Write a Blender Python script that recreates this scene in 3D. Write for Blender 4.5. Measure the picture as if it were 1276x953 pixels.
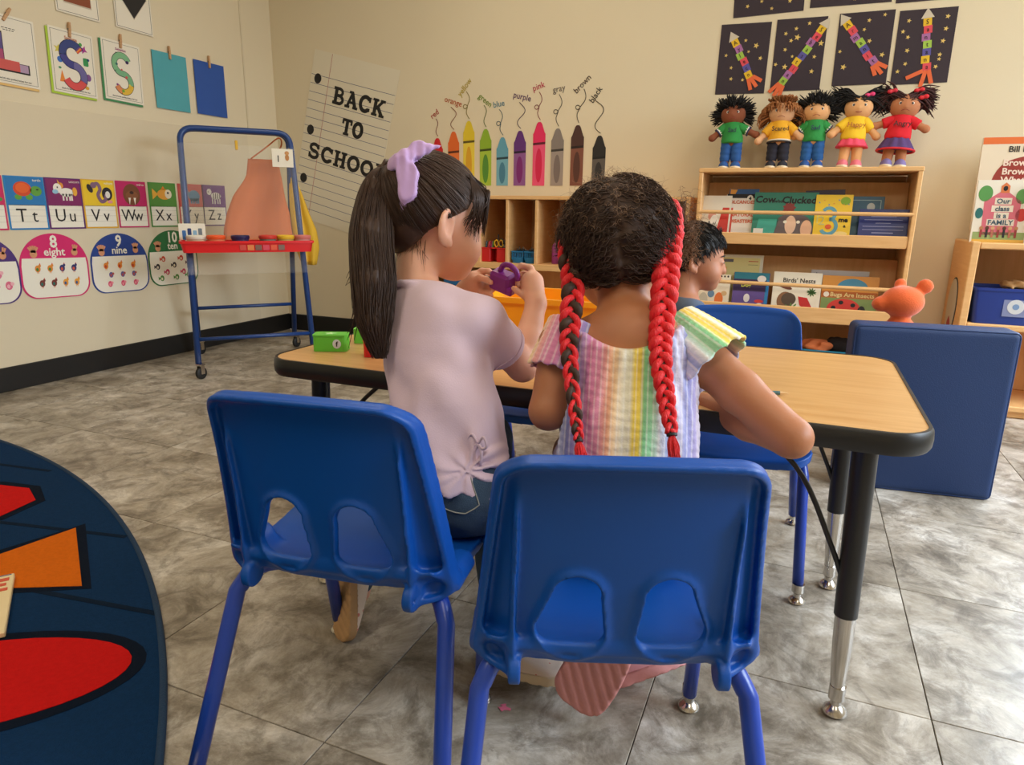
import bpy, bmesh, math, random
import numpy as np
from mathutils import Vector, Matrix

for _o in list(bpy.data.objects):
    bpy.data.objects.remove(_o, do_unlink=True)
SC = bpy.context.scene
COL = SC.collection
PI = math.pi
R = math.radians

# ------------------------------------------------------------------ camera
CAM_LOC = np.array([0.0, 0.0, 0.836])
CAM_F = 853.5                      # focal length in pixels of the 1276 x 953 frame
_p, _y, _r = R(14.19), R(22.56), R(0.858)
FW = np.array([-math.sin(_y)*math.cos(_p), math.cos(_y)*math.cos(_p), -math.sin(_p)])
_rt0 = np.array([math.cos(_y), math.sin(_y), 0.0])
_up0 = np.cross(_rt0, FW)
RT = _rt0*math.cos(_r) + _up0*math.sin(_r)
UP = _up0*math.cos(_r) - _rt0*math.sin(_r)
cam_data = bpy.data.cameras.new('camera')
cam_data.sensor_fit = 'HORIZONTAL'
cam_data.sensor_width = 36.0
cam_data.lens = CAM_F*36.0/1276.0
cam_data.clip_start = 0.02
cam = bpy.data.objects.new('camera', cam_data)
COL.objects.link(cam)
cam.matrix_world = Matrix(((RT[0], UP[0], -FW[0], CAM_LOC[0]), (RT[1], UP[1], -FW[1], CAM_LOC[1]),
                           (RT[2], UP[2], -FW[2], CAM_LOC[2]), (0, 0, 0, 1)))
SC.camera = cam

# ------------------------------------------------------------------ world (overcast daylight seen through the windows)
world = bpy.data.worlds.new('world')
SC.world = world
world.use_nodes = True
world.node_tree.nodes['Background'].inputs['Color'].default_value = (0.93, 0.97, 1.0, 1)
world.node_tree.nodes["Background"].inputs["Strength"].default_value = 2.0
SC.view_settings.view_transform = 'Standard'
SC.view_settings.look = 'None'
SC.view_settings.gamma = 1.0
SC.view_settings.use_curve_mapping = False
SC.view_settings.exposure = 0.0
SC.cycles.use_denoising = True
SC.cycles.max_bounces = 8
SC.cycles.diffuse_bounces = 5
SC.cycles.caustics_reflective = False
SC.cycles.caustics_refractive = False
SC.cycles.sample_clamp_indirect = 6.0

# room extents
XL, XR, YB, YF, ZC = -3.27, 2.5, 3.79, -2.6, 2.75
WIN = [(0.55, 1.95), (2.1, 3.5)]       # window openings in the right wall (y ranges)
WZ0, WZ1 = 0.85, 2.25
ADDED_BWIN = (1.32, 2.38)                    # added opening in the back wall, right of the low shelf, to light the floor

def area_light(name, loc, rot, sx, sy, energy, col, portal=False):
    l = bpy.data.lights.new(name, 'AREA')
    l.shape = 'RECTANGLE'; l.size = sx; l.size_y = sy; l.energy = energy; l.color = col
    if portal: l.cycles.is_portal = True
    o = bpy.data.objects.new(name, l); COL.objects.link(o)
    o.location = loc; o.rotation_euler = rot
    return o
for _a, _b in WIN:
    _l = area_light('window_daylight', (XR + 0.62, (_a+_b)/2, 2.05), (0, R(48), 0), 1.5, _b-_a, 60.0, (0.74, 0.87, 1.0)); _l.data.spread = R(105)
_l = area_light('window_daylight', ((ADDED_BWIN[0]+ADDED_BWIN[1])/2, YB+0.62, 2.05), (R(-58), 0, 0), ADDED_BWIN[1]-ADDED_BWIN[0], 1.5, 70.0, (0.72, 0.86, 1.0)); _l.data.spread = R(115)  # lamp for the added back window, gives the right floor its sheen
LAMPS = [(-1.35, 2.35), (0.75, 2.35), (-1.35, -0.6), (0.75, -0.6)]
for _x, _yy in LAMPS:
    area_light('ceiling_lamp_light', (_x, _yy, ZC - 0.05), (0, 0, 0), 0.56, 1.16, 12.5 if _yy > 0 else 19.0, (1.0, 0.87, 0.67))

# ------------------------------------------------------------------ helpers
def at(px, py, d):
    """world point seen at pixel (px, py) of the photograph at depth d metres along the view axis"""
    return CAM_LOC + (FW*CAM_F + RT*(px-638.0) - UP*(py-476.5))/CAM_F*d

def lin(c):
    out = []
    for v in c[:3]:
        v = v/255.0
        out.append(v/12.92 if v <= 0.04045 else ((v+0.055)/1.055)**2.4)
    return tuple(out) + (1.0,)

MATS = {}
def mat(name, rgb=(200, 200, 200), rough=0.6, metal=0.0, bump=0.0, bscale=40.0, var=0.0, vscale=8.0,
        spec=0.5, sss=0.0, trans=0.0, alpha=1.0, coat=0.0, sheen=0.0, stretch=None):
    if name in MATS: return MATS[name]
    m = bpy.data.materials.new(name); m.use_nodes = True
    nt = m.node_tree; N = nt.nodes; L = nt.links
    b = N['Principled BSDF']
    c = lin(rgb)
    b.inputs['Base Color'].default_value = c
    b.inputs['Roughness'].default_value = rough
    b.inputs['Metallic'].default_value = metal
    b.inputs['Specular IOR Level'].default_value = spec
    if sss:
        b.inputs['Subsurface Weight'].default_value = sss
        b.inputs['Subsurface Radius'].default_value = (0.012, 0.005, 0.003)
        b.inputs['Subsurface Scale'].default_value = 0.5
    if trans: b.inputs['Transmission Weight'].default_value = trans
    if alpha < 1: b.inputs['Alpha'].default_value = alpha
    if coat: b.inputs['Coat Weight'].default_value = coat
    if sheen:
        b.inputs['Sheen Weight'].default_value = sheen
        b.inputs['Sheen Roughness'].default_value = 0.5
    if bump or var:
        tc = N.new('ShaderNodeTexCoord')
        src = tc.outputs['Object']
        if stretch:
            mp = N.new('ShaderNodeMapping'); mp.inputs['Scale'].default_value = stretch
            L.new(src, mp.inputs['Vector']); src = mp.outputs['Vector']
    if var:
        n = N.new('ShaderNodeTexNoise'); n.inputs['Scale'].default_value = vscale; n.inputs['Detail'].default_value = 5
        L.new(src, n.inputs['Vector'])
        mx = N.new('ShaderNodeMix'); mx.data_type = 'RGBA'
        mx.inputs['A'].default_value = tuple(min(1, v*(1-var)) for v in c[:3]) + (1,)
        mx.inputs['B'].default_value = tuple(min(1, v*(1+var)) for v in c[:3]) + (1,)
        L.new(n.outputs['Fac'], mx.inputs['Factor']); L.new(mx.outputs['Result'], b.inputs['Base Color'])
    if bump:
        n2 = N.new('ShaderNodeTexNoise'); n2.inputs['Scale'].default_value = bscale; n2.inputs['Detail'].default_value = 4
        L.new(src, n2.inputs['Vector'])
        bp = N.new('ShaderNodeBump'); bp.inputs['Strength'].default_value = bump; bp.inputs['Distance'].default_value = 0.003
        L.new(n2.outputs['Fac'], bp.inputs['Height']); L.new(bp.outputs['Normal'], b.inputs['Normal'])
    MATS[name] = m
    return m

def col(rgb, rough=0.6):
    return mat('paint_%d_%d_%d' % tuple(int(v) for v in rgb[:3]), rgb, rough)

def wood(name, a, b, scale=6.0, stretch=(1, 1, 9), rough=0.45):
    if name in MATS: return MATS[name]
    m = mat(name, a, rough)
    nt = m.node_tree; N = nt.nodes; L = nt.links
    tc = N.new('ShaderNodeTexCoord'); mp = N.new('ShaderNodeMapping'); mp.inputs['Scale'].default_value = stretch
    L.new(tc.outputs['Object'], mp.inputs['Vector'])
    n = N.new('ShaderNodeTexNoise'); n.inputs['Scale'].default_value = scale; n.inputs['Detail'].default_value = 6; n.inputs['Distortion'].default_value = 0.6
    L.new(mp.outputs['Vector'], n.inputs['Vector'])
    r = N.new('ShaderNodeValToRGB'); r.color_ramp.elements[0].position = 0.3; r.color_ramp.elements[1].position = 0.7
    r.color_ramp.elements[0].color = lin(a); r.color_ramp.elements[1].color = lin(b)
    L.new(n.outputs['Fac'], r.inputs['Fac']); L.new(r.outputs['Color'], N['Principled BSDF'].inputs['Base Color'])
    return m

# ---- mesh building: (verts, faces) lists
class MB:
    def __init__(s): s.v = []; s.f = []
    def add(s, v, f):
        o = len(s.v); s.v += [tuple(map(float, p)) for p in v]; s.f += [tuple(i+o for i in q) for q in f]; return s
    def box(s, c, size, bev=0.003, rz=0.0, rot=None):
        hx, hy, hz = [max(1e-5, k/2) for k in size]
        b = min(bev, hx*0.98, hy*0.98, hz*0.98)
        vs = []; idx = {}
        for sx in (-1, 1):
            for sy in (-1, 1):
                for sz in (-1, 1):
                    for k in range(3):
                        p = [sx*hx, sy*hy, sz*hz]; sg = (sx, sy, sz)
                        for j in range(3):
                            if j != k: p[j] -= sg[j]*b
                        idx[(sx, sy, sz, k)] = len(vs); vs.append(p)
        fs = []
        for k in range(3):
            a, c2 = (k+1) % 3, (k+2) % 3
            for sg in (-1, 1):
                q = []
                for (u, w) in ((-1, -1), (1, -1), (1, 1), (-1, 1)):
                    t = [0, 0, 0]; t[k] = sg; t[a] = u; t[c2] = w; q.append(idx[(t[0], t[1], t[2], k)])
                fs.append(q if sg > 0 else q[::-1])
        for k in range(3):                       # edges running along axis k
            a, c2 = (k+1) % 3, (k+2) % 3
            for u in (-1, 1):
                for w in (-1, 1):
                    q = []
                    for (e, kk) in ((-1, a), (1, a), (1, c2), (-1, c2)):
                        t = [0, 0, 0]; t[k] = e; t[a] = u; t[c2] = w; q.append(idx[(t[0], t[1], t[2], kk)])
                    fs.append(q if u*w < 0 else q[::-1])
        for sx in (-1, 1):
            for sy in (-1, 1):
                for sz in (-1, 1):
                    q = [idx[(sx, sy, sz, k)] for k in range(3)]
                    fs.append(q if sx*sy*sz > 0 else q[::-1])
        M = rot if rot is not None else Matrix.Rotation(rz, 3, 'Z')
        s.add([tuple((M @ Vector(p)) + Vector(c)) for p in vs], fs); return s
    def tube(s, pts, r, n=10, closed=False, caps=True):
        P = [Vector(p) for p in pts]; m = len(P)
        rs = list(r) if hasattr(r, '__len__') else [r]*m
        T = []
        for i in range(m):
            a = P[(i-1) % m] if (closed or i > 0) else P[i]
            b = P[(i+1) % m] if (closed or i < m-1) else P[i]
            t = (b-a); T.append(t.normalized() if t.length > 1e-9 else Vector((0, 0, 1)))
        u = T[0].orthogonal().normalized()
        vs = []
        for i in range(m):
            if i: 
                u = u - T[i]*u.dot(T[i])
                u = u.normalized() if u.length > 1e-6 else T[i].orthogonal().normalized()
            w = T[i].cross(u)
            for k in range(n):
                an = 2*PI*k/n
                vs.append(P[i] + (u*math.cos(an) + w*math.sin(an))*rs[i])
        fs = []
        for i in range(m if closed else m-1):
            j = (i+1) % m
            for k in range(n):
                k2 = (k+1) % n
                fs.append((i*n+k, i*n+k2, j*n+k2, j*n+k))
        if not closed and caps:
            fs.append(tuple(range(n))[::-1]); fs.append(tuple((m-1)*n+k for k in range(n)))
        s.add(vs, fs); return s
    def lathe(s, prof, n=20, c=(0, 0, 0), rot=None):
        vs = []; fs = []
        for (r, z) in prof:
            for k in range(n):
                a = 2*PI*k/n; vs.append(Vector((max(r, 1e-4)*math.cos(a), max(r, 1e-4)*math.sin(a), z)))
        for i in range(len(prof)-1):
            for k in range(n):
                k2 = (k+1) % n; fs.append((i*n+k, i*n+k2, (i+1)*n+k2, (i+1)*n+k))
        fs.append(tuple(range(n))[::-1]); fs.append(tuple((len(prof)-1)*n+k for k in range(n)))
        if rot is not None: vs = [rot @ v for v in vs]
        s.add([v + Vector(c) for v in vs], fs); return s
    def prism(s, poly, y0, y1):
        """polygon in the local x-z plane (counter-clockwise seen from -y), from depth y0 (front, smaller) to y1"""
        n = len(poly)
        ar = sum(poly[i][0]*poly[(i+1) % n][1] - poly[(i+1) % n][0]*poly[i][1] for i in range(n))
        if ar < 0: poly = poly[::-1]
        vs = [(p[0], y0, p[1]) for p in poly] + [(p[0], y1, p[1]) for p in poly]
        fs = [tuple(range(n)), tuple(range(n, 2*n))[::-1]]
        for i in range(n):
            j = (i+1) % n; fs.append((i, i+n, j+n, j))
        s.add(vs, fs); return s
    def prism_z(s, poly, z0, z1):
        n = len(poly)
        ar = sum(poly[i][0]*poly[(i+1) % n][1] - poly[(i+1) % n][0]*poly[i][1] for i in range(n))
        if ar < 0: poly = poly[::-1]
        vs = [(p[0], p[1], z0) for p in poly] + [(p[0], p[1], z1) for p in poly]
        fs = [tuple(range(n))[::-1], tuple(range(n, 2*n))]
        for i in range(n):
            j = (i+1) % n; fs.append((i, j, j+n, i+n))
        s.add(vs, fs); return s
    def xf(s, M):
        s.v = [tuple(M @ Vector(p)) for p in s.v]; return s
    def mesh(s, name, smooth=False):
        me = bpy.data.meshes.new(name); me.from_pydata(s.v, [], s.f); me.validate(); me.update()
        if smooth:
            me.polygons.foreach_set('use_smooth', [True]*len(me.polygons))
            if smooth != 'all':
                try: me.set_sharp_from_angle(angle=R(smooth if smooth is not True else 40))
                except Exception: pass
        return me
    def build(s, name, m, parent=None, smooth=False):
        return link(name, s.mesh(name, smooth), m, parent)

def link(name, me, m, parent=None):
    if m is not None and not me.materials: me.materials.append(m)
    o = bpy.data.objects.new(name, me); COL.objects.link(o)
    if parent is not None: o.parent = parent
    return o

def tag(o, label=None, cat=None, group=None, kind=None):
    if label: o['label'] = label
    if cat: o['category'] = cat
    if group: o['group'] = group
    if kind: o['kind'] = kind
    return o

def thing(name, label, cat, loc=(0, 0, 0), rot=(0, 0, 0), group=None):
    o = bpy.data.objects.new(name, None); COL.objects.link(o)
    o.empty_display_size = 0.05
    o.location = loc; o.rotation_euler = rot if hasattr(rot, '__len__') else (0, 0, rot)
    return tag(o, label, cat, group)

def dup(o, parent=None):
    c = o.copy(); COL.objects.link(c)
    if parent is not None: c.parent = parent
    for ch in list(o.children): dup(ch, c)
    return c

def catmull(pts, n=8, closed=False):
    P = [np.array(p, float) for p in pts]; m = len(P); out = []
    rng = range(m) if closed else range(m-1)
    for i in rng:
        p0 = P[(i-1) % m] if (closed or i > 0) else 2*P[0]-P[1]
        p1 = P[i]; p2 = P[(i+1) % m]
        p3 = P[(i+2) % m] if (closed or i < m-2) else 2*P[-1]-P[-2]
        for k in range(n):
            t = k/n
            out.append(0.5*((2*p1) + (p2-p0)*t + (2*p0-5*p1+4*p2-p3)*t*t + (3*p1-p0-3*p2+p3)*t**3))
    if not closed: out.append(P[-1])
    return [tuple(p) for p in out]

def ell(cx, cz, rx, rz, n=24, a0=0, a1=2*PI, tilt=0.0):
    full = abs(a1-a0-2*PI) < 1e-6
    out = []
    for k in range(n if full else n+1):
        a = a0+(a1-a0)*k/n; x = rx*math.cos(a); z = rz*math.sin(a)
        out.append((cx + x*math.cos(tilt)-z*math.sin(tilt), cz + x*math.sin(tilt)+z*math.cos(tilt)))
    return out

def rrect(x0, z0, x1, z1, r, n=5):
    out = []
    for cx, cz, a in ((x1-r, z0+r, -PI/2), (x1-r, z1-r, 0), (x0+r, z1-r, PI/2), (x0+r, z0+r, PI)):
        for k in range(n+1):
            t = a+PI/2*k/n; out.append((cx+r*math.cos(t), cz+r*math.sin(t)))
    return out

def rect(x0, z0, x1, z1): return [(x0, z0), (x1, z0), (x1, z1), (x0, z1)]

def star(cx, cz, r, rot=0.0, n=5, inner=0.42):
    return [(cx + (r if k % 2 == 0 else r*inner)*math.sin(rot+PI*k/n), cz + (r if k % 2 == 0 else r*inner)*math.cos(rot+PI*k/n)) for k in range(2*n)]

def ribbon(pts, w):
    """outline of a thick polyline (2-D)"""
    P = [np.array(p, float) for p in pts]; m = len(P); a = []; b = []
    for i in range(m):
        t = P[min(i+1, m-1)]-P[max(i-1, 0)]; L_ = np.hypot(*t)+1e-9; nrm = np.array([-t[1], t[0]])/L_
        ww = w[i] if hasattr(w, '__len__') else w
        a.append(tuple(P[i]+nrm*ww/2)); b.append(tuple(P[i]-nrm*ww/2))
    return a, b
def add_ribbon(mb, pts, w, y0, y1):
    a, b = ribbon(pts, w); n = len(a)
    vs = [(p[0], y0, p[1]) for p in a] + [(p[0], y0, p[1]) for p in b] + [(p[0], y1, p[1]) for p in a] + [(p[0], y1, p[1]) for p in b]
    fs = []
    for i in range(n-1):
        fs += [(i, n+i, n+i+1, i+1), (2*n+i, 2*n+i+1, 3*n+i+1, 3*n+i), (i, i+1, 2*n+i+1, 2*n+i), (n+i, 3*n+i, 3*n+i+1, n+i+1)]
    fs += [(0, 2*n, 3*n, n), (n-1, 2*n-1, 4*n-1, 3*n-1)]
    mb.add(vs, fs); return mb

_txt = {}
def text_mb(s, size=0.05, ext=0.0006, bold=0.0, align='CENTER', sx=1.0, shear=0.0):
    """lettering as a solid mesh lying in the local x-z plane, facing -y, base line at z = 0"""
    cu = bpy.data.curves.new('lettering', 'FONT'); cu.body = s; cu.size = size; cu.extrude = ext
    cu.offset = bold; cu.align_x = align; cu.resolution_u = 2; cu.shear = shear
    o = bpy.data.objects.new('lettering_source', cu)
    me = bpy.data.meshes.new_from_object(o)
    mb = MB(); mb.v = [(v.co.x*sx, -v.co.z, v.co.y) for v in me.vertices]; mb.f = [tuple(p.vertices) for p in me.polygons]
    bpy.data.objects.remove(o); bpy.data.curves.remove(cu); bpy.data.meshes.remove(me)
    return mb

def flat(parent, name, poly, m, y, th=0.0008):
    return MB().prism(poly, -y-th, -y).build(name, m, parent)
def letters(parent, s, size, x, z, y, m, bold=0.0, sx=1.0, rot=0.0, name='lettering', align='CENTER', shear=0.0):
    mb = text_mb(s, size, 0.0004, bold, align, sx, shear)
    mb.xf(Matrix.Translation((x, -y-0.0004, z)) @ Matrix.Rotation(-rot, 4, 'Y'))
    return mb.build(name, m, parent)

# ---- signed-distance modelling, meshed with surface nets (one continuous skin)
def sdf_mesh(f, lo, hi, h, name='skin', B=8, relax=0):
    lo = np.array(lo, float); hi = np.array(hi, float)
    nb = np.ceil((hi-lo)/(h*B)).astype(int); n = nb*B
    ci = np.stack(np.meshgrid(*[np.arange(k) for k in nb], indexing='ij'), -1).reshape(-1, 3)
    cc = lo + (ci*B + B/2)*h
    cv = f(cc)
    act = np.abs(cv) < B*h*1.25
    V = np.repeat(np.repeat(np.repeat(np.where(cv < 0, -1.0, 1.0).reshape(nb).astype(np.float32), B, 0), B, 1), B, 2)
    loc = np.stack(np.meshgrid(*[np.arange(B)]*3, indexing='ij'), -1).reshape(-1, 3)
    ai = ci[act]
    CH = 4000
    for s in range(0, len(ai), CH):
        g = (ai[s:s+CH, None, :]*B + loc[None]).reshape(-1, 3)
        V[g[:, 0], g[:, 1], g[:, 2]] = f(lo + g*h)
    ins = V < 0
    c = [ins[i:n[0]-1+i, j:n[1]-1+j, k:n[2]-1+k] for i in (0, 1) for j in (0, 1) for k in (0, 1)]
    sm = np.zeros(c[0].shape, np.int8)
    for q in c: sm += q
    mix = (sm > 0) & (sm < 8)
    cells = np.argwhere(mix)
    ident = -np.ones(mix.shape, np.int64); ident[mix] = np.arange(len(cells))
    cor = np.array([(i, j, k) for i in (0, 1) for j in (0, 1) for k in (0, 1)])
    vals = np.stack([V[cells[:, 0]+a, cells[:, 1]+b, cells[:, 2]+d] for a, b, d in cor], 1)
    acc = np.zeros((len(cells), 3)); cnt = np.zeros(len(cells))
    for a in range(8):
        for b in range(a+1, 8):
            if np.abs(cor[a]-cor[b]).sum() != 1: continue
            va, vb = vals[:, a], vals[:, b]; s = (va < 0) != (vb < 0)
            t = np.where(s, va/np.where(s, va-vb, 1), 0)
            acc += np.where(s[:, None], cor[a] + t[:, None]*(cor[b]-cor[a]), 0); cnt += s
    verts = lo + (cells + acc/cnt[:, None])*h
    faces = []
    for ax in range(3):
        sl0 = [slice(None)]*3; sl1 = [slice(None)]*3
        sl0[ax] = slice(0, n[ax]-1); sl1[ax] = slice(1, n[ax])
        a = ins[tuple(sl0)]; b = ins[tuple(sl1)]
        e = np.argwhere(a != b)
        o1, o2 = [(1, 2), (2, 0), (0, 1)][ax]
        e = e[(e[:, o1] > 0) & (e[:, o2] > 0) & (e[:, o1] < n[o1]-1) & (e[:, o2] < n[o2]-1)]
        flip = ~a[e[:, 0], e[:, 1], e[:, 2]]
        q = []
        for d1, d2 in ((-1, -1), (0, -1), (0, 0), (-1, 0)):
            t = e.copy(); t[:, o1] += d1; t[:, o2] += d2; q.append(ident[t[:, 0], t[:, 1], t[:, 2]])
        q = np.stack(q, 1); q[flip] = q[flip][:, ::-1]
        faces.append(q)
    faces = np.concatenate(faces); faces = faces[(faces >= 0).all(1)]
    for _ in range(relax):
        e = np.concatenate([faces[:, [0, 1]], faces[:, [1, 2]], faces[:, [2, 3]], faces[:, [3, 0]]]); nv_ = len(verts)
        cnt_ = np.bincount(e[:, 0], minlength=nv_)+np.bincount(e[:, 1], minlength=nv_)
        avg = np.stack([np.bincount(e[:, 0], verts[e[:, 1], k], nv_)+np.bincount(e[:, 1], verts[e[:, 0], k], nv_) for k in range(3)], 1)/np.maximum(cnt_, 1)[:, None]
        verts = verts*0.45+avg*0.55
    me = bpy.data.meshes.new(name)
    me.vertices.add(len(verts)); me.vertices.foreach_set('co', verts.astype(np.float32).ravel())
    me.loops.add(faces.size); me.loops.foreach_set('vertex_index', faces.astype(np.int32).ravel())
    me.polygons.add(len(faces)); me.polygons.foreach_set('loop_start', np.arange(0, faces.size, 4, dtype=np.int32))
    me.polygons.foreach_set('use_smooth', np.ones(len(faces), bool))
    me.update(calc_edges=True); me.validate()
    return me

def smin(a, b, k):
    if k <= 0: return np.minimum(a, b)
    h = np.clip(0.5+0.5*(b-a)/k, 0, 1); return b+(a-b)*h - k*h*(1-h)
def smax(a, b, k): return -smin(-a, -b, k)
def cone(P, a, b, r1, r2):
    a = np.asarray(a, float); b = np.asarray(b, float); ba = b-a; pa = P-a
    t = np.clip((pa@ba)/(ba@ba+1e-12), 0, 1)
    d = np.linalg.norm(pa - t[:, None]*ba, axis=1)
    return d - (r1+(r2-r1)*t)
def chain(P, pts, rs, k=0.01):
    d = None
    for i in range(len(pts)-1):
        c = cone(P, pts[i], pts[i+1], rs[i], rs[i+1])
        d = c if d is None else smin(d, c, k)
    return d
def elli(P, c, r, M=None):
    q = P-np.asarray(c, float)
    if M is not None: q = q@np.asarray(M)          # columns of M are the local axes
    r = np.asarray(r, float)
    k0 = np.linalg.norm(q/r, axis=1); k1 = np.linalg.norm(q/(r*r), axis=1)
    return k0*(k0-1.0)/np.maximum(k1, 1e-9)
def rboxs(P, c, hs, r, M=None):
    q = P-np.asarray(c, float)
    if M is not None: q = q@np.asarray(M)
    q = np.abs(q)-(np.asarray(hs, float)-r)
    return np.linalg.norm(np.maximum(q, 0), axis=1) + np.minimum(q.max(1), 0) - r
def frame(fwd, up=(0, 0, 1)):
    """columns: right, forward, up"""
    f = np.asarray(fwd, float); f = f/np.linalg.norm(f)
    r = np.cross(f, up); r /= np.linalg.norm(r); u = np.cross(r, f)
    return np.stack([r, f, u], 1)
# ================================================================== THE SETTING
def wall_material(name, rgb):
    return mat(name, rgb, 0.75, bump=0.12, bscale=220, var=0.03, vscale=1.5, spec=0.3)
M_WALL = wall_material('wall_paint_cream', (226, 214, 186))
M_PANEL = wall_material('wall_panel_cream', (220, 208, 181))
M_CEIL = mat('ceiling_white', (236, 232, 222), 0.9, bump=0.3, bscale=90)
M_BASE = mat('baseboard_black_vinyl', (22, 21, 20), 0.45)

def slab(name, c, size, m, parent=None, bev=0.001):
    o = MB().box(c, size, bev).build(name, m, parent)
    if parent is None: tag(o, kind='structure')
    return o
T = 0.12
W_left = slab('wall_left', (XL-T/2, (YB+YF)/2, ZC/2), (T, YB-YF+2*T, ZC), M_WALL)
mbb = MB()
mbb.box(((XL+ADDED_BWIN[0])/2, YB+T/2, ZC/2), (ADDED_BWIN[0]-XL, T, ZC), 0.0005).box(((ADDED_BWIN[1]+XR)/2, YB+T/2, ZC/2), (XR-ADDED_BWIN[1], T, ZC), 0.0005)
mbb.box(((ADDED_BWIN[0]+ADDED_BWIN[1])/2, YB+T/2, WZ0/2), (ADDED_BWIN[1]-ADDED_BWIN[0], T, WZ0), 0.0005).box(((ADDED_BWIN[0]+ADDED_BWIN[1])/2, YB+T/2, (WZ1+ZC)/2), (ADDED_BWIN[1]-ADDED_BWIN[0], T, ZC-WZ1), 0.0005)
tag(mbb.build('wall_back', M_WALL), kind='structure')
slab('wall_front', ((XL+XR)/2, YF-T/2, ZC/2), (XR-XL, T, ZC), M_WALL)
slab('ceiling', ((XL+XR)/2, (YB+YF)/2, ZC+T/2), (XR-XL+2*T, YB-YF+2*T, T), M_CEIL)
# right wall with two window openings
mbw = MB()
edges = [YF-T, WIN[0][0], WIN[0][1], WIN[1][0], WIN[1][1], YB+T]
mbw.box((XR+T/2, (YF+YB)/2, WZ0/2), (T, YB-YF+2*T, WZ0), 0.001)
mbw.box((XR+T/2, (YF+YB)/2, (WZ1+ZC)/2), (T, YB-YF+2*T, ZC-WZ1), 0.001)
for a, b in ((edges[0], edges[1]), (edges[2], edges[3]), (edges[4], edges[5])):
    mbw.box((XR+T/2, (a+b)/2, (WZ0+WZ1)/2), (T, b-a, WZ1-WZ0), 0.001)
tag(mbw.build('wall_right', M_WALL), kind='structure')
M_FRAME = mat('window_frame_white', (225, 225, 220), 0.5)
for i, (a, b) in enumerate(WIN):
    mb = MB(); ym = (a+b)/2; zm = (WZ0+WZ1)/2
    for yy in (a+0.025, b-0.025): mb.box((0.06, yy-ym, 0), (0.06, 0.05, WZ1-WZ0), 0.004)
    for zz in (WZ0+0.025, WZ1-0.025): mb.box((0.06, 0, zz-zm), (0.06, b-a-0.1, 0.05), 0.004)
    mb.box((0.06, 0, 0), (0.04, b-a-0.1, 0.04), 0.004)
    o = mb.build('window_%d' % (i+1), M_FRAME); o.location = (XR, ym, zm); tag(o, kind='structure')
    s_ = MB().box((-0.03, 0, WZ0-zm-0.015), (0.14, b-a+0.08, 0.03), 0.005).build('window_sill', M_FRAME, o)
mb = MB(); xm = (ADDED_BWIN[0]+ADDED_BWIN[1])/2; bwid = ADDED_BWIN[1]-ADDED_BWIN[0]; zm = (WZ0+WZ1)/2
for xx in (-bwid/2+0.025, bwid/2-0.025): mb.box((xx, 0.06, 0), (0.05, 0.06, WZ1-WZ0), 0.004)
for zz in (WZ0+0.025, WZ1-0.025): mb.box((0, 0.06, zz-zm), (bwid-0.1, 0.06, 0.05), 0.004)
mb.box((0, 0.06, 0), (bwid-0.1, 0.04, 0.04), 0.004)
o = mb.build('window_3', M_FRAME); o.location = (xm, YB, zm); tag(o, kind='structure')  # unseen window, added to brighten the floor on the right
MB().box((0, -0.03, WZ0-zm-0.015), (bwid+0.08, 0.14, 0.03), 0.005).build('window_sill', M_FRAME, o)
# ceiling light fixtures (behind and above the view)
for k, (x, y) in enumerate(LAMPS):
    t = thing('ceiling_light', 'flat white ceiling light panel %s the classroom' % ['over the left half of', 'over the right half of', 'at the left rear of', 'at the right rear of'][k], 'light', (x, y, ZC), group='ceiling light panels')
    mb = MB()
    for sx in (-1, 1): mb.box((sx*0.3, 0, -0.02), (0.02, 1.22, 0.04), 0.003)
    for sy in (-1, 1): mb.box((0, sy*0.6, -0.02), (0.6, 0.02, 0.04), 0.003)
    mb.build('lamp_frame', M_FRAME, t)
    md = mat('lamp_diffuser', (250, 245, 235), 0.5)
    md.node_tree.nodes['Principled BSDF'].inputs['Emission Color'].default_value = (1, 0.93, 0.8, 1)
    md.node_tree.nodes['Principled BSDF'].inputs['Emission Strength'].default_value = 2.0
    MB().box((0, 0, -0.02), (0.58, 1.18, 0.01), 0.002).build('diffuser', md, t)

# ---- wall panels (wainscot sheets with a thin seam) and trims
slab('trim_1', (XL+0.002, 1.2, 0.68), (0.004, 4.63, 1.165), M_PANEL)
slab('trim_2', (XL+0.003, 3.53, 2.01), (0.006, 0.012, 1.47), M_PANEL)
slab('baseboard_left', (XL+0.006, (YB+YF)/2, 0.055), (0.012, YB-YF, 0.11), M_BASE, bev=0.004)
slab('baseboard_back', ((XL+XR)/2, YB-0.006, 0.055), (XR-XL-0.03, 0.012, 0.11), M_BASE, bev=0.004)

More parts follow.
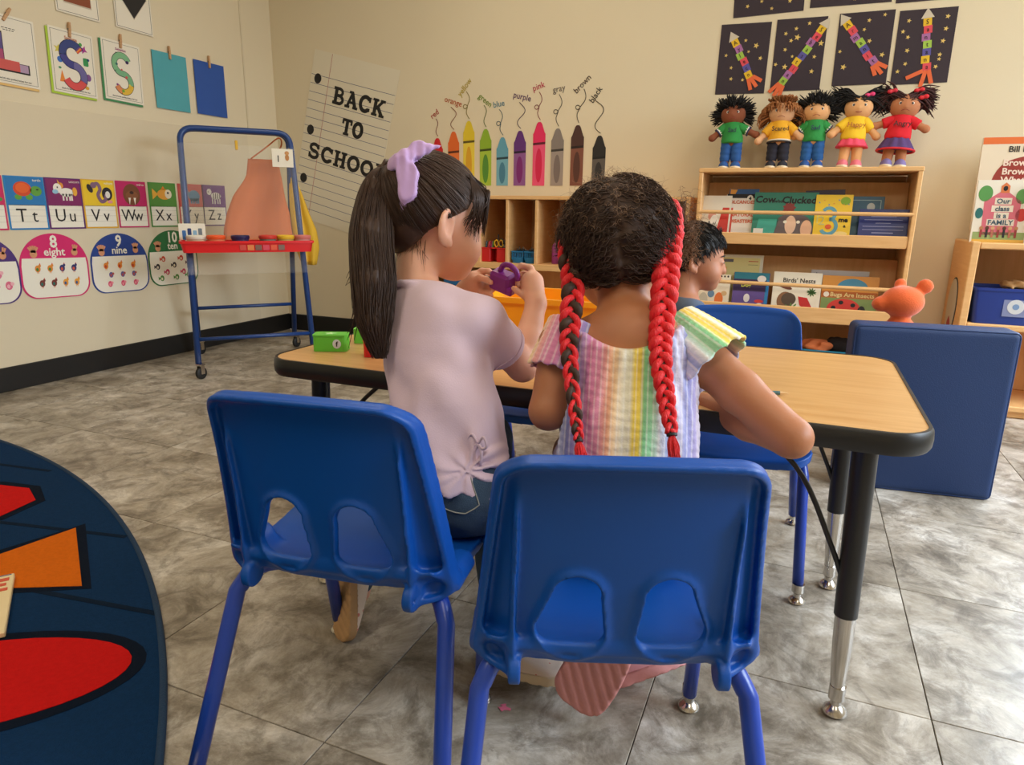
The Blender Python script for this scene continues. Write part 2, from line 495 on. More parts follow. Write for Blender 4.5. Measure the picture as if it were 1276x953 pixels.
# ---- tiled floor: 18 inch vinyl stone tiles with thin recessed joints
def floor_material():
    m = mat('floor_stone_vinyl', (150, 140, 125), 0.36, spec=0.5)
    nt = m.node_tree; N = nt.nodes; L = nt.links; b = N['Principled BSDF']
    geo = N.new('ShaderNodeNewGeometry'); info = N.new('ShaderNodeObjectInfo')
    off = N.new('ShaderNodeVectorMath'); off.operation = 'SCALE'; off.inputs['Scale'].default_value = 37.0
    cmb = N.new('ShaderNodeCombineXYZ')
    L.new(info.outputs['Random'], cmb.inputs['X']); L.new(info.outputs['Random'], cmb.inputs['Z'])
    L.new(cmb.outputs['Vector'], off.inputs[0])
    add = N.new('ShaderNodeVectorMath'); add.operation = 'ADD'
    L.new(geo.outputs['Position'], add.inputs[0]); L.new(off.outputs['Vector'], add.inputs[1])
    n1 = N.new('ShaderNodeTexNoise'); n1.inputs['Scale'].default_value = 5.2; n1.inputs['Detail'].default_value = 11; n1.inputs['Roughness'].default_value = 0.76; n1.inputs['Distortion'].default_value = 0.45
    L.new(add.outputs['Vector'], n1.inputs['Vector'])
    r = N.new('ShaderNodeValToRGB'); e = r.color_ramp.elements
    e[0].position = 0.33; e[0].color = lin((112, 102, 88)); e[1].position = 0.66; e[1].color = lin((206, 201, 192))
    k = e.new(0.46); k.color = lin((150, 141, 127)); k = e.new(0.55); k.color = lin((174, 166, 154))
    L.new(n1.outputs['Fac'], r.inputs['Fac'])
    n2 = N.new('ShaderNodeTexNoise'); n2.inputs['Scale'].default_value = 11; n2.inputs['Detail'].default_value = 9; n2.inputs['Distortion'].default_value = 0.7; n2.inputs['Roughness'].default_value = 0.72
    L.new(add.outputs['Vector'], n2.inputs['Vector'])
    r2 = N.new('ShaderNodeValToRGB'); e2 = r2.color_ramp.elements
    e2[0].position = 0.36; e2[0].color = (0.5, 0.48, 0.45, 1); e2[1].position = 0.5; e2[1].color = (1, 1, 1, 1)
    k = e2.new(0.475); k.color = (0.86, 0.85, 0.84, 1); k = e2.new(0.66); k.color = (1.16, 1.15, 1.13, 1)
    L.new(n2.outputs['Fac'], r2.inputs['Fac'])
    mx = N.new('ShaderNodeMix'); mx.data_type = 'RGBA'; mx.blend_type = 'MULTIPLY'; mx.inputs['Factor'].default_value = 1
    L.new(r.outputs['Color'], mx.inputs['A']); L.new(r2.outputs['Color'], mx.inputs['B'])
    L.new(mx.outputs['Result'], b.inputs['Base Color'])
    bp = N.new('ShaderNodeBump'); bp.inputs['Strength'].default_value = 0.25; bp.inputs['Distance'].default_value = 0.004
    L.new(n2.outputs['Fac'], bp.inputs['Height']); L.new(bp.outputs['Normal'], b.inputs['Normal'])
    return m
floor = slab('floor', ((XL+XR)/2, (YB+YF)/2, -0.053), (XR-XL, YB-YF, 0.1), mat('floor_joint', (70, 64, 57), 0.8))
TILE = 0.4572
M_FLOOR = floor_material()
tile_mesh = MB().box((0, 0, -0.004), (TILE-0.0018, TILE-0.0018, 0.008), 0.0008).mesh('floor_tile')
tile_mesh.materials.append(M_FLOOR)
TX, TY = 0.288, 0.743
def edge_tile(x0, x1, y0, y1):
    me = MB().box(((x0+x1)/2, (y0+y1)/2, -0.004), (x1-x0-0.003, y1-y0-0.003, 0.008), 0.0012).mesh('floor_tile')
    me.materials.append(M_FLOOR); o = bpy.data.objects.new('floor_tile', me); COL.objects.link(o); o.parent = floor
for i in range(-9, 6):
    for j in range(-8, 8):
        x0, y0 = TX+i*TILE, TY+j*TILE; x1, y1 = x0+TILE, y0+TILE
        if x1 <= XL+0.02 or x0 >= XR-0.02 or y1 <= YF+0.02 or y0 >= YB-0.02: continue
        if x0 < XL or x1 > XR or y0 < YF or y1 > YB:
            edge_tile(max(x0, XL), min(x1, XR), max(y0, YF), min(y1, YB)); continue
        o = bpy.data.objects.new('floor_tile', tile_mesh); COL.objects.link(o); o.parent = floor
        o.location = (x0+TILE/2, y0+TILE/2, 0)

# ---- round classroom rug with its printed shapes
M_RUG = mat('rug_pile_navy', (14, 48, 86), 0.95, bump=0.9, bscale=500, var=0.25, vscale=160, spec=0.1)
RC, RR = (-2.90, -1.495), 2.955
rug = thing('round_rug', 'large round navy blue rug with red and orange shapes on the tiled floor', 'rug', (RC[0], RC[1], 0))
def rug_disc(r, n=140):
    out = []
    for k in range(n):
        a = 2*PI*k/n; x = r*math.cos(a); y = r*math.sin(a)
        out.append((max(x, XL-RC[0]+0.03), max(y, YF-RC[1]+0.03)))
    return out
MB().prism_z(rug_disc(RR), 0.0005, 0.009).build('pile', M_RUG, rug)
bpts = [(RR-0.006)*np.array([math.cos(a), math.sin(a)]) for a in np.linspace(-0.1, 1.65, 90)]
MB().tube([(p[0], p[1], 0.006) for p in bpts], 0.007, 8).build('edge_binding', mat('rug_binding', (16, 50, 82), 0.9, bump=0.6, bscale=300), rug, 'all')
def rug_patch(name, pts, rgb, h=0.0105, smooth_=True):
    q = catmull([(p[0]-RC[0], p[1]-RC[1]) for p in pts], 8, True) if smooth_ else [(p[0]-RC[0], p[1]-RC[1]) for p in pts]
    return MB().prism_z([p[:2] for p in q], 0.008, h).build(name, mat('rug_%s_%d' % (name, rgb[0]), rgb, 0.95, bump=0.9, bscale=500, var=0.15, vscale=120, spec=0.1), rug)
def grow(pts, k):
    c = np.mean(np.array(pts), 0); out = []
    for p in pts:
        d = np.array(p)-c; out.append(tuple(c+d*(1+k/np.hypot(*d))))
    return out
S_red = [(-1.949, 1.153), (-2.05, 1.20), (-2.154, 1.18), (-2.40, 1.05), (-2.12, 0.93), (-1.928, 1.042)]
S_or = [(-1.681, 1.081), (-1.400, 0.894), (-1.554, 0.814), (-1.80, 0.70), (-1.86, 0.85), (-1.714, 0.90)]
for nm, pts, rgb in (('red_shape', S_red, (206, 26, 26)), ('orange_shape', S_or, (214, 106, 20))):
    rug_patch('shape_border', grow(pts, 0.028), (10, 22, 40), 0.0098, False)
    rug_patch(nm, pts, rgb, 0.0108, False)
ec = np.array((-1.30, 0.575)); ua = np.array((0.80, 0.60)); ub = np.array((-0.60, 0.80))
def ov(ra, rb): return [tuple(ec+ua*ra*math.cos(t)+ub*rb*math.sin(t)) for t in np.linspace(0, 2*PI, 40, endpoint=False)]
rug_patch('shape_border', ov(0.315, 0.155), (10, 22, 40), 0.0098, False)
rug_patch('red_oval', ov(0.29, 0.13), (200, 24, 24), 0.0108, False)
def rug_line(a, b, w=0.014):
    a = np.array(a); b = np.array(b); n = np.array([-(b-a)[1], (b-a)[0]]); n = n/np.hypot(*n)*w/2
    rug_patch('dark_line', [tuple(a+n), tuple(b+n), tuple(b-n), tuple(a-n)], (12, 30, 52), 0.0096, False)
rug_line((-2.6, 1.25), (-2.13, 1.318)); rug_line((-2.1, 0.98), (-1.52, 1.10)); rug_line((-1.62, 0.82), (-1.16, 0.885))
# ================================================================== FURNITURE IN FRONT
M_SHELL = mat('chair_plastic_blue', (8, 74, 160), 0.42, bump=0.05, bscale=600, var=0.06, vscale=5, spec=0.35)
M_TUBE = mat('chair_tube_blue', (30, 66, 168), 0.3, spec=0.5)
M_CHROME = mat('polished_steel', (200, 195, 188), 0.22, metal=1.0)
M_BLACK = mat('black_rubber_edge', (20, 20, 21), 0.42)
M_BLACKM = mat('black_enamel', (24, 24, 26), 0.35)

def rnd2(a, b, r):
    u = a+r; v = b+r
    return np.minimum(np.maximum(u, v), 0) + np.hypot(np.maximum(u, 0), np.maximum(v, 0)) - r
def chair_shell(P):
    x, y, z = P[:, 0], P[:, 1], P[:, 2]; ax = np.abs(x)
    # ---- back sheet: y = g(x, z), outline in (x, z)
    wing = np.clip((ax-0.112)/0.05, 0, 1); wing = wing*wing*(3-2*wing)
    g = -0.166 - 0.17*(z-0.335) - 0.6*np.clip(z-0.50, 0, 1)**2 + 0.016*(ax/0.15)**2 + 0.022*wing
    hw = 0.171 - 0.031*np.clip((z-0.325)/0.27, 0, 1.1)
    dx = (ax-hw)*0.99
    zt = 0.600 - 0.008*(ax/0.15)**2
    out = smax(rnd2(dx, z-zt, 0.036), rnd2(dx, 0.308-z, 0.030), 0.004)
    s = (y-g)/1.04
    mid = np.maximum(0.338-z, ax-0.118)              # the sheet rolls forward into the seat between the ribs
    back = smax(np.abs(s)-0.0036, out, 0.003)
    back = np.maximum(back, -np.maximum(z-0.330, ax-0.116))
    # flange turned backwards round the outline
    fl = smax(np.abs(out+0.0048)-0.0048, np.maximum(s-0.002, -s-0.020), 0.004)
    fl = np.maximum(fl, -np.maximum(z-0.345, ax-0.118))
    d = smin(back, fl, 0.008)
    # tear-drop holes with a raised bevelled lip
    q = np.stack([ax-0.0535, z], 1)
    a0 = np.array([0.003, 0.379]); b0 = np.array([-0.003, 0.426]); ba = b0-a0
    t = np.clip((q-a0)@ba/(ba@ba), 0, 1)
    hd = np.hypot(*(q-a0-t[:, None]*ba).T) - (0.0380-0.0120*t)
    lip = smax(np.maximum(hd-0.011, -hd), np.maximum(s-0.002, -s-0.0036-0.008*np.clip(1-hd/0.011, 0, 1)), 0.003)
    d = smin(d, lip, 0.003)
    d = smax(d, -np.maximum(hd, np.abs(s)-0.05), 0.004)
    # ribs ending in rounded screw tabs
    prof = np.clip((0.566-z)/0.05, 0, 1)*0.014 + 0.011*np.clip((0.46-z)/0.14, 0, 1)
    rx = 0.1225 - 0.004*np.clip((z-0.33)/0.2, 0, 1)
    rib = np.maximum(np.maximum(np.abs(ax-rx)-0.0030, z-0.565), np.maximum(-(s+prof), s-0.002))
    rib = np.maximum(rib, 0.326-z)
    tab_ = np.maximum(np.hypot(y+0.170, z-0.324)-0.019, np.abs(ax-0.1185)-0.0072)
    scr = np.maximum(np.hypot(y+0.176, z-0.322)-0.0045, 0.121-ax)
    tab_ = np.maximum(tab_, -scr)
    d = smin(d, rib, 0.003); d = smin(d, tab_, 0.005)
    # arched housing for the leg tube between rib and flange
    arch = np.abs(np.hypot(ax-0.1475, z-0.326)-0.0225)-0.0034
    arch = np.maximum(np.maximum(arch, 0.322-z), np.maximum(g-0.014-y, y-(g+0.06)))
    arch = np.maximum(arch, 0.120-ax)
    d = smin(d, arch, 0.008)
    # ---- seat pan
    sz = 0.327 + 0.012*(ax/0.165)**2 + 0.022*np.clip((-0.10-y)/0.065, 0, 1.1)**2 - 2.6*np.clip(y-0.135, 0, 1)**2 - 0.007*np.exp(-((y+0.02)/0.08)**2)
    so = rnd2(ax-(0.164+0.012*np.clip(y/0.15, -1, 1)), y-0.192, 0.05)
    so = smax(so, -0.172-y, 0.01)
    seat = smax(np.abs(z-sz)-0.0036, so, 0.003)
    sfl = np.maximum(np.maximum(np.abs(so+0.004)-0.004, z-sz-0.001), sz-0.017-z)
    sfl = np.maximum(sfl, -0.14-y)
    seat = smin(seat, sfl, 0.006)
    roll = np.maximum(np.abs(np.hypot(y+0.150, z-0.3535)-0.0185)-0.0036, np.maximum(np.maximum(y+0.15, z-0.3535), ax-0.118))
    d = smin(d, roll, 0.006)
    d = smin(d, seat, 0.014)
    return d
chair_me = sdf_mesh(chair_shell, (-0.192, -0.265, 0.29), (0.192, 0.212, 0.62), 0.0025, 'chair_shell', relax=3)
chair_me.materials.append(M_SHELL)

def leg_mesh(sx, front):
    if front: pts = [(sx*0.03, 0.055, 0.306), (sx*0.125, 0.065, 0.306), (sx*0.158, 0.085, 0.299), (sx*0.168, 0.105, 0.272), (sx*0.180, 0.168, 0.03)]
    else: pts = [(sx*0.03, -0.085, 0.306), (sx*0.108, -0.105, 0.309), (sx*0.142, -0.130, 0.305), (sx*0.160, -0.150, 0.279), (sx*0.184, -0.250, 0.03)]
    return MB().tube(catmull(pts[:4], 6)[:-1] + [pts[3], tuple((np.array(pts[3])+np.array(pts[4]))/2), pts[4]], 0.0120, 14).mesh('leg', 'all')
def glide_mb(p):
    x, y = p
    return MB().lathe([(0.0127, 0.045), (0.0130, 0.026), (0.0085, 0.022), (0.0085, 0.014), (0.017, 0.008), (0.0185, 0.003), (0.016, 0.0)], 16, (x, y, 0))
LEGS = []
for sx in (-1, 1):
    for fr in (True, False):
        me = leg_mesh(sx, fr); me.materials.append(M_TUBE)
        gm = glide_mb((sx*0.1805, 0.170) if fr else (sx*0.1845, -0.253)).mesh('leg_glide', 40); gm.materials.append(M_CHROME)
        LEGS.append((me, gm))
rail_me = MB().box((0, 0, 0), (0.05, 0.14, 0.008), 0.003).mesh('seat_rail'); rail_me.materials.append(M_TUBE)
def make_chair(label, loc, yaw, scale=1.0):
    t = thing('school_chair', label, 'chair', (loc[0], loc[1], 0), (0, 0, yaw), 'blue plastic school chairs')
    t.scale = (scale, scale, scale)
    s = link('seat_shell', chair_me, None, t)
    for me, gm in LEGS:
        l = link('leg', me, None, t); link('leg_glide', gm, None, l)
    r = link('seat_rail', rail_me, None, t); r.location = (0, -0.015, 0.309)
    return t
def yaw_of(fx, fy): return math.atan2(-fx, fy)
CH_R, CH_L = (-0.207, 0.838), (-0.580, 0.858)
make_chair('blue plastic chair with teardrop holes holding the girl with red braids', CH_R, yaw_of(-0.36, 0.933))
make_chair('blue plastic chair holding the girl in the lavender shirt', CH_L, yaw_of(-0.15, 0.989), 1.02)
make_chair('empty blue plastic chair at the far side of the table under its right end', (-0.12, 1.66), yaw_of(0.05, -1.0))
make_chair('empty blue plastic chair across the table behind the yellow bin', (-0.675, 1.745), yaw_of(-0.10, -1.0))

# ---- the activity table
tab = thing('activity_table', 'rectangular wood-grain activity table with black rubber edge and black legs', 'table', (-0.40, 1.375, 0))
TW, TD, TZ = 1.215, 0.61, 0.532
M_TOP = wood('table_laminate_maple', (198, 150, 92), (212, 168, 112), 5.0, (1.0, 14, 1), 0.32)
def rr_xy(w, d, r, n=8): return rrect(-w/2, -d/2, w/2, d/2, r, n)
MB().prism_z(rr_xy(TW-0.016, TD-0.016, 0.06), TZ-0.03, TZ).build('table_top', M_TOP, tab)
edge = []
ring = rr_xy(TW, TD, 0.068)
prof = [(-0.008, 0.0012), (-0.003, 0.0012), (0.0, -0.004), (0.001, -0.016), (0.0, -0.028), (-0.004, -0.034), (-0.010, -0.034)]
vs = []; fs = []; n = len(ring); q = len(prof)
for i in range(n):
    a = np.array(ring[(i-1) % n]); b = np.array(ring[(i+1) % n]); t_ = (b-a)/np.hypot(*(b-a)); nr = np.array([t_[1], -t_[0]])
    for (o_, z_) in prof: p = np.array(ring[i])+nr*o_; vs.append((p[0], p[1], TZ+z_))
for i in range(n):
    for k in range(q-1): fs.append((i*q+k, i*q+k+1, ((i+1) % n)*q+k+1, ((i+1) % n)*q+k))
    fs.append((i*q+q-1, i*q, ((i+1) % n)*q, ((i+1) % n)*q+q-1))
MB().add(vs, fs).build('rubber_edge', M_BLACK, tab, 40)
for sx in (-1, 1):
    for sy in (-1, 1):
        lx, ly = sx*(TW/2-0.085), sy*(TD/2-0.085)
        topz, fx, fy = TZ-0.035, lx+sx*0.012, ly+sy*0.004
        if sx < 0: fx, fy = lx-0.012, ly+sy*0.004
        p0 = np.array([lx, ly, topz]); p1 = np.array([fx, fy, 0.0])
        up_ = p0+(p1-p0)*0.62
        lo_ = p0+(p1-p0)*0.94
        l = MB().tube([p0, up_], [0.0195, 0.0185], 16).build('leg', M_BLACKM, tab, 40)
        MB().tube([up_+(p0-p1)*0.02, p0+(p1-p0)*0.74, lo_], [0.0165, 0.0155, 0.0105], 14).build('chrome_insert', M_CHROME, l, 40)
        MB().lathe([(0.0135, 0.055), (0.0135, 0.03), (0.009, 0.026), (0.009, 0.018), (0.018, 0.010), (0.020, 0.003), (0.017, 0.0)], 18, (fx, fy, 0)).build('foot_glide', M_CHROME, l, 40)
        MB().box((lx, ly, TZ-0.036), (0.07, 0.07, 0.006), 0.002).build('mounting_plate', M_BLACKM, tab)
        br = p0+(p1-p0)*0.50
        MB().tube(catmull([(lx-sx*0.16, ly, TZ-0.04), (lx-sx*0.085, ly, 0.42), br+np.array([-sx*0.035, 0, 0.06]), br+np.array([-sx*0.01, 0, 0])], 5), 0.0045, 8).build('brace', M_BLACKM, tab, 'all')
MB().box((0, 0, TZ-0.045), (TW-0.30, 0.03, 0.02), 0.003).build('under_rail', M_BLACKM, tab)

# ---- blue vinyl foam block standing behind the table
M_VINYL = mat('blue_vinyl_cover', (20, 50, 98), 0.55, bump=0.25, bscale=350, var=0.06, vscale=6)
fb = thing('foam_block', 'upright square blue vinyl foam block standing on the floor behind the table', 'foam block', (0.38, 2.365, 0), (0, 0, math.atan2(0.039, 0.336)))
def block(P):
    puff = 0.008*np.cos(np.clip(P[:, 0]/0.22, -1, 1)*PI/2)*np.cos(np.clip((P[:, 2]-0.26)/0.25, -1, 1)*PI/2)
    return rboxs(P, (0, 0, 0.258), (0.219, 0.055, 0.258), 0.016)-puff*(np.abs(P[:, 1]) > 0.03)
o = link('vinyl_cover', sdf_mesh(block, (-0.24, -0.11, -0.01), (0.24, 0.11, 0.54), 0.006, 'vinyl_cover'), M_VINYL, fb)
seam = mat('blue_vinyl_seam', (20, 48, 96), 0.6)
for yy in (-0.049, 0.049):
    MB().tube([(p[0], yy, p[1]) for p in rrect(-0.215, 0.004, 0.215, 0.512, 0.014, 3)], 0.003, 6, closed=True).build('piping', seam, fb, 'all')
# ================================================================== THE CHILDREN
rng = np.random.default_rng(7)
def skin_mat(name, rgb):
    return mat(name, rgb, 0.5, bump=0.04, bscale=180, var=0.06, vscale=14, spec=0.4, sss=0.25)
M_SKIN1 = skin_mat('skin_light', (226, 172, 146))
M_SKIN2 = skin_mat('skin_brown', (176, 116, 80))
M_SKIN3 = skin_mat('skin_tan', (182, 124, 94))
def hair_mat(name, rgb, rough=0.42):
    m = mat(name, rgb, rough, var=0.35, vscale=60, spec=0.3)
    return m
M_HAIR1 = hair_mat('hair_dark_brown', (64, 45, 35), 0.45)
M_HAIR2 = hair_mat('hair_brown_curly', (64, 46, 36), 0.6)
M_HAIR2b = hair_mat('hair_brown_frizz', (138, 108, 84), 0.6)  # paler than the cap: sunlit look of the frizz put into the colour
M_HAIR3 = hair_mat('hair_black', (24, 20, 19), 0.45)

def vec(*a): return np.array(a, float)
def noise3(P, s, seed=0):
    """cheap smooth pseudo-noise"""
    q = P*s; r = np.zeros(len(P)); g = np.random.default_rng(seed)
    for k in range(5):
        w = g.normal(size=3)*(1+0.45*k); r += np.sin(q@w + g.uniform(0, 6.28))/(1+0.45*k)
    return r/3.0
def head_sdf(P, C, M, s=1.0, ears=True, neck_to=None, neck_r=(0.036, 0.040)):
    q = ((P-C)@M)/s
    d = elli(q, (0, -0.010, 0.018), (0.071, 0.089, 0.078))
    d = smin(d, elli(q, (0, 0.030, -0.035), (0.056, 0.056, 0.064)), 0.03)
    d = smin(d, elli(q, (0, 0.060, -0.084), (0.024, 0.020, 0.017)), 0.03)
    for sx in (-1, 1): d = smin(d, elli(q, (sx*0.034, 0.050, -0.048), (0.026, 0.028, 0.028)), 0.022)
    for sx in (-1, 1): d = smax(d, -elli(q, (sx*0.030, 0.096, -0.006), (0.017, 0.012, 0.010)), 0.012)
    for sx in (-1, 1): d = smin(d, elli(q, (sx*0.029, 0.073, -0.008), (0.012, 0.012, 0.011)), 0.003)
    d = smin(d, cone(q, (0, 0.084, -0.012), (0, 0.094, -0.036), 0.007, 0.0095), 0.012)
    d = smin(d, elli(q, (0, 0.086, -0.057), (0.017, 0.006, 0.0045)), 0.004)
    d = smin(d, elli(q, (0, 0.084, -0.066), (0.015, 0.007, 0.005)), 0.004)
    if neck_to is not None:
        nb = ((np.asarray(neck_to)-C)@M)/s
        d = smin(d, cone(q, (0, -0.022, -0.045), nb, neck_r[0]/s, neck_r[1]/s), 0.022)
    if ears:
        for sx in (-1, 1):
            th = 0.28; A = np.array([[math.cos(0.45*sx), -math.sin(0.45*sx), 0], [math.sin(0.45*sx), math.cos(0.45*sx), 0], [0, 0, 1]])
            e = elli(q, (sx*0.0755, -0.012, -0.020), (0.0075, 0.019, 0.031), A)
            e = smax(e, -elli(q, (sx*0.082, -0.007, -0.014), (0.0090, 0.0125, 0.020), A), 0.003)
            e = smin(e, elli(q, (sx*0.074, -0.004, -0.044), (0.006, 0.008, 0.009)), 0.004)
            d = smin(d, e, 0.006)
    return d*s
def etorso(P, pts, rs, M, kf, k=0.03):
    """chain with an elliptical cross-section: depth axis (forward) squeezed by kf"""
    S = np.diag([1.0, kf, 1.0]); q = (P@M)@S
    return chain(q, [(np.asarray(p)@M)@S for p in pts], rs, k)/kf**0.5
def near(P, pts, m):
    a = np.min(np.asarray(pts), 0)-m; b = np.max(np.asarray(pts), 0)+m
    return np.flatnonzero(((P > a) & (P < b)).all(1))
def hand_fingers(P, d, fingers, r=0.0074, k=0.004):
    d = d.copy()
    for h in range(0, len(fingers), 5):                 # one hand at a time, only near that hand
        hf = fingers[h:h+5]; ix = near(P, [p for f in hf for p in f], 0.055)
        if not len(ix): continue
        Q = P[ix]; e = d[ix]
        for f in hf: e = smin(e, chain(Q, f, [r*(1.0-0.12*i) for i in range(len(f))], 0.003), k)
        d[ix] = e
    return d
def add_head(P, d, C, k, *a):
    ix = near(P, [C], 0.21)
    if len(ix):
        d = d.copy(); d[ix] = smin(d[ix], head_sdf(P[ix], C, *a), k)
    return d

def strands_mesh(curves, r, name, m, parent, kind='stuff', nsec=3):
    vs = []; fs = []; base = 0
    for c in curves:
        c = np.asarray(c, float); n = len(c)
        t = np.gradient(c, axis=0); t /= np.linalg.norm(t, axis=1)[:, None]+1e-9
        a = np.cross(t, (0.31, 0.77, 0.55)); a /= np.linalg.norm(a, axis=1)[:, None]+1e-9
        b = np.cross(t, a)
        taper = np.sin(np.linspace(0.25, 1.0, n)*PI*0.97)**0.5*r if not hasattr(r, '__len__') else np.asarray(r)
        ring = [c + (a*math.cos(2*PI*k/nsec)+b*math.sin(2*PI*k/nsec))*taper[:, None] for k in range(nsec)]
        vs.append(np.stack(ring, 1).reshape(-1, 3))
        i = np.arange(n-1)[:, None]*nsec + np.arange(nsec)[None]
        j = np.arange(n-1)[:, None]*nsec + (np.arange(nsec)[None]+1) % nsec
        fs.append(np.stack([i, j, j+nsec, i+nsec], -1).reshape(-1, 4)+base); base += n*nsec
    V = np.concatenate(vs); F = np.concatenate(fs)
    me = bpy.data.meshes.new(name)
    me.vertices.add(len(V)); me.vertices.foreach_set('co', V.astype(np.float32).ravel())
    me.loops.add(F.size); me.loops.foreach_set('vertex_index', F.astype(np.int32).ravel())
    me.polygons.add(len(F)); me.polygons.foreach_set('loop_start', np.arange(0, F.size, 4, dtype=np.int32))
    me.polygons.foreach_set('use_smooth', np.ones(len(F), bool))
    me.update(calc_edges=True)
    o = link(name, me, m, parent)
    if kind: o['kind'] = kind
    return o
def to_local(o, root):
    """meshes are modelled in world space; move the vertices into the root's frame"""
    loc = np.array(root.location); me = o.data
    a = np.empty(len(me.vertices)*3, np.float32); me.vertices.foreach_get('co', a)
    a = a.reshape(-1, 3)-loc.astype(np.float32); me.vertices.foreach_set('co', a.ravel()); me.update()
    return o
def proj_to(f, p, off=0.0, it=4):
    """move points onto the level set f = off"""
    p = np.array(p, float); e = 0.001
    for _ in range(it):
        v = f(p)-off
        g = np.stack([(f(p+np.eye(3)[k]*e)-f(p-np.eye(3)[k]*e))/(2*e) for k in range(3)], 1)
        g /= (np.linalg.norm(g, axis=1)[:, None]+1e-9)
        p = p-g*v[:, None]*0.9
    return p
def bez(pts, n):
    P = [np.asarray(p, float) for p in pts]
    return np.array([np.array(q) for q in catmull(P, n)])

# ---------------------------------------------------------------- the girl in the lavender shirt
g1 = thing('person', 'girl with a dark ponytail and lavender shirt holding a purple toy lock', 'person', (-0.61, 0.902, 0))
HC1 = at(539, 268, 1.16); HM1 = frame((0.54, 0.82, -0.16))
neck1 = at(520, 366, 1.135); shR = at(594, 399, 1.09); shL = at(500, 399, 1.19)
chest1 = at(545, 440, 1.125); waist1 = at(555, 520, 1.10); pel1 = at(563, 592, 1.09)
elR = at(651, 456, 1.185); wrR = at(668, 378, 1.225); elL = at(548, 462, 1.36); wrL = at(580, 364, 1.315)
TM1 = frame(np.cross((0, 0, 1), (shR-shL)*vec(1, 1, 0)))
palmR = at(663, 352, 1.245); palmL = at(591, 352, 1.30)
FR = [[at(666, 344, 1.245), at(661, 334, 1.255), at(650, 331, 1.262), at(642, 337, 1.262)],
      [at(669, 350, 1.25), at(662, 342, 1.268), at(652, 341, 1.275), at(644, 345, 1.272)],
      [at(669, 356, 1.25), at(661, 352, 1.274), at(652, 352, 1.280), at(645, 354, 1.274)],
      [at(667, 363, 1.25), at(659, 361, 1.272), at(651, 361, 1.276), at(646, 360, 1.270)],
      [at(661, 366, 1.235), at(653, 368, 1.232), at(645, 363, 1.232), at(640, 359, 1.234)]]
FL = [[at(592, 344, 1.30), at(600, 338, 1.295), at(609, 338, 1.285), at(616, 342, 1.278)],
      [at(594, 349, 1.31), at(603, 345, 1.31), at(612, 346, 1.30), at(618, 350, 1.29)],
      [at(594, 355, 1.31), at(603, 355, 1.30), at(611, 358, 1.285), at(615, 361, 1.272)],
      [at(592, 361, 1.30), at(601, 363, 1.29), at(609, 366, 1.275), at(612, 368, 1.265)],
      [at(590, 350, 1.285), at(598, 346, 1.268), at(606, 348, 1.260), at(612, 352, 1.256)]]
hipR = pel1+TM1[:, 0]*0.045; hipL = pel1-TM1[:, 0]*0.05
kneeR = vec(-0.555, 1.20, 0.385); kneeL = vec(-0.70, 1.17, 0.385)
ankR = vec(-0.425, 1.01, 0.075); ankL = vec(-0.775, 1.05, 0.095)
def torso1(P):
    d = etorso(P, [chest1+vec(0, 0, 0.045), chest1, waist1, pel1], [0.070, 0.082, 0.078, 0.088], TM1, 1.35)
    d = smin(d, chain(P, [shL, neck1-vec(0, 0, 0.028), shR], [0.034, 0.042, 0.034], 0.02), 0.03)
    return d
def armR1(P, o=0.0): return chain(P, [shR, elR], [0.033+o, 0.027+o])
def armL1(P, o=0.0): return chain(P, [shL, elL], [0.036+o, 0.030+o])
def body1(P):
    d = torso1(P)
    d = smin(d, armR1(P), 0.018)
    d = smin(d, chain(P, [elR, (elR*0.6+wrR*0.4), wrR], [0.0265, 0.0245, 0.0175]), 0.008)
    d = smin(d, armL1(P), 0.018)
    d = smin(d, chain(P, [elL, wrL], [0.029, 0.020]), 0.01)
    d = smin(d, chain(P, [wrR, palmR], [0.0175, 0.0215], 0.01), 0.01)
    d = smin(d, chain(P, [wrL, palmL], [0.019, 0.0225], 0.01), 0.01)
    d = hand_fingers(P, d, FR + FL)
    d = smin(d, chain(P, [hipR, kneeR, ankR, ankR-vec(0, 0, 0.03)], [0.055, 0.042, 0.026, 0.026], 0.02), 0.02)
    d = smin(d, chain(P, [hipL, kneeL, ankL, ankL-vec(0, 0, 0.03)], [0.055, 0.042, 0.026, 0.026], 0.02), 0.02)
    return add_head(P, d, HC1, 0.012, HM1, 1.0, True, neck1, (0.033, 0.036))
to_local(link('body', sdf_mesh(body1, (-0.84, 0.78, 0.03), (-0.32, 1.34, 0.95), 0.0032, 'body'), M_SKIN1, g1), g1)
# eyes and brows (the face is turned towards the toy)
eye_m = mat('eye_dark', (30, 20, 16), 0.2)
for nm, c in (('eye', (-0.029, 0.0795, -0.008)), ('eye', (0.029, 0.0795, -0.008))):
    e = MB().lathe([(0.0001, -0.006), (0.0055, -0.002), (0.0055, 0.002), (0.0001, 0.006)], 12).build(nm, eye_m, g1, 'all')
    e.location = Vector(HC1 + HM1@np.array(c)) - g1.location
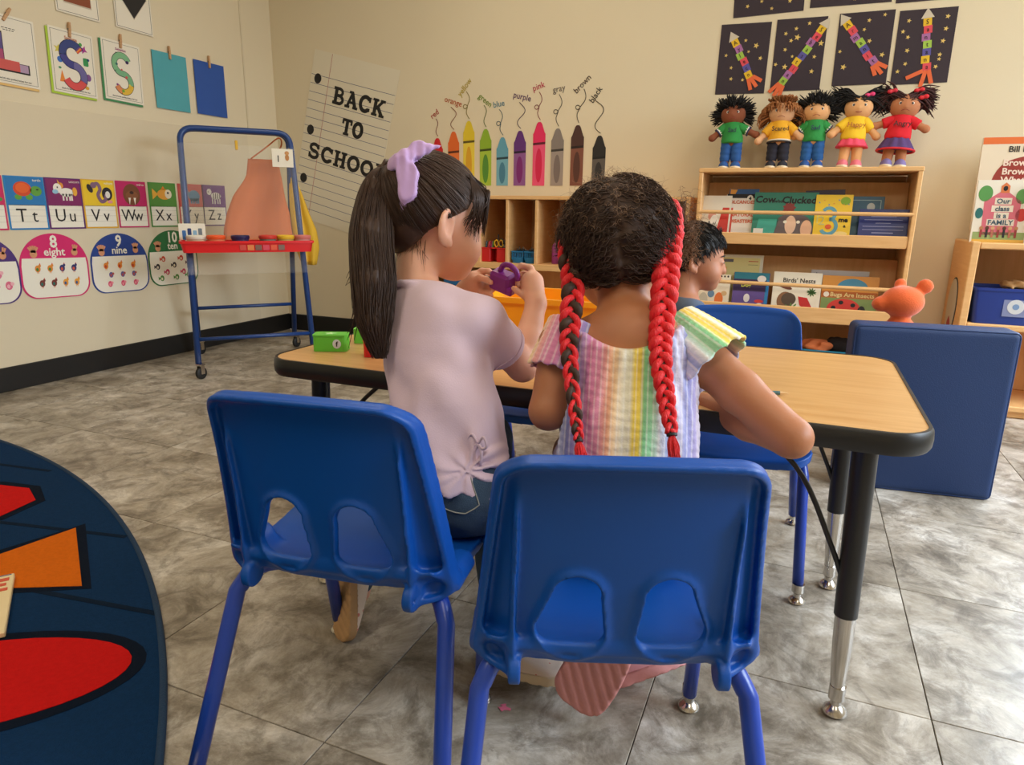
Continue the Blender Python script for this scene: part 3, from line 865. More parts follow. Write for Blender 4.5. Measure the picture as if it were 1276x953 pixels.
# fine loose hairs at the nape
cur = []
for k in range(90):
    x_ = rng.uniform(-0.055, 0.058); z_ = -0.050+rng.uniform(-0.012, 0.012); y_ = -0.052+0.35*abs(x_)
    p = HC1+HM1@vec(x_, y_, z_); e = p+HM1@vec(rng.normal()*0.006, 0.004+rng.normal()*0.004, -rng.uniform(0.012, 0.036))
    ln_ = np.linspace(0, 1, 6)[:, None]; cur.append(proj_to(lambda q: head_sdf(q, HC1, HM1, 1.0, False, neck1, (0.033, 0.036)), p*(1-ln_)+e*ln_, 0.0008, 3))
to_local(strands_mesh(cur, 0.00028, 'nape_hairs', M_HAIR1, g1), g1)
nd1 = (HC1-neck1)/np.linalg.norm(HC1-neck1); nF = frame(TM1[:, 1], nd1)
cpts = [neck1+nd1*0.013+(nF[:, 0]*0.040*math.cos(a)+nF[:, 1]*0.038*math.sin(a))+nd1*(-0.010*math.sin(a)) for a in np.linspace(0, 2*PI, 40, endpoint=False)]
# lavender T-shirt
hemn = TM1@vec(0.38, 0, 0.92); hem_p = pel1+vec(0, 0, 0.032)
def shirt1(P):
    up_ = np.asarray(P)
    loc = (P-chest1)@TM1
    fold = 0.0022*np.sin(loc[:, 0]*95+loc[:, 2]*60+2.0*noise3(P, 26, 3))*np.clip((-loc[:, 2])/0.08, 0, 1) + 0.0036*noise3(P, 38, 5) + 0.0022*np.sin((loc[:, 2]*1.0+loc[:, 0]*0.8)*70+3*noise3(P, 14, 6))*np.clip((0.02-loc[:, 2])/0.08, 0, 1)
    # gathers pulling towards the side tie at the right hip
    tie = (waist1*0.45+pel1*0.55)+TM1[:, 0]*0.082-TM1[:, 1]*0.035
    rr = P-tie; dist = np.linalg.norm(rr, axis=1); ang = np.arctan2(rr@np.array([0, 0, 1.0]), rr@TM1[:, 0])
    fold = fold + 0.0035*np.sin(ang*9)*np.exp(-(dist/0.055)**2)*np.clip(dist/0.02, 0, 1)
    t = etorso(P, [chest1+vec(0, 0, 0.045), chest1, waist1, pel1-vec(0, 0, 0.01)], [0.076, 0.090, 0.090, 0.108], TM1, 1.24)
    t = smin(t, chain(P, [shL, neck1-vec(0, 0, 0.028), shR], [0.040, 0.046, 0.040], 0.02), 0.03)
    t = smax(t, -((P-hem_p)@hemn), 0.004)
    for s_, e_ in ((shR, elR), (shL, elL)):
        ax_ = (e_-s_); ln = np.linalg.norm(ax_); ax_ = ax_/ln
        sl = cone(P, s_, s_+ax_*0.125, 0.041, 0.037)
        sl = smax(sl, (P-s_)@ax_-0.088, 0.004)
        cuff = np.abs((P-s_)@ax_-0.088)-0.0015
        t = smin(t, sl, 0.02)
    nk = neck1+vec(0, 0, 0.004); nd = (HC1-neck1)/np.linalg.norm(HC1-neck1)
    t = smax(t, (P-nk)@(nd*0.92+TM1[:, 1]*0.25), 0.004)
    col_ = np.hypot(np.hypot(*(((P-nk)@np.stack([TM1[:, 0], TM1[:, 1]], 1))).T)-0.043, (P-nk+vec(0, 0, 0.004))@nd*0.8)-0.0042
    t = smin(t, col_, 0.003)
    return t-fold
M_SHIRT1 = mat('lavender_cotton', (214, 190, 204), 0.85, bump=0.15, bscale=500, var=0.03, vscale=20, sheen=0.2)
to_local(link('shirt', sdf_mesh(shirt1, (-0.78, 0.80, 0.34), (-0.36, 1.16, 0.74), 0.0032, 'shirt'), M_SHIRT1, g1), g1)
to_local(MB().tube(cpts, 0.0048, 8, closed=True).build('collar', M_SHIRT1, g1, 'all'), g1)
# sleeve seam, cuff stitch and the little tied drawstring
st = mat('lavender_seam', (196, 170, 188), 0.85)
ax_ = (elR-shR)/np.linalg.norm(elR-shR); F_ = frame(ax_, (0.2, 0.3, 1))
def arm_ring(t0, rad, r_):
    pts = []
    for a in np.linspace(0, 2*PI, 48, endpoint=False):
        pts.append(shR+ax_*t0+(F_[:, 0]*math.cos(a)+F_[:, 2]*math.sin(a))*rad)
    pts = proj_to(shirt1, np.array(pts), 0.0006, 5)
    return to_local(MB().tube(pts, r_, 5, closed=True).build('sleeve_seam', st, g1, 'all'), g1)
arm_ring(0.076, 0.038, 0.0011)
tie = at(600, 553, 1.03)
tie = proj_to(shirt1, [tie], 0.004, 8)[0]
bow = MB()
for sg, w in ((-1, 0.020), (1, 0.016)):
    b0 = tie; lp = [b0, b0+TM1[:, 0]*sg*w*0.6+vec(0, 0, 0.012), b0+TM1[:, 0]*sg*w+vec(0, 0, 0.0), b0+TM1[:, 0]*sg*w*0.5-vec(0, 0, 0.006), b0]
    bow.tube([p-TM1[:, 1]*0.004 for p in bez(lp, 5)], 0.0022, 6)
    bow.tube([p-TM1[:, 1]*0.004 for p in bez([b0, b0+TM1[:, 0]*sg*0.006-vec(0, 0, 0.014), b0+TM1[:, 0]*sg*0.004-vec(0, 0, 0.032)], 5)], 0.0024, 6)
to_local(bow.build('drawstring_bow', M_SHIRT1, g1, 'all'), g1)
# jeans
def jeans1(P):
    d = etorso(P, [waist1*0.25+pel1*0.75, pel1, pel1-vec(0, 0, 0.012)], [0.068, 0.084, 0.091], TM1, 1.26)
    d = smin(d, chain(P, [hipR-vec(0, 0, 0.015), kneeR, ankR], [0.062, 0.050, 0.036], 0.02), 0.025)
    d = smin(d, chain(P, [hipL-vec(0, 0, 0.015), kneeL, ankL], [0.062, 0.050, 0.036], 0.02), 0.025)
    d = smax(d, 0.341-P[:, 2], 0.02) if False else d
    return d - 0.0018*noise3(P, 60, 9)
def jeans1c(P):
    sit = np.where(P[:, 1] < 1.10, 0.336-P[:, 2], -1)       # flattened where they press on the seat
    sit = np.where(P[:, 2] < 0.25, -1, sit)
    return smax(jeans1(P), sit, 0.008)
M_JEAN = mat('denim_blue', (54, 76, 98), 0.85, bump=0.5, bscale=700, var=0.3, vscale=28)
to_local(link('jeans', sdf_mesh(jeans1c, (-0.86, 0.76, 0.05), (-0.30, 1.30, 0.50), 0.0040, 'jeans'), M_JEAN, g1), g1)
stm = mat('denim_stitch', (150, 150, 140), 0.8)
pk = at(575, 606, 1.02)
pp = [pk+TM1[:, 0]*a+vec(0, 0, b) for a, b in ((-0.040, 0.030), (0.012, 0.036), (0.020, 0.012), (0.034, -0.020), (0.010, -0.032), (-0.03, -0.026))]
pp = proj_to(jeans1, np.concatenate([np.linspace(pp[i], pp[(i+1) % 6], 6, endpoint=False) for i in range(6)]), 0.0006, 12)
to_local(MB().tube(pp, 0.0011, 5, closed=True).build('pocket_stitch', stm, g1, 'all'), g1)

# shoes: cream canvas with pink flecks, brown ribbed soles
def shoe_parts(root, ank, toe_dir, sole_n, up_m, sole_m, prefix, L_=0.165, W_=0.031):
    """ank: ankle point; toe_dir: heel->toe; sole_n: direction the sole faces"""
    t = np.asarray(toe_dir, float); t /= np.linalg.norm(t)
    n = np.asarray(sole_n, float); n = n-t*(n@t); n /= np.linalg.norm(n)
    w = np.cross(t, n); M = np.stack([w, t, -n], 1)
    heel = ank + n*0.042 - t*0.030
    def shp(q):
        y = q[:, 1]; hw = W_*(0.80+0.28*np.sin(np.clip(y/L_, 0, 1)*PI*0.85))
        return y, hw
    def sole(P):
        q = (P-heel)@M; y, hw = shp(q)
        r_ = rnd2(np.abs(q[:, 0])-hw, np.abs(y-L_*0.42)-L_*0.5, 0.03)
        gro = 0.0016*(np.sin(q[:, 0]*260+q[:, 1]*260) > 0.5)*(q[:, 2] < 0.002)
        return np.maximum(r_, np.abs(q[:, 2]-0.008)-0.010+gro)
    def upper(P):
        q = (P-heel)@M; y, hw = shp(q)
        top = 0.055-0.030*np.clip((y-0.04)/0.09, 0, 1)
        r_ = rnd2(np.abs(q[:, 0])-hw*0.92+0.20*np.clip(q[:, 2]-0.02, 0, 1), np.abs(y-L_*0.42)-L_*0.48, 0.028)
        d = smax(smax(r_, q[:, 2]-top, 0.012), 0.012-q[:, 2], 0.003)
        return d
    lo = np.minimum(heel, heel+t*L_)-0.07; hi = np.maximum(heel, heel+t*L_)+0.09
    o = to_local(link('shoe', sdf_mesh(upper, lo, hi, 0.0035, 'shoe'), up_m, root), root)
    s = to_local(link('sole', sdf_mesh(sole, lo, hi, 0.003, 'sole'), sole_m, root), root)
    s.parent = o
    return o
def flecked(name, base, fleck, sc=55):
    m = mat(name, base, 0.75, bump=0.1, bscale=400)
    N = m.node_tree.nodes; L = m.node_tree.links
    tc = N.new('ShaderNodeTexCoord'); v = N.new('ShaderNodeTexVoronoi'); v.inputs['Scale'].default_value = sc
    L.new(tc.outputs['Object'], v.inputs['Vector'])
    r = N.new('ShaderNodeValToRGB'); r.color_ramp.interpolation = 'CONSTANT'
    r.color_ramp.elements[0].color = lin(fleck); r.color_ramp.elements[1].color = lin(base); r.color_ramp.elements[1].position = 0.22
    L.new(v.outputs['Distance'], r.inputs['Fac']); L.new(r.outputs['Color'], N['Principled BSDF'].inputs['Base Color'])
    return m
M_SHOE1 = flecked('cream_floral_canvas', (224, 204, 186), (206, 120, 110))
M_SOLE1 = mat('shoe_sole_tan', (176, 138, 96), 0.7, bump=0.3, bscale=120, var=0.15, vscale=40)
M_SOLE1b = mat('shoe_sole_cream', (214, 192, 160), 0.7, bump=0.2, bscale=120)
shoe_parts(g1, vec(-0.762, 1.045, 0.105), (0.12, -0.25, -0.80), (-0.42, -0.85, 0.25), M_SHOE1, M_SOLE1, 'left')
shoe_parts(g1, vec(-0.430, 1.005, 0.066), (0.97, 0.10, -0.0), (0, 0.02, -1), M_SHOE1, M_SOLE1b, 'right')

# hair: combed cap, ponytail and wispy fringe
def skull1(P): 
    q = (P-HC1)@HM1
    return elli(q, (0, -0.012, 0.016), (0.0745, 0.0925, 0.0800))
def hairline1(q):
    return np.interp(q[:, 2], [-0.085, -0.062, -0.030, -0.006, 0.015, 0.045, 0.085, 0.12], [-0.060, -0.050, -0.034, -0.006, 0.028, 0.046, 0.056, 0.06])
def cap1(P):
    q = (P-HC1)@HM1
    d = skull1(P)-0.004
    d = smin(d, elli(q, (0, -0.045, -0.030), (0.052, 0.040, 0.045)), 0.02)
    cmb = 0.0006*np.sin(np.arctan2(q[:, 0], q[:, 2]+0.02+0.4*(q[:, 1]+0.05))*70)
    return smax(d+cmb, q[:, 1]-hairline1(q), 0.008)
to_local(link('hair', sdf_mesh(cap1, HC1-0.125, HC1+0.125, 0.0030, 'hair'), M_HAIR1, g1), g1)
anc = HC1 + HM1@vec(-0.006, -0.080, 0.062)
cur = []
th = rng.uniform(0, 2*PI, 520); ph = rng.uniform(0, 1, 520)
for a, b in zip(th, ph):
    qq = vec(0.08*math.cos(a), 0.0, 0.08*math.sin(a)+0.0); z_ = qq[2]
    z_ = max(z_, -0.070); y_ = float(hairline1(np.array([[0, 0, z_]]))[0])*b**0.5 - 0.06*(1-b**0.5)
    start = HC1+HM1@vec(qq[0], y_, z_)
    line = np.linspace(start, anc, 9)
    line = proj_to(lambda p: skull1(p)-0.005, line, 0.0012+0.001*rng.random(), 3)
    line[-1] = anc+HM1@vec(*(rng.normal(size=3)*0.004))
    cur.append(line)
to_local(strands_mesh(cur, 0.0008, 'combed_strands', M_HAIR1, g1), g1)
# fringe over the forehead, seen at the right edge of the face
cur = []
for k in range(420):
    x_ = rng.uniform(-0.06, 0.068); ys_ = rng.uniform(-0.035, 0.045); zs_ = 0.016+0.0845*math.sqrt(max(0.05, 1-((ys_+0.012)/0.0965)**2-(x_*0.75/0.0785)**2)); s_ = HC1+HM1@vec(x_*0.75, ys_, zs_-0.001)
    e_ = HC1+HM1@vec(x_*1.05, 0.088-0.55*max(0, abs(x_)-0.02)+rng.normal()*0.002, rng.uniform(-0.014, 0.020)-0.5*max(0, x_-0.04))
    m_ = HC1+HM1@vec(x_*0.95, 0.084-0.4*max(0, abs(x_)-0.02)+rng.normal()*0.0015, 0.052)
    cur.append(bez([s_, HC1+HM1@vec(x_*0.85, 0.062-0.2*max(0, abs(x_)-0.02)+rng.normal()*0.004, 0.016+0.0850*math.sqrt(max(0.05, 1-(0.072/0.0965)**2-(x_*0.85/0.0785)**2))+rng.normal()*0.0012), m_, e_], 5))
for k in range(60):
    x_ = 0.070; s_ = HC1+HM1@vec(0.055, 0.03, 0.070)
    e_ = HC1+HM1@vec(0.070+rng.normal()*0.003, rng.uniform(0.02, 0.055), rng.uniform(-0.035, 0.0))
    cur.append(bez([s_, HC1+HM1@vec(0.073, 0.045+rng.normal()*0.008, 0.035), e_], 6))
to_local(strands_mesh(cur, 0.0010, 'fringe', M_HAIR1, g1), g1)
# ponytail
PT = [at(503, 218, 1.165), at(485, 212, 1.130), at(470, 238, 1.105), at(463, 290, 1.085), at(466, 350, 1.075), at(466, 400, 1.07), at(474, 447, 1.068)]
PRr = [0.016, 0.023, 0.028, 0.034, 0.035, 0.028, 0.009]
def pony(P): return chain(P, PT, PRr, 0.015)+0.009 + 0.002*np.sin(((P-PT[2])@RT)*500)
pt_o = to_local(link('ponytail', sdf_mesh(pony, np.min(PT, 0)-0.05, np.max(PT, 0)+0.05, 0.004, 'ponytail'), M_HAIR1, g1), g1)
cur = []
PTc = bez(PT, 5); PRc = np.interp(np.linspace(0, 1, len(PTc)), np.linspace(0, 1, len(PRr)), PRr)
for k in range(1700):
    a = rng.uniform(0, 2*PI); rad = rng.uniform(0.5, 1.02)
    wv = rng.uniform(0, 6.28); ln = 1.0-0.36*rng.random()**1.6; a2 = a+rng.normal()*0.25
    tt = np.linspace(0, ln, 26); gp = np.linspace(0, 1, len(PTc)); ctr = np.stack([np.interp(tt, gp, PTc[:, j]) for j in range(3)], 1)
    off = np.interp(tt, gp, PRc)*rad
    aa = a+(a2-a)*tt+0.25*np.sin(tt*9+wv)*tt
    p = ctr + (np.cos(aa)*off)[:, None]*RT + (np.sin(aa)*off)[:, None]*FW*0.85 + (0.004*np.sin(tt*14+wv)*tt**2)[:, None]*RT
    cur.append(p)
for k in range(10):                                     # loose fly-away hairs
    a = at(455, 300+rng.uniform(-40, 60), 1.08); cur.append(bez([a, a+RT*-0.012-vec(0, 0, 0.05), a-RT*(0.02+0.02*rng.random())-vec(0, 0, 0.07+0.05*rng.random())], 5))
s_ = to_local(strands_mesh(cur, 0.0011, 'ponytail_strands', M_HAIR1, g1), g1); s_.parent = pt_o
# lavender scrunchie with a knot, a drooping loop and a pointed tail
M_SCR = mat('lavender_satin', (196, 160, 214), 0.5, bump=0.1, bscale=60, sheen=0.3)
sc_c = at(503, 212, 1.088)
def scrunchie(P):
    q = P-sc_c; u = q@RT; v = q@UP; w = q@FW
    knot = elli(np.stack([u, v, w], 1), (0.004, 0.016, -0.016), (0.014, 0.011, 0.012))
    # leaf-shaped loop hanging along the side of the head
    L0 = np.stack([u, v, w], 1)
    loop = chain(L0, [(0.000, 0.010, -0.018), (0.010, -0.014, -0.022), (0.010, -0.040, -0.018), (-0.004, -0.074, -0.010)], [0.010, 0.0155, 0.0145, 0.002], 0.01)
    loop = np.maximum(loop, np.abs(w+0.019+0.1*u)-0.008)
    tail = chain(L0, [(0.008, 0.016, -0.016), (0.026, 0.028, -0.016), (0.060, 0.034, -0.012)], [0.010, 0.012, 0.0015], 0.008)
    tail = np.maximum(tail, np.abs(w+0.016)-0.006)
    ring = np.hypot(np.hypot(u+0.002-0.1*v, w+0.000)-0.017, v*0.6-0.004)-0.007
    d = smin(knot, loop, 0.006); d = smin(d, tail, 0.008); d = smin(d, ring, 0.006)
    return d - 0.0012*np.sin(u*420+w*260)*np.exp(-(v-0.015)**2/0.0009) - 0.0006*noise3(P, 120, 2)
to_local(link('scrunchie', sdf_mesh(scrunchie, sc_c-0.10, sc_c+0.09, 0.0028, 'scrunchie'), M_SCR, g1), g1)

# purple toy padlock in her hands
lk_c = at(626, 350, 1.262)
lock = thing('toy_padlock', 'purple plastic toy padlock held in the hands of the girl in lavender', 'toy', tuple(lk_c))
M_PURP = mat('toy_plastic_purple', (128, 38, 140), 0.4)
LM = frame((0.25, 0.95, 0.30), (0.25, -0.2, 1))
Lm = Matrix(LM.tolist())
MB().box((0, 0, 0), (0.044, 0.030, 0.038), 0.005, rot=Lm).build('lock_body', M_PURP, lock, 30)
sh = [LM@vec(-0.006, 0.0, 0.019), LM@vec(0.0, 0.0, 0.032), LM@vec(0.014, 0.0, 0.037), LM@vec(0.029, 0.0, 0.030), LM@vec(0.034, 0.0, 0.014)]
MB().tube(bez(sh, 6), 0.0052, 10).build('shackle', M_PURP, lock, 'all')
MB().box(tuple(LM@vec(0.022, -0.006, -0.010)), (0.016, 0.016, 0.016), 0.003, rot=Lm).build('latch', M_PURP, lock, 30)
mb = MB().box(tuple(LM@vec(-0.032, -0.004, -0.006)), (0.020, 0.010, 0.012), 0.004, rot=Lm)
mb.build('key', mat('toy_key_dark', (50, 46, 46), 0.4), lock, 30)
# ---------------------------------------------------------------- the girl with red braids
g2 = thing('person', 'girl with curly brown hair, red braids and pastel striped ruffle top', 'person', (CH_R[0], CH_R[1]+0.05, 0))
v2 = vec(-0.25, 0.968, 0)
HC2 = at(771, 308, 1.085)
_f = vec(-0.29, 0.93, -0.22); HM2 = frame(_f, (-0.13*1.0, -0.05, 1.0))
neck2 = at(779, 408, 1.055); sR2 = at(862, 434, 1.055); sL2 = at(702, 431, 1.045)
chest2 = at(784, 475, 1.045); waist2 = at(783, 555, 1.01); pel2 = at(783, 606, 0.995)
TM2 = frame(v2)
eR2 = at(986, 545, 0.975); wR2 = at(880, 506, 1.13); pR2 = at(835, 500, 1.19)
eL2 = at(683, 512, 1.03); wL2 = at(735, 490, 1.17); pL2 = at(765, 490, 1.20)
kR2 = vec(-0.22, 1.21, 0.385); kL2 = vec(-0.36, 1.19, 0.385); aR2 = vec(-0.185, 1.10, 0.10); aL2 = vec(-0.235, 1.01, 0.15)
hR2 = pel2+TM2[:, 0]*0.045; hL2 = pel2-TM2[:, 0]*0.045
def fingers_for(p, M, s=1):
    out = []
    for i, (lx, ln) in enumerate(((-0.022, 0.036), (-0.008, 0.042), (0.007, 0.040), (0.021, 0.031))):
        b = p+M@vec(lx, 0.012, 0); out.append([b, b+M@vec(0, ln*0.5, -0.002), b+M@vec(0, ln*0.9, -0.012), b+M@vec(0, ln*1.05, -0.022)])
    out.append([p+M@vec(-0.024*s, -0.012, 0), p+M@vec(-0.038*s, 0.004, -0.006), p+M@vec(-0.040*s, 0.022, -0.014)])
    return out
def torso2(P, o=0.0):
    d = etorso(P, [chest2+vec(0, 0, 0.05), chest2, waist2, pel2], [0.076+o, 0.086+o, 0.082+o, 0.088+o], TM2, 1.35)
    return smin(d, chain(P, [sL2, neck2-vec(0, 0, 0.036), sR2], [0.034+o, 0.046+o, 0.034+o], 0.02), 0.035)
def body2(P):
    d = torso2(P)
    d = smin(d, chain(P, [sR2, sR2*0.5+eR2*0.5, eR2], [0.035, 0.0325, 0.029], 0.01), 0.02)
    d = smin(d, chain(P, [eR2, eR2*0.55+wR2*0.45, wR2, pR2], [0.0285, 0.028, 0.020, 0.022], 0.01), 0.008)
    d = smin(d, chain(P, [sL2, eL2], [0.035, 0.028], 0.01), 0.02)
    d = smin(d, chain(P, [eL2, wL2, pL2], [0.028, 0.020, 0.022], 0.01), 0.008)
    FM = frame((-0.75, 0.6, 0.0)); d = hand_fingers(P, d, fingers_for(pR2, FM, 1))
    FM = frame((0.55, 0.8, 0.0)); d = hand_fingers(P, d, fingers_for(pL2, FM, -1))
    d = smin(d, chain(P, [hR2, kR2, aR2, aR2-vec(0, 0, 0.03)], [0.055, 0.040, 0.025, 0.026], 0.02), 0.02)
    d = smin(d, chain(P, [hL2, kL2, aL2, aL2-vec(0, 0.01, 0.03)], [0.055, 0.040, 0.025, 0.026], 0.02), 0.02)
    return add_head(P, d, HC2, 0.012, HM2, 1.02, True, neck2, (0.040, 0.043))
to_local(link('body', sdf_mesh(body2, (-0.46, 0.78, 0.04), (0.07, 1.36, 0.91), 0.0034, 'body'), M_SKIN2, g2), g2)
for c in ((-0.029, 0.0795, -0.008), (0.029, 0.0795, -0.008)):
    e = MB().lathe([(0.0001, -0.006), (0.0055, -0.002), (0.0055, 0.002), (0.0001, 0.006)], 12).build('eye', eye_m, g2, 'all')
    e.location = Vector(HC2 + HM2@(np.array(c)*1.02)) - g2.location

# crinkled gauze top, striped in pastels
def gauze(name):
    m = bpy.data.materials.new(name); m.use_nodes = True; MATS[name] = m
    N = m.node_tree.nodes; L = m.node_tree.links; b = N['Principled BSDF']; b.inputs['Roughness'].default_value = 0.9
    b.inputs['Sheen Weight'].default_value = 0.2
    at_ = N.new('ShaderNodeAttribute'); at_.attribute_name = 'stripe'
    r = N.new('ShaderNodeValToRGB'); r.color_ramp.interpolation = 'LINEAR'
    cols = [(0.0, (118, 128, 186)), (0.08, (190, 194, 222)), (0.14, (124, 128, 190)), (0.21, (176, 150, 200)), (0.27, (214, 130, 178)), (0.34, (220, 146, 176)),
            (0.40, (236, 172, 146)), (0.44, (240, 204, 160)), (0.50, (228, 224, 204)), (0.545, (226, 222, 196)), (0.57, (240, 214, 84)), (0.605, (238, 212, 90)),
            (0.635, (128, 196, 138)), (0.69, (150, 206, 164)), (0.74, (214, 220, 226)), (0.80, (140, 152, 202)), (0.86, (206, 204, 228)), (0.92, (132, 138, 196)), (1.0, (180, 168, 214))]
    el = r.color_ramp.elements
    el[0].position, el[0].color = cols[0][0], lin(cols[0][1]); el[1].position, el[1].color = 1.0, lin(cols[-1][1])
    for p, c in cols[1:-1]: k = el.new(p); k.color = lin(c)
    L.new(at_.outputs['Fac'], r.inputs['Fac'])
    # thin woven pale lines
    sn = N.new('ShaderNodeMath'); sn.operation = 'MULTIPLY'; sn.inputs[1].default_value = 165.0
    s2 = N.new('ShaderNodeMath'); s2.operation = 'SINE'
    L.new(at_.outputs['Fac'], sn.inputs[0]); L.new(sn.outputs[0], s2.inputs[0])
    mr = N.new('ShaderNodeMapRange'); mr.inputs['From Min'].default_value = 0.3; mr.inputs['From Max'].default_value = 1.0; mr.inputs['To Max'].default_value = 0.4
    L.new(s2.outputs[0], mr.inputs['Value'])
    mx = N.new('ShaderNodeMix'); mx.data_type = 'RGBA'; mx.inputs['B'].default_value = lin((238, 234, 230))
    L.new(mr.outputs['Result'], mx.inputs['Factor']); L.new(r.outputs['Color'], mx.inputs['A']); L.new(mx.outputs['Result'], b.inputs['Base Color'])
    n = N.new('ShaderNodeTexNoise'); n.inputs['Scale'].default_value = 160; tc = N.new('ShaderNodeTexCoord'); L.new(tc.outputs['Object'], n.inputs['Vector'])
    bp = N.new('ShaderNodeBump'); bp.inputs['Strength'].default_value = 0.5; bp.inputs['Distance'].default_value = 0.003
    L.new(n.outputs['Fac'], bp.inputs['Height']); L.new(bp.outputs['Normal'], b.inputs['Normal'])
    return m
M_GAUZE = gauze('pastel_striped_gauze')
def set_stripe(me, vals):
    a = me.attributes.new('stripe', 'FLOAT', 'POINT'); a.data.foreach_set('value', np.clip(vals, 0, 1).astype(np.float32))
def verts_of(me):
    a = np.empty(len(me.vertices)*3, np.float32); me.vertices.foreach_get('co', a); return a.reshape(-1, 3).astype(float)
scoop = neck2+vec(0, 0, -0.017)-TM2[:, 1]*0.045
def top2(P):
    l = (P-chest2)@TM2
    flare = np.clip(-l[:, 2]/0.12, 0, 1)
    d = etorso(P, [chest2+vec(0, 0, 0.05), chest2, waist2, pel2-vec(0, 0, 0.03)], [0.083, 0.096, 0.095, 0.108], TM2, 1.24)
    d = smin(d, chain(P, [sL2, neck2-vec(0, 0, 0.036), sR2], [0.038, 0.052, 0.038], 0.02), 0.035)
    ang = np.arctan2(l[:, 0], -l[:, 1]*1.1)
    wob = ang*26+0.9*noise3(P, 18, 4)
    d = d - 0.0020*np.sin(wob) - 0.0009*np.sin(l[:, 2]*520+2.5*noise3(P, 40, 8)) - 0.0022*noise3(P, 30, 12)
    d = smax(d, 0.335+0.004-P[:, 2], 0.004)
    # round neck opening
    nx = (P-scoop)@TM2[:, 0]
    cut = (P[:, 2]-(scoop[2]+9.0*nx**2*0.55+0.001))
    d = smax(d, cut*0.8, 0.004)
    d = smax(d, np.abs(nx+0.004)-0.118, 0.004)
    return d
me = sdf_mesh(top2, (-0.40, 0.80, 0.33), (-0.05, 1.15, 0.68), 0.0030, 'striped_top')
V_ = verts_of(me); l_ = (V_-chest2)@TM2
ang = np.arctan2(l_[:, 0], -l_[:, 1]*1.15+0.02)
set_stripe(me, 0.5+4.7*(l_[:, 0]+0.0103))
to_local(link('striped_top', me, M_GAUZE, g2), g2)
# fluttering sleeves: ruffled gauze cones standing off the shoulders
def flutter(sh, axis, r0, r1, l0, l1, up_, s_of):
    ax = axis/np.linalg.norm(axis); u = up_-ax*(up_@ax); u /= np.linalg.norm(u); w = np.cross(ax, u)
    def f(P):
        q = P-sh; t = q@ax; a = np.arctan2(q@w, q@u); rad = np.hypot(q@u, q@w)
        v = np.clip((t-l0)/(l1-l0), 0, 1)
        rr = r0+(r1-r0)*v**0.8 + 0.0024*np.sin(a*13)*v + 0.0006*np.sin(t*700)
        hem = l1+0.002*np.sin(a*13+1.2)
        return np.maximum(np.maximum(np.abs(rad-rr)-0.0028, l0-t), t-hem)*0.9
    c = sh+ax*(l0+l1)/2
    me = sdf_mesh(f, c-0.10, c+0.10, 0.0026, 'ruffle_sleeve', relax=1)
    V = verts_of(me)-sh; a = np.arctan2(V@w, V@u); set_stripe(me, s_of(a))
    return to_local(link('ruffle_sleeve', me, M_GAUZE, g2), g2)
camd = -FW
flutter(at(860, 436, 1.045), eR2-sR2, 0.048, 0.064, -0.044, 0.048, vec(0, 0, 1.0), lambda a: 0.52+np.abs(a)*0.21)
flutter(at(711, 428, 1.045), (eL2-sL2)*vec(1, 1, 1)+RT*-0.012, 0.042, 0.048, -0.030, 0.050, RT*-1.0+vec(0, 0, 0.3), lambda a: 0.45-np.abs(a)*0.16)
# pale shorts over the thighs
def shorts2(P):
    d = etorso(P, [pel2, pel2-vec(0, 0, 0.01)], [0.094, 0.096], TM2, 1.2)
    d = smin(d, chain(P, [hR2-vec(0, 0, 0.01), hR2*0.35+kR2*0.65], [0.062, 0.054], 0.02), 0.02)
    d = smin(d, chain(P, [hL2-vec(0, 0, 0.01), hL2*0.35+kL2*0.65], [0.062, 0.054], 0.02), 0.02)
    return smax(d, 0.336-P[:, 2], 0.008)
to_local(link('shorts', sdf_mesh(shorts2, (-0.42, 0.80, 0.32), (-0.08, 1.22, 0.56), 0.005, 'shorts'), mat('lavender_shorts', (188, 180, 214), 0.85, bump=0.3, bscale=300), g2), g2)
M_CLOG = mat('pink_foam_clog', (214, 150, 158), 0.65, bump=0.15, bscale=90)
M_CLOGS = mat('pink_clog_sole', (206, 140, 138), 0.7, bump=0.2, bscale=120, var=0.12, vscale=30)
shoe_parts(g2, vec(-0.225, 0.995, 0.140), (-0.42, -0.10, -0.88), (0.06, -0.97, 0.12), M_CLOG, M_CLOGS, 'left', 0.165, 0.045)
shoe_parts(g2, vec(-0.168, 1.105, 0.075), (-0.70, -0.42, -0.25), (0.25, -0.45, -0.75), M_CLOG, M_CLOGS, 'right', 0.150, 0.034)

# hair: curly cap with a centre parting, frizz and two braids wound with red yarn
def skull2(P): return elli((P-HC2)@HM2/1.02, (0, -0.012, 0.016), (0.077, 0.094, 0.079))*1.02
def cap2(P):
    q = ((P-HC2)@HM2)/1.02
    d = skull2(P)-0.006
    d = smin(d, elli(q, (0, -0.058, -0.018), (0.060, 0.036, 0.044)), 0.02)
    part = np.maximum(np.abs(q[:, 0]+0.006+0.10*q[:, 2])-0.0016, -0.02-q[:, 2])
    d = d + 0.0035*np.exp(-(np.abs(q[:, 0]+0.006+0.06*q[:, 2])/0.004)**2)*(q[:, 2] > -0.075)
    d = d - 0.0022*noise3(P, 150, 21) - 0.0025*noise3(P, 70, 22)
    hl = np.interp(q[:, 2]-0.35*np.clip(0.03-np.abs(q[:, 0]), 0, 1), [-0.078, -0.064, -0.042, -0.016, 0.004, 0.03, 0.06, 0.1], [-0.080, -0.066, -0.045, -0.030, 0.01, 0.05, 0.072, 0.09])
    return smax(d, q[:, 1]-hl, 0.010)
to_local(link('hair', sdf_mesh(cap2, HC2-0.13, HC2+0.13, 0.0028, 'hair'), M_HAIR2, g2), g2)
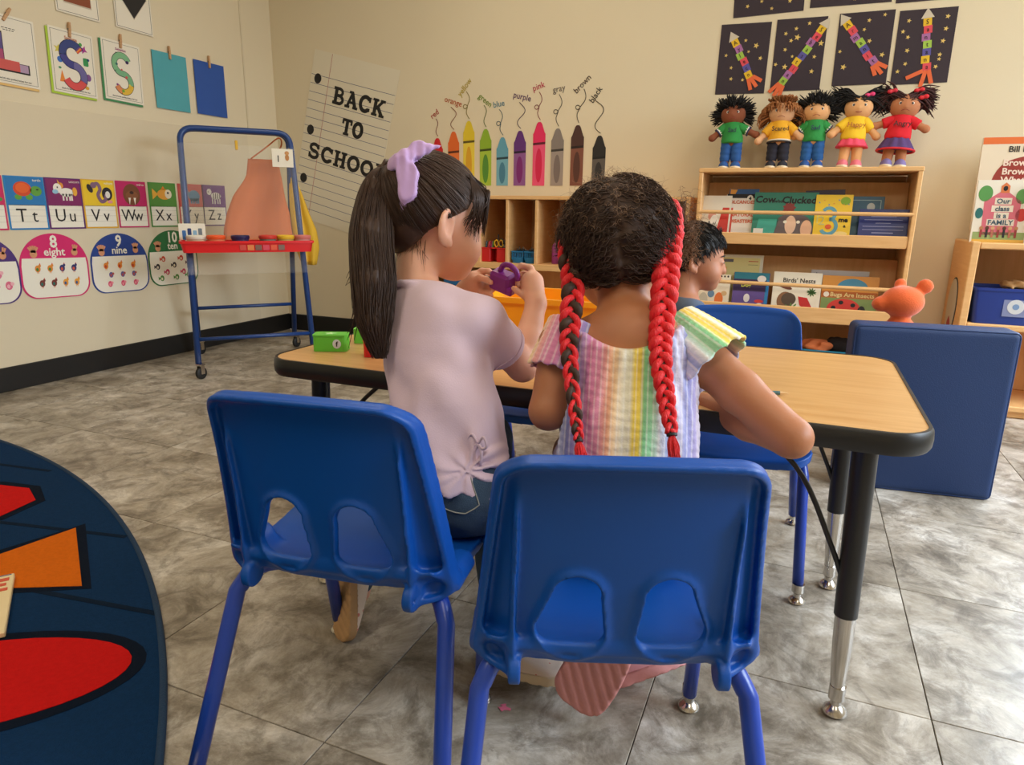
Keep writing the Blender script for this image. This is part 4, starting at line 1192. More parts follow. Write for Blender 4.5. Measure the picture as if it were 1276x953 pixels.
def curl(start, nrm, ln, amp, turns, n=14):
    t = np.linspace(0, 1, n); a = np.cross(nrm, rng.normal(size=3)); a /= np.linalg.norm(a); b = np.cross(nrm, a)
    flow = rng.normal(size=3)*0.5; flow -= nrm*(flow@nrm)*0.5
    ph = rng.uniform(0, 6.28)
    return start + (nrm*ln*t[:, None]) + flow*ln*t[:, None]**1.6 + (a*np.cos(ph+t*turns*6.28)[:, None]+b*np.sin(ph+t*turns*6.28)[:, None])*amp*t[:, None]**0.4
cur = []; cur2 = []
dirs = rng.normal(size=(5200, 3)); dirs /= np.linalg.norm(dirs, axis=1)[:, None]
pts = proj_to(cap2, HC2+dirs*0.1, 0.0, 5)
ok = np.abs(cap2(pts)) < 0.002
for p, dv in zip(pts[ok], dirs[ok]):
    q = ((p-HC2)@HM2)
    if q[1] > 0.02 and q[2] < 0.04: continue
    # combed sideways from the parting, lying close to the head
    side = HM2[:, 0]*(1 if q[0] > -0.006 else -1); tdir = side*0.9 - HM2[:, 2]*(0.35+0.9*abs(q[0])/0.08)
    t = tdir-dv*(tdir@dv); t /= np.linalg.norm(t)+1e-9
    ln = rng.uniform(0.015, 0.034)
    base = p+np.linspace(0, 1, 8)[:, None]*t*ln
    base = base + dv*(0.0015+0.0025*np.sin(np.linspace(0, PI, 8)))[:, None]*rng.uniform(0.3, 1.6)
    a = np.cross(t, dv); base = base + a*(0.0022*np.sin(np.linspace(0, 9, 8)+rng.uniform(0, 6)))[:, None]
    cur.append(base)
    if rng.random() < 0.30 and (q[2] > 0.01 or abs(q[0]) > 0.06): cur2.append(curl(p, dv, rng.uniform(0.007, 0.019), 0.0042, rng.uniform(0.8, 2)))
to_local(strands_mesh(cur, 0.0008, 'curly_strands', M_HAIR2, g2), g2)
to_local(strands_mesh(cur2, 0.00025, 'frizz', M_HAIR2b, g2), g2)
# puff of fine curls beside the right braid and the left temple
cur2 = []
for c, sp, n_ in ((at(858, 300, 1.075), 0.014, 240), (at(854, 268, 1.09), 0.013, 110), (at(696, 285, 1.10), 0.009, 70)):
    for k in range(n_):
        s0 = c+rng.normal(size=3)*sp*vec(0.5, 0.5, 1.3); nv = (s0-HC2); nv /= np.linalg.norm(nv)
        cur2.append(curl(s0-nv*0.012, nv, rng.uniform(0.010, 0.026), 0.0042, rng.uniform(1, 2.5)))
to_local(strands_mesh(cur2, 0.00035, 'temple_curls', M_HAIR2b, g2), g2)
M_RED = mat('red_braiding_hair', (222, 14, 26), 0.55, bump=0.8, bscale=420, stretch=(1, 1, 0.25), var=0.25, vscale=90, sheen=0.08)
M_TIE = mat('hair_tie_black', (14, 13, 13), 0.6)
def braid(pts, width, mats, label, turns, thick=0.62, red0=0):
    c = bez(pts, 14); n = len(c); t = np.linspace(0, 1, n)
    w = np.interp(t, np.linspace(0, 1, len(width)), width)
    T_ = np.gradient(c, axis=0); T_ /= np.linalg.norm(T_, axis=1)[:, None]
    side = np.cross(T_, FW); side /= np.linalg.norm(side, axis=1)[:, None]; nr = np.cross(side, T_)
    root = None
    core = MB().tube(c, list(w*0.55), 8).build('braid', mats[-1], g2, 'all'); to_local(core, g2); tag(core, label)
    for k in range(3):
        th = t*turns*2*PI + 2*PI*k/3
        p = c + side*(np.cos(th)*w)[:, None] + nr*(np.sin(2*th)*w*0.52)[:, None]
        rr_ = w*thick*(0.9+0.12*np.sin(t*turns*12.56+k))
        o = MB().tube(p, list(rr_), 10).build('braid_strand', mats[k], g2, 'all'); to_local(o, g2); o.parent = core
    return core, c, w
br, c, w = braid([at(833, 250, 1.055), at(836, 275, 1.040), at(832, 310, 1.012), at(829, 350, 0.998), at(825, 400, 0.975), at(823, 440, 0.955), at(829, 490, 0.93), at(837, 540, 0.905)],
      [0.0095, 0.0130, 0.0145, 0.0138, 0.0122, 0.0110, 0.0090, 0.0062], (M_RED, M_RED, M_RED, M_HAIR2), 'thick right braid wrapped in bright red', 7.5)
def tie_tassel(p, q_, r0, par, ln):
    o = to_local(MB().tube([p, p+(q_-p)*0.10], [r0*1.15, r0*1.15], 12).build('hair_tie', M_TIE, g2, 40), g2); o.parent = par
    cur = []
    for k in range(70):
        a = rng.uniform(0, 6.28); e = q_ + (RT*math.cos(a)+FW*math.sin(a))*rng.uniform(0, 0.009)
        cur.append(bez([p+(q_-p)*0.08+(RT*math.cos(a)+FW*math.sin(a))*r0*0.5, (p+q_)/2+(RT*math.cos(a)+FW*math.sin(a))*0.0075*rng.uniform(0.5, 1), e], 5))
    s = to_local(strands_mesh(cur, 0.0014, 'tassel', M_RED, g2), g2); s.parent = par
tie_tassel(c[-1], at(841, 572, 0.895), 0.0062, br, 1)
# dark hair showing between the red loops
bl, c, w = braid([at(705, 288, 1.075), at(707, 320, 1.05), at(714, 355, 1.03), at(711, 395, 1.005), at(709, 430, 0.985), at(712, 470, 0.962), at(717, 515, 0.935), at(721, 548, 0.92)],
      [0.0070, 0.0100, 0.0120, 0.0110, 0.0090, 0.0076, 0.0064, 0.0050], (M_RED, M_HAIR2, M_RED, M_HAIR2), 'thin left braid of dark hair wound with red', 6.5)
tie_tassel(c[-1], at(725, 575, 0.91), 0.0050, bl, 1)
o = to_local(MB().lathe([(0.0115, -0.006), (0.0135, -0.002), (0.0135, 0.002), (0.0115, 0.006)], 14, tuple(at(834, 262, 1.046))).build('hair_tie', mat('hair_tie_grey', (120, 116, 116), 0.6), g2, 'all'), g2); o.parent = br

# ---------------------------------------------------------------- the boy across the table
BOYC = (-0.37, 2.27)
make_chair('blue plastic chair under the boy beyond the table', BOYC, yaw_of(0.97, 0.2))
g3 = thing('person', 'boy with short black hair in a grey-blue T-shirt seated beyond the table', 'person', (BOYC[0], BOYC[1], 0))
HC3 = at(868, 319, 2.05); HM3 = frame((0.955, 0.25, -0.12))
nk3 = at(853, 372, 2.06); TM3 = frame((0.93, 0.36, 0)); pl3 = vec(BOYC[0]-0.02, BOYC[1]-0.02, 0.405); ch3 = nk3*0.75+pl3*0.25-vec(0.01, 0, 0.01)
s3R = nk3-vec(0, 0, 0.03)+TM3[:, 0]*0.085; s3L = nk3-vec(0, 0, 0.03)-TM3[:, 0]*0.085
e3R = s3R+vec(0.03, -0.03, -0.13); e3L = s3L+vec(0.06, 0.02, -0.13); w3R = e3R+vec(0.13, 0.0, 0.02); w3L = e3L+vec(0.13, 0, 0.02)
k3R = pl3+TM3[:, 0]*0.06+TM3[:, 1]*0.24-vec(0, 0, 0.02); k3L = pl3-TM3[:, 0]*0.06+TM3[:, 1]*0.24-vec(0, 0, 0.02)
a3R = k3R-vec(0.02, 0, 0.29); a3L = k3L-vec(0.02, 0, 0.29)
def tor3(P, o=0): 
    d = etorso(P, [ch3, (ch3+pl3)/2, pl3], [0.074+o, 0.078+o, 0.082+o], TM3, 1.3)
    return smin(d, chain(P, [s3L, nk3-vec(0, 0, 0.02), s3R], [0.034+o, 0.042+o, 0.034+o], 0.02), 0.03)
def body3(P):
    d = tor3(P)
    for s, e, w_ in ((s3R, e3R, w3R), (s3L, e3L, w3L)):
        d = smin(d, chain(P, [s, e, w_, w_+TM3[:, 1]*0.035], [0.034, 0.028, 0.020, 0.022], 0.01), 0.015)
        d = hand_fingers(P, d, fingers_for(w_+TM3[:, 1]*0.035, TM3))
    for k, a in ((k3R, a3R), (k3L, a3L)): d = smin(d, chain(P, [pl3, k, a], [0.06, 0.042, 0.027], 0.02), 0.02)
    return add_head(P, d, HC3, 0.012, HM3, 0.93, True, nk3, (0.035, 0.038))
to_local(link('body', sdf_mesh(body3, (-0.60, 1.98, 0.06), (0.04, 2.50, 0.86), 0.0042, 'body'), M_SKIN3, g3), g3)
def shirt3(P):
    t = smax(tor3(P, 0.009), 0.37-P[:, 2], 0.004)
    for s, e in ((s3R, e3R), (s3L, e3L)):
        a = (e-s)/np.linalg.norm(e-s); t = smin(t, smax(cone(P, s, s+a*0.1, 0.043, 0.045), (P-s)@a-0.075, 0.004), 0.015)
    return smax(t, (P-nk3+vec(0, 0, 0.004))@((HC3-nk3)/np.linalg.norm(HC3-nk3)), 0.004)-0.002*noise3(P, 40, 31)
to_local(link('shirt', sdf_mesh(shirt3, (-0.56, 1.98, 0.34), (-0.10, 2.48, 0.70), 0.0045, 'shirt'), mat('slate_cotton', (84, 96, 118), 0.85, bump=0.2, bscale=300), g3), g3)
def trous3(P):
    d = smax(tor3(P, 0.006), P[:, 2]-0.43, 0.004)
    for k, a in ((k3R, a3R), (k3L, a3L)): d = smin(d, chain(P, [pl3, k, a], [0.068, 0.050, 0.036], 0.02), 0.02)
    sit = np.where(P[:, 2] > 0.25, 0.337-P[:, 2], -1); sit = np.where((P-pl3)@TM3[:, 1] > 0.17, -1, sit)
    return smax(d, sit, 0.008)
to_local(link('trousers', sdf_mesh(trous3, (-0.58, 1.98, 0.07), (0.04, 2.50, 0.50), 0.006, 'trousers'), mat('navy_trousers', (40, 46, 60), 0.85), g3), g3)
for a in (a3R, a3L): shoe_parts(g3, a+vec(0, 0, 0.002), TM3[:, 1], (0, 0, -1), mat('grey_canvas', (120, 120, 126), 0.8), mat('white_sole', (214, 210, 200), 0.7), 'boy', 0.15, 0.03)
def cap3(P):
    q = ((P-HC3)@HM3)/0.93
    d = elli(q, (0, -0.012, 0.020), (0.0755, 0.094, 0.0835))-0.004
    hl = np.interp(q[:, 2], [-0.07, -0.045, -0.02, 0.0, 0.02, 0.045, 0.065, 0.1], [-0.062, -0.056, -0.03, 0.005, 0.030, 0.062, 0.080, 0.09])+0.006*noise3(P, 120, 43)
    return smax(d-0.0012*noise3(P, 220, 41)-0.0012*np.sin((q[:, 1]*1.0+q[:, 2]*0.6)*240), q[:, 1]-hl, 0.008)*0.93
to_local(link('hair', sdf_mesh(cap3, HC3-0.12, HC3+0.12, 0.0032, 'hair'), M_HAIR3, g3), g3)
cur = []
dv_ = rng.normal(size=(2600, 3)); dv_ /= np.linalg.norm(dv_, axis=1)[:, None]
pt_ = proj_to(cap3, HC3+dv_*0.09, 0.0, 4)
for p_, d_ in zip(pt_, dv_):
    q_ = ((p_-HC3)@HM3)/0.93
    crown = HC3+HM3@vec(0, -0.055, 0.075); t_ = (p_-crown); t_ = t_-d_*(t_@d_); t_ /= np.linalg.norm(t_)+1e-9
    if q_[1] > 0.10: continue
    ln_ = rng.uniform(0.012, 0.026); k_ = np.linspace(0, 1, 5)[:, None]
    cur.append(p_+t_*ln_*k_+d_*(0.0015*np.sin(k_*PI)-0.002*k_)+rng.normal(size=3)*0.0006)
to_local(strands_mesh(cur, 0.0009, 'short_strands', M_HAIR3, g3), g3)
for sx in (-1, 1):
    e = MB().lathe([(0.0001, -0.005), (0.006, -0.002), (0.006, 0.002), (0.0001, 0.005)], 12).build('eye', eye_m, g3, 'all')
    e.location = Vector(HC3 + HM3@(vec(sx*0.030, 0.0795, -0.008)*0.93)) - g3.location
    to_local(MB().tube([HC3+HM3@(vec(sx*x_, y_, z_)*0.93) for x_, y_, z_ in ((0.014, 0.083, 0.010), (0.028, 0.081, 0.014), (0.044, 0.070, 0.010))], [0.0015, 0.0022, 0.0012], 6).build('eyebrow', M_HAIR3, g3, 'all'), g3)
# ================================================================== ON THE WALLS
WL = XL + 0.0045            # face of the left wall panels
RL = (0, 0, R(90))          # local x -> +y, local -y -> into the room
K = (26, 24, 24)
INK = mat('print_black', (26, 24, 24), 0.6)
PAPER = mat('paper_white', (236, 230, 214), 0.8)
M_PEG = wood('clothespin_wood', (206, 164, 120), (186, 140, 98), 30)
M_STEEL = mat('spring_steel', (120, 116, 110), 0.35, metal=1)
peg_a = MB().prism([(-0.005, -0.03), (0.005, -0.03), (0.006, 0.0), (0.0045, 0.035), (-0.0045, 0.035), (-0.006, 0.0)], -0.0050, -0.0005).mesh('jaw')
peg_b = MB().prism([(-0.005, -0.03), (0.005, -0.03), (0.006, 0.0), (0.0045, 0.035), (-0.0045, 0.035), (-0.006, 0.0)], 0.0005, 0.0050).mesh('jaw')
for m_ in (peg_a, peg_b): m_.materials.append(M_PEG)
peg_s = MB().tube([(-0.007, 0, 0.004), (0.007, 0, 0.004)], 0.0042, 8).mesh('spring', 40); peg_s.materials.append(M_STEEL)
def peg(y, z, label, tilt=0.0, wall='left'):
    t = thing('clothespin', label, 'clothespin', (WL+0.0075, y, z), (0, tilt, R(90)), 'wooden clothespins on the left wall')
    link('jaw', peg_a, None, t); link('jaw', peg_b, None, t); link('spring', peg_s, None, t)
    return t
def wall_thing(name, label, cat, y, z, tilt=0.0, group=None):
    return thing(name, label, cat, (WL, y, z), (0, tilt, R(90)), group)
def outline(parent, poly, w, m, y, name='printed_border'):
    mb = MB(); n = len(poly)
    for i in range(n):
        add_ribbon(mb, [poly[i], poly[(i+1) % n]], w, -y-0.0005, -y)
    return mb.build(name, m, parent)

# ---- plain coloured sheets
for nm, lb, c, y0, z0 in (('paper_sheet', 'plain teal paper sheet pinned to the left wall', (84, 168, 180), 2.974, 1.478), ('paper_sheet', 'plain royal blue paper sheet pinned to the left wall', (46, 86, 168), 3.247, 1.482)):
    t = wall_thing(nm, lb, 'paper', y0, z0, 0.0)
    mb = MB(); q = rect(-0.111, -0.143, 0.111, 0.143)
    mb.prism(q, -0.0035, -0.0022).build('sheet', mat('sheet_%d' % c[0], c, 0.8, var=0.05, vscale=12), t)
peg(2.974, 1.622, 'wooden clothespin on the teal sheet'); peg(3.247, 1.626, 'wooden clothespin on the royal blue sheet')

# ---- decorated initial sheets
def S_path(s=1.0, w=0.05):
    pts = []
    for a in np.linspace(R(25), R(270), 16): pts.append((0.037*math.cos(a), 0.036+0.036*math.sin(a)))
    for a in np.linspace(R(90), R(-155), 16): pts.append((0.037*math.cos(a)+0.002, -0.036+0.036*math.sin(a)))
    return [(p[0]*s, p[1]*s) for p in pts]
def sheet(label, y, z, back, tilt=0.02):
    t = wall_thing('artwork_sheet', label, 'artwork', y, z, tilt, 'decorated initial sheets')
    MB().prism(rect(-0.116, -0.148, 0.106, 0.136), -0.0016, -0.0006).build('backing_paper', col(back, 0.8), t)
    MB().prism(rect(-0.105, -0.138, 0.111, 0.143), -0.0032, -0.0020).build('sheet', PAPER, t)
    outline(t, rect(-0.095, -0.128, 0.101, 0.132), 0.0012, INK, 0.0034)
    letters(t, "And it's the perfect letter for me", 0.0105, 0.003, -0.121, 0.0034, INK)
    for z_, w_ in ((0.088, 0.030), (0.080, 0.024)):
        for k in range(4): flat(t, 'small_print', rect(-w_+k*w_/2, z_, -w_+k*w_/2+w_*0.38, z_+0.0028), INK, 0.0034, 0.0002)
    return t
t = sheet('white sheet with a colourful letter S over lime green paper, left wall', 2.415, 1.47, (176, 206, 70), 0.03)
sp = [(p[0]*1.25, p[1]*1.30-0.008) for p in S_path()]
mb = MB(); add_ribbon(mb, sp, 0.037, -0.0042, -0.0034); mb.build('letter_outline', INK, t)
for a, b, c in ((0, 11, (60, 72, 130)), (10, 17, (70, 70, 140)), (16, 24, (110, 104, 160)), (23, 32, (216, 84, 84))):
    mb = MB(); add_ribbon(mb, sp[a:b], 0.032, -0.0048, -0.0034); mb.build('letter_colour', col(c, 0.8), t)
for i, c in enumerate(((220, 80, 60), (230, 150, 60), (120, 70, 130))):
    mb = MB(); add_ribbon(mb, [(sp[0][0]-0.002-0.004*i, sp[0][1]+0.004*i), (sp[0][0]-0.006-0.004*i, sp[0][1]+0.004+0.004*i)], 0.031, -0.0052, -0.0034); mb.build('letter_colour', col(c, 0.8), t)
for poly, c in ((star(-0.066, 0.050, 0.022, 0.2), (214, 200, 90)), (ell(-0.062, 0.006, 0.013, 0.013), (60, 110, 190)), (rrect(0.052, 0.0, 0.078, 0.036, 0.006), (60, 150, 90)),
                (ell(0.072, -0.05, 0.013, 0.016), (130, 84, 150)), ([(-0.072, -0.09), (-0.044, -0.09), (-0.058, -0.04)], (230, 140, 60)), (ell(0.0, -0.1, 0.036, 0.008), (70, 140, 180)),
                (star(0.06, 0.072, 0.02, 0.4, 4), (170, 60, 150)), (ell(0.046, 0.092, 0.008, 0.008), (80, 160, 80)), (ell(0.06, -0.098, 0.010, 0.008), (220, 170, 60)), (ell(0.078, 0.03, 0.006, 0.006), (60, 80, 160)), (ell(-0.066, -0.03, 0.007, 0.005), (80, 150, 110))):
    flat(t, 'doodle', poly, col(c, 0.8), 0.0033, 0.0006)
letters(t, 'Santana', 0.02, 0.0, 0.100, 0.0034, col((190, 110, 70)), 0.0004)
t = sheet('white sheet with a green letter S over dark green paper, left wall', 2.675, 1.475, (70, 140, 90), 0.03)
sp = [(p[0]*1.15, p[1]*1.2-0.006) for p in S_path()]
mb = MB(); add_ribbon(mb, sp, 0.031, -0.0042, -0.0034); mb.build('letter_outline', INK, t)
for a, b, c in ((0, 13, (130, 186, 140)), (12, 23, (122, 180, 138)), (22, 29, (226, 186, 66)), (28, 32, (220, 140, 90))):
    mb = MB(); add_ribbon(mb, sp[a:b], 0.026, -0.0048, -0.0034); mb.build('letter_colour', col(c, 0.8), t)
for x, z, r_, c in ((0.030, 0.052, 0.009, (60, 40, 90)), (-0.03, 0.035, 0.007, (60, 110, 110)), (-0.004, 0.012, 0.005, (200, 80, 90)), (0.02, -0.02, 0.007, (210, 90, 90)), (-0.035, -0.062, 0.006, (130, 60, 130)), (-0.005, -0.088, 0.008, (120, 170, 60)), (0.035, -0.055, 0.006, (230, 210, 80))):
    flat(t, 'doodle', ell(x, z, r_, r_*0.9, 12), col(c, 0.8), 0.0050, 0.0004)
letters(t, 'Sebastian', 0.016, 0.0, 0.100, 0.0034, col((170, 110, 140)), 0.0004)
t = sheet('white sheet with a red and purple letter L over peach paper, left wall', 2.135, 1.47, (230, 190, 120), 0.03)
LL = [(-0.072, 0.070), (-0.030, 0.070), (-0.030, -0.045), (0.070, -0.045), (0.070, -0.085), (-0.072, -0.085)]
flat(t, 'letter_outline', [(p[0]*1.03, p[1]*1.03) for p in LL], INK, 0.0033, 0.0006)
for poly, c in ((rect(-0.068, 0.0, -0.034, 0.066), (96, 84, 140)), (rect(-0.068, -0.04, -0.034, 0.0), (170, 80, 120)), (rect(-0.068, -0.081, 0.03, -0.04), (206, 92, 88)), (rect(0.03, -0.081, 0.066, -0.049), (176, 150, 180))):
    flat(t, 'letter_colour', poly, col(c, 0.8), 0.0040, 0.0006)
peg(2.415, 1.612, 'wooden clothespin on the sheet with the colourful letter S', 0.1); peg(2.680, 1.618, 'wooden clothespin on the sheet with the green letter S', 0.1); peg(2.135, 1.612, 'wooden clothespin on the letter L sheet', 0.6)
# ---- shape cards in the row above
for lb, y, c in (('white card with a brown shape above the letter sheets, left wall', 2.478, (140, 72, 44)), ('white card with a black diamond above the letter sheets, left wall', 2.780, (30, 28, 28))):
    t = wall_thing('shape_card', lb, 'card', y, 1.83, 0.01, 'shape cards on the left wall')
    MB().prism(rect(-0.108, -0.145, 0.108, 0.145), -0.002, -0.0005).build('card', PAPER, t)
    outline(t, rect(-0.100, -0.137, 0.100, 0.137), 0.0016, INK, 0.0022)
    p = [(0, -0.085), (0.082, 0.02), (0.0, 0.125), (-0.082, 0.02)] if c[0] < 60 else rect(-0.066, -0.095, 0.066, 0.08)
    flat(t, 'shape_border', [(q[0]*1.06, q[1]*1.06) for q in p], col((200, 190, 170)), 0.0022, 0.0005)
    flat(t, 'shape', p, col(c), 0.0028, 0.0006)

# ---- alphabet cards
def animal(t, kind):
    def f(poly, c, lay=1, nm='picture'): return flat(t, nm, poly, col(c), 0.0022+0.0005*lay, 0.0005)
    if kind == 'turtle':
        f(ell(-0.012, 0.062, 0.040, 0.032), (214, 76, 36)); f(ell(-0.012, 0.066, 0.030, 0.022), (232, 100, 40), 2); f(ell(0.048, 0.054, 0.026, 0.022), (96, 160, 60)); f(ell(-0.034, 0.026, 0.016, 0.012), (96, 160, 60), 0); f(ell(0.014, 0.026, 0.016, 0.012), (96, 160, 60), 0); f(ell(0.054, 0.060, 0.006, 0.003), K, 2)
    elif kind == 'horse':
        f(ell(0.012, 0.052, 0.034, 0.020), (240, 236, 226)); f(ell(-0.030, 0.070, 0.020, 0.022), (240, 236, 226), 2); f(ell(-0.042, 0.054, 0.014, 0.010), (150, 200, 226), 3)
        for x in (-0.006, 0.010, 0.026, 0.036): f(rect(x-0.004, 0.014, x+0.004, 0.045), (228, 224, 214))
        f(ell(0.054, 0.056, 0.012, 0.020), (232, 170, 60)); f([(-0.024, 0.088), (-0.014, 0.090), (-0.026, 0.110)], (240, 190, 60)); f(ell(-0.012, 0.082, 0.012, 0.014), (232, 150, 60), 1); f(ell(-0.030, 0.074, 0.003, 0.004), K, 4)
    elif kind == 'bird':
        mb = MB(); add_ribbon(mb, catmull([(-0.036, 0.084), (-0.006, 0.098), (0.008, 0.072), (-0.006, 0.044), (0.008, 0.014), (0.030, 0.020), (0.036, 0.046)], 6), 0.017, -0.0040, -0.0030); mb.build('picture', col((128, 96, 124)), t)
        f(ell(0.044, 0.050, 0.028, 0.032), (36, 34, 36), 1); f(ell(0.046, 0.046, 0.013, 0.017), (230, 226, 216), 3); f(ell(-0.046, 0.074, 0.013, 0.022, tilt=0.5), (40, 36, 40), 2); f(ell(-0.026, 0.090, 0.016, 0.014), (128, 96, 124), 3); f(ell(0.056, 0.012, 0.014, 0.008), (226, 150, 150), 1)
    elif kind == 'walrus':
        f(ell(0.0, 0.050, 0.050, 0.054), (122, 72, 44)); f(ell(0.0, 0.046, 0.036, 0.022), (140, 86, 54), 2); f([(-0.022, 0.034), (-0.008, 0.034), (-0.018, -0.002)], (240, 234, 220), 3); f([(0.008, 0.034), (0.022, 0.034), (0.014, -0.002)], (240, 234, 220), 3); f(ell(0, 0.060, 0.012, 0.008), (60, 36, 28), 3)
    elif kind == 'fish':
        f(ell(0.010, 0.056, 0.044, 0.028), (226, 160, 60)); f([(-0.030, 0.056), (-0.066, 0.086), (-0.066, 0.028)], (226, 170, 60)); f(ell(0.036, 0.058, 0.022, 0.024), (224, 214, 190), 2); f(ell(0.034, 0.064, 0.006, 0.006), K, 3); f([(-0.01, 0.08), (0.02, 0.08), (0.006, 0.10)], (226, 130, 40))
    elif kind == 'yak':
        f(ell(0.022, 0.052, 0.040, 0.032), (92, 134, 168)); f(ell(-0.036, 0.068, 0.022, 0.022), (92, 134, 168), 2)
        for x in (0.0, 0.018, 0.036, 0.050): f(rect(x-0.006, 0.010, x+0.006, 0.04), (84, 124, 158))
        f([(-0.056, 0.086), (-0.046, 0.084), (-0.060, 0.102)], (230, 220, 200), 3)
    elif kind == 'zebra':
        f(ell(0.014, 0.056, 0.038, 0.020), (226, 220, 214)); f(ell(-0.036, 0.078, 0.018, 0.018), (226, 220, 214), 2)
        for x in (-0.014, 0.004, 0.026, 0.042): f(rect(x-0.004, 0.010, x+0.004, 0.045), (216, 210, 204))
        for x in (-0.006, 0.010, 0.026, 0.042): f([(x-0.003, 0.040), (x+0.002, 0.040), (x+0.005, 0.072), (x, 0.072)], K, 3)
        f(ell(-0.044, 0.078, 0.003, 0.003), K, 4)
    else:
        f(ell(0.03, 0.06, 0.03, 0.036), (232, 200, 50)); f(ell(0.03, 0.016, 0.05, 0.014), (80, 150, 70))
M_CARDW = mat('card_cream', (240, 236, 222), 0.55)
cards = [('Ss', (206, 36, 96), 'sun', 1.922, (206, 36, 96)), ('Tt', (36, 120, 186), 'turtle', 2.104, (36, 130, 196)), ('Uu', (128, 36, 98), 'horse', 2.283, (96, 36, 110)), ('Vv', (236, 200, 44), 'bird', 2.462, (226, 176, 50)),
         ('Ww', (196, 36, 104), 'walrus', 2.646, (196, 36, 104)), ('Xx', (84, 140, 60), 'fish', 2.838, (70, 140, 60)), ('Yy', (198, 96, 88), 'yak', 3.030, (200, 80, 80)), ('Zz', (112, 60, 128), 'zebra', 3.200, (112, 70, 128))]
nms = dict(sun='S', turtle='turtle', horse='horned horse', bird='vulture', walrus='walrus', fish='fish', yak='yak', zebra='zebra')
for tx, bg, kind, y, brd in cards:
    t = wall_thing('alphabet_card', 'alphabet card lettered %s with a %s picture, left wall' % (tx, 'yellow' if kind == 'sun' else nms[kind]), 'card', y, 0.831, R(0.3), 'alphabet cards on the left wall')
    MB().prism(rect(-0.0885, -0.117, 0.0885, 0.117), -0.0020, -0.0006).build('card', col(brd, 0.5), t)
    flat(t, 'picture_panel', rect(-0.081, -0.010, 0.081, 0.112), col(bg, 0.5), 0.0021, 0.0004)
    flat(t, 'writing_panel', rect(-0.081, -0.110, 0.081, -0.008), M_CARDW, 0.0021, 0.0004)
    for z in (-0.030, -0.057, -0.083): flat(t, 'rule_line', rect(-0.081, z, 0.081, z+0.0012), col((190, 186, 176)), 0.0026, 0.0002)
    animal(t, kind)
    letters(t, tx[0], 0.084, -0.030, -0.082, 0.0028, INK, 0.0, 0.95); letters(t, tx[1], 0.080, 0.028, -0.082, 0.0028, INK, 0.0, 0.95)
    if kind in ('turtle', 'horse', 'walrus', 'bird'): letters(t, {'turtle': 'turtle', 'horse': 'unicorn', 'walrus': 'walrus', 'bird': 'vulture'}[kind], 0.017, 0.056, 0.096, 0.0028, M_CARDW)

# ---- number cards 7 to 10
def num_outline(s=1.0):
    top = ell(0, 0.0, 0.165*s, 0.150*s, 28, 0, PI); pts = top
    pts += [(-0.165*s, -0.04*s)] + [(x, z) for x, z in ell(-0.095*s, -0.080*s, 0.070*s, 0.070*s, 8, PI, 1.5*PI)] + [(x, z) for x, z in ell(0.095*s, -0.080*s, 0.070*s, 0.070*s, 8, 1.5*PI, 2*PI)] + [(0.165*s, -0.04*s)]
    return pts
SKN = (214, 150, 112)
def hand_print(t, x, z, n, s=1.0, mir=1):
    flat(t, 'hand_picture', ell(x, z-0.010*s, 0.017*s, 0.018*s, 14), col(SKN), 0.0030, 0.0004)
    for i in range(n):
        a = R(-40+20*i)*mir if n == 5 else R(-30+20*i)*mir
        x1, z1 = x+math.sin(a)*0.034*s, z-0.006*s+math.cos(a)*0.034*s
        mb = MB(); add_ribbon(mb, [(x+math.sin(a)*0.008, z-0.004*s), (x1, z1)], 0.0085*s, -0.0034, -0.0030); mb.build('hand_picture', col(SKN), t)
def critter(t, x, z, c, c2, s=1.0, kind='hen'):
    flat(t, 'animal_picture', ell(x, z, 0.013*s, 0.016*s, 12), col(c), 0.0030, 0.0004)
    flat(t, 'animal_picture', ell(x-0.002*s, z-0.003*s, 0.006*s, 0.008*s, 8), col(c2), 0.0035, 0.0003)
    if kind == 'hen':
        flat(t, 'animal_picture', ell(x+0.010*s, z+0.014*s, 0.006*s, 0.007*s, 10), col(c), 0.0031, 0.0004)
        flat(t, 'animal_picture', [(x+0.008*s, z+0.020*s), (x+0.014*s, z+0.020*s), (x+0.011*s, z+0.027*s)], col((206, 50, 40)), 0.0032, 0.0004)
        flat(t, 'animal_picture', rect(x-0.004*s, z-0.022*s, x-0.002*s, z-0.014*s), col((220, 120, 40)), 0.0030, 0.0003); flat(t, 'animal_picture', rect(x+0.002*s, z-0.022*s, x+0.004*s, z-0.014*s), col((220, 120, 40)), 0.0030, 0.0003)
    elif kind == 'fish':
        flat(t, 'animal_picture', [(x-0.010*s, z), (x-0.024*s, z+0.010*s), (x-0.024*s, z-0.010*s)], col(c), 0.0031, 0.0004)
    else:
        flat(t, 'animal_picture', ell(x+0.012*s, z+0.006*s, 0.007*s, 0.007*s, 10), col(c2), 0.0032, 0.0004)
def num_card(y, z, n, word, c, label, tilt):
    t = wall_thing('number_card', label, 'card', y, z, tilt, 'round-topped number cards on the left wall')
    o = num_outline(1.0); inn = num_outline(0.95)
    MB().prism(o, -0.0020, -0.0006).build('card', col(c, 0.5), t)
    flat(t, 'picture_panel', [p for p in inn if p[1] <= 0.036] + [] if False else [(0.152, 0.036)] + [p for p in inn if p[1] < 0.0][:0] + [(-0.152, 0.036), (-0.157, 0.0), (-0.157, -0.04)] + ell(-0.092, -0.078, 0.065, 0.067, 8, PI, 1.5*PI) + ell(0.092, -0.078, 0.065, 0.067, 8, 1.5*PI, 2*PI) + [(0.157, -0.04), (0.157, 0.0)], M_CARDW, 0.0021, 0.0004)
    letters(t, str(n), 0.078, 0, 0.086, 0.0028, M_CARDW, 0.0022, 0.9); letters(t, word, 0.052, 0, 0.048, 0.0028, M_CARDW, 0.0009)
    return t
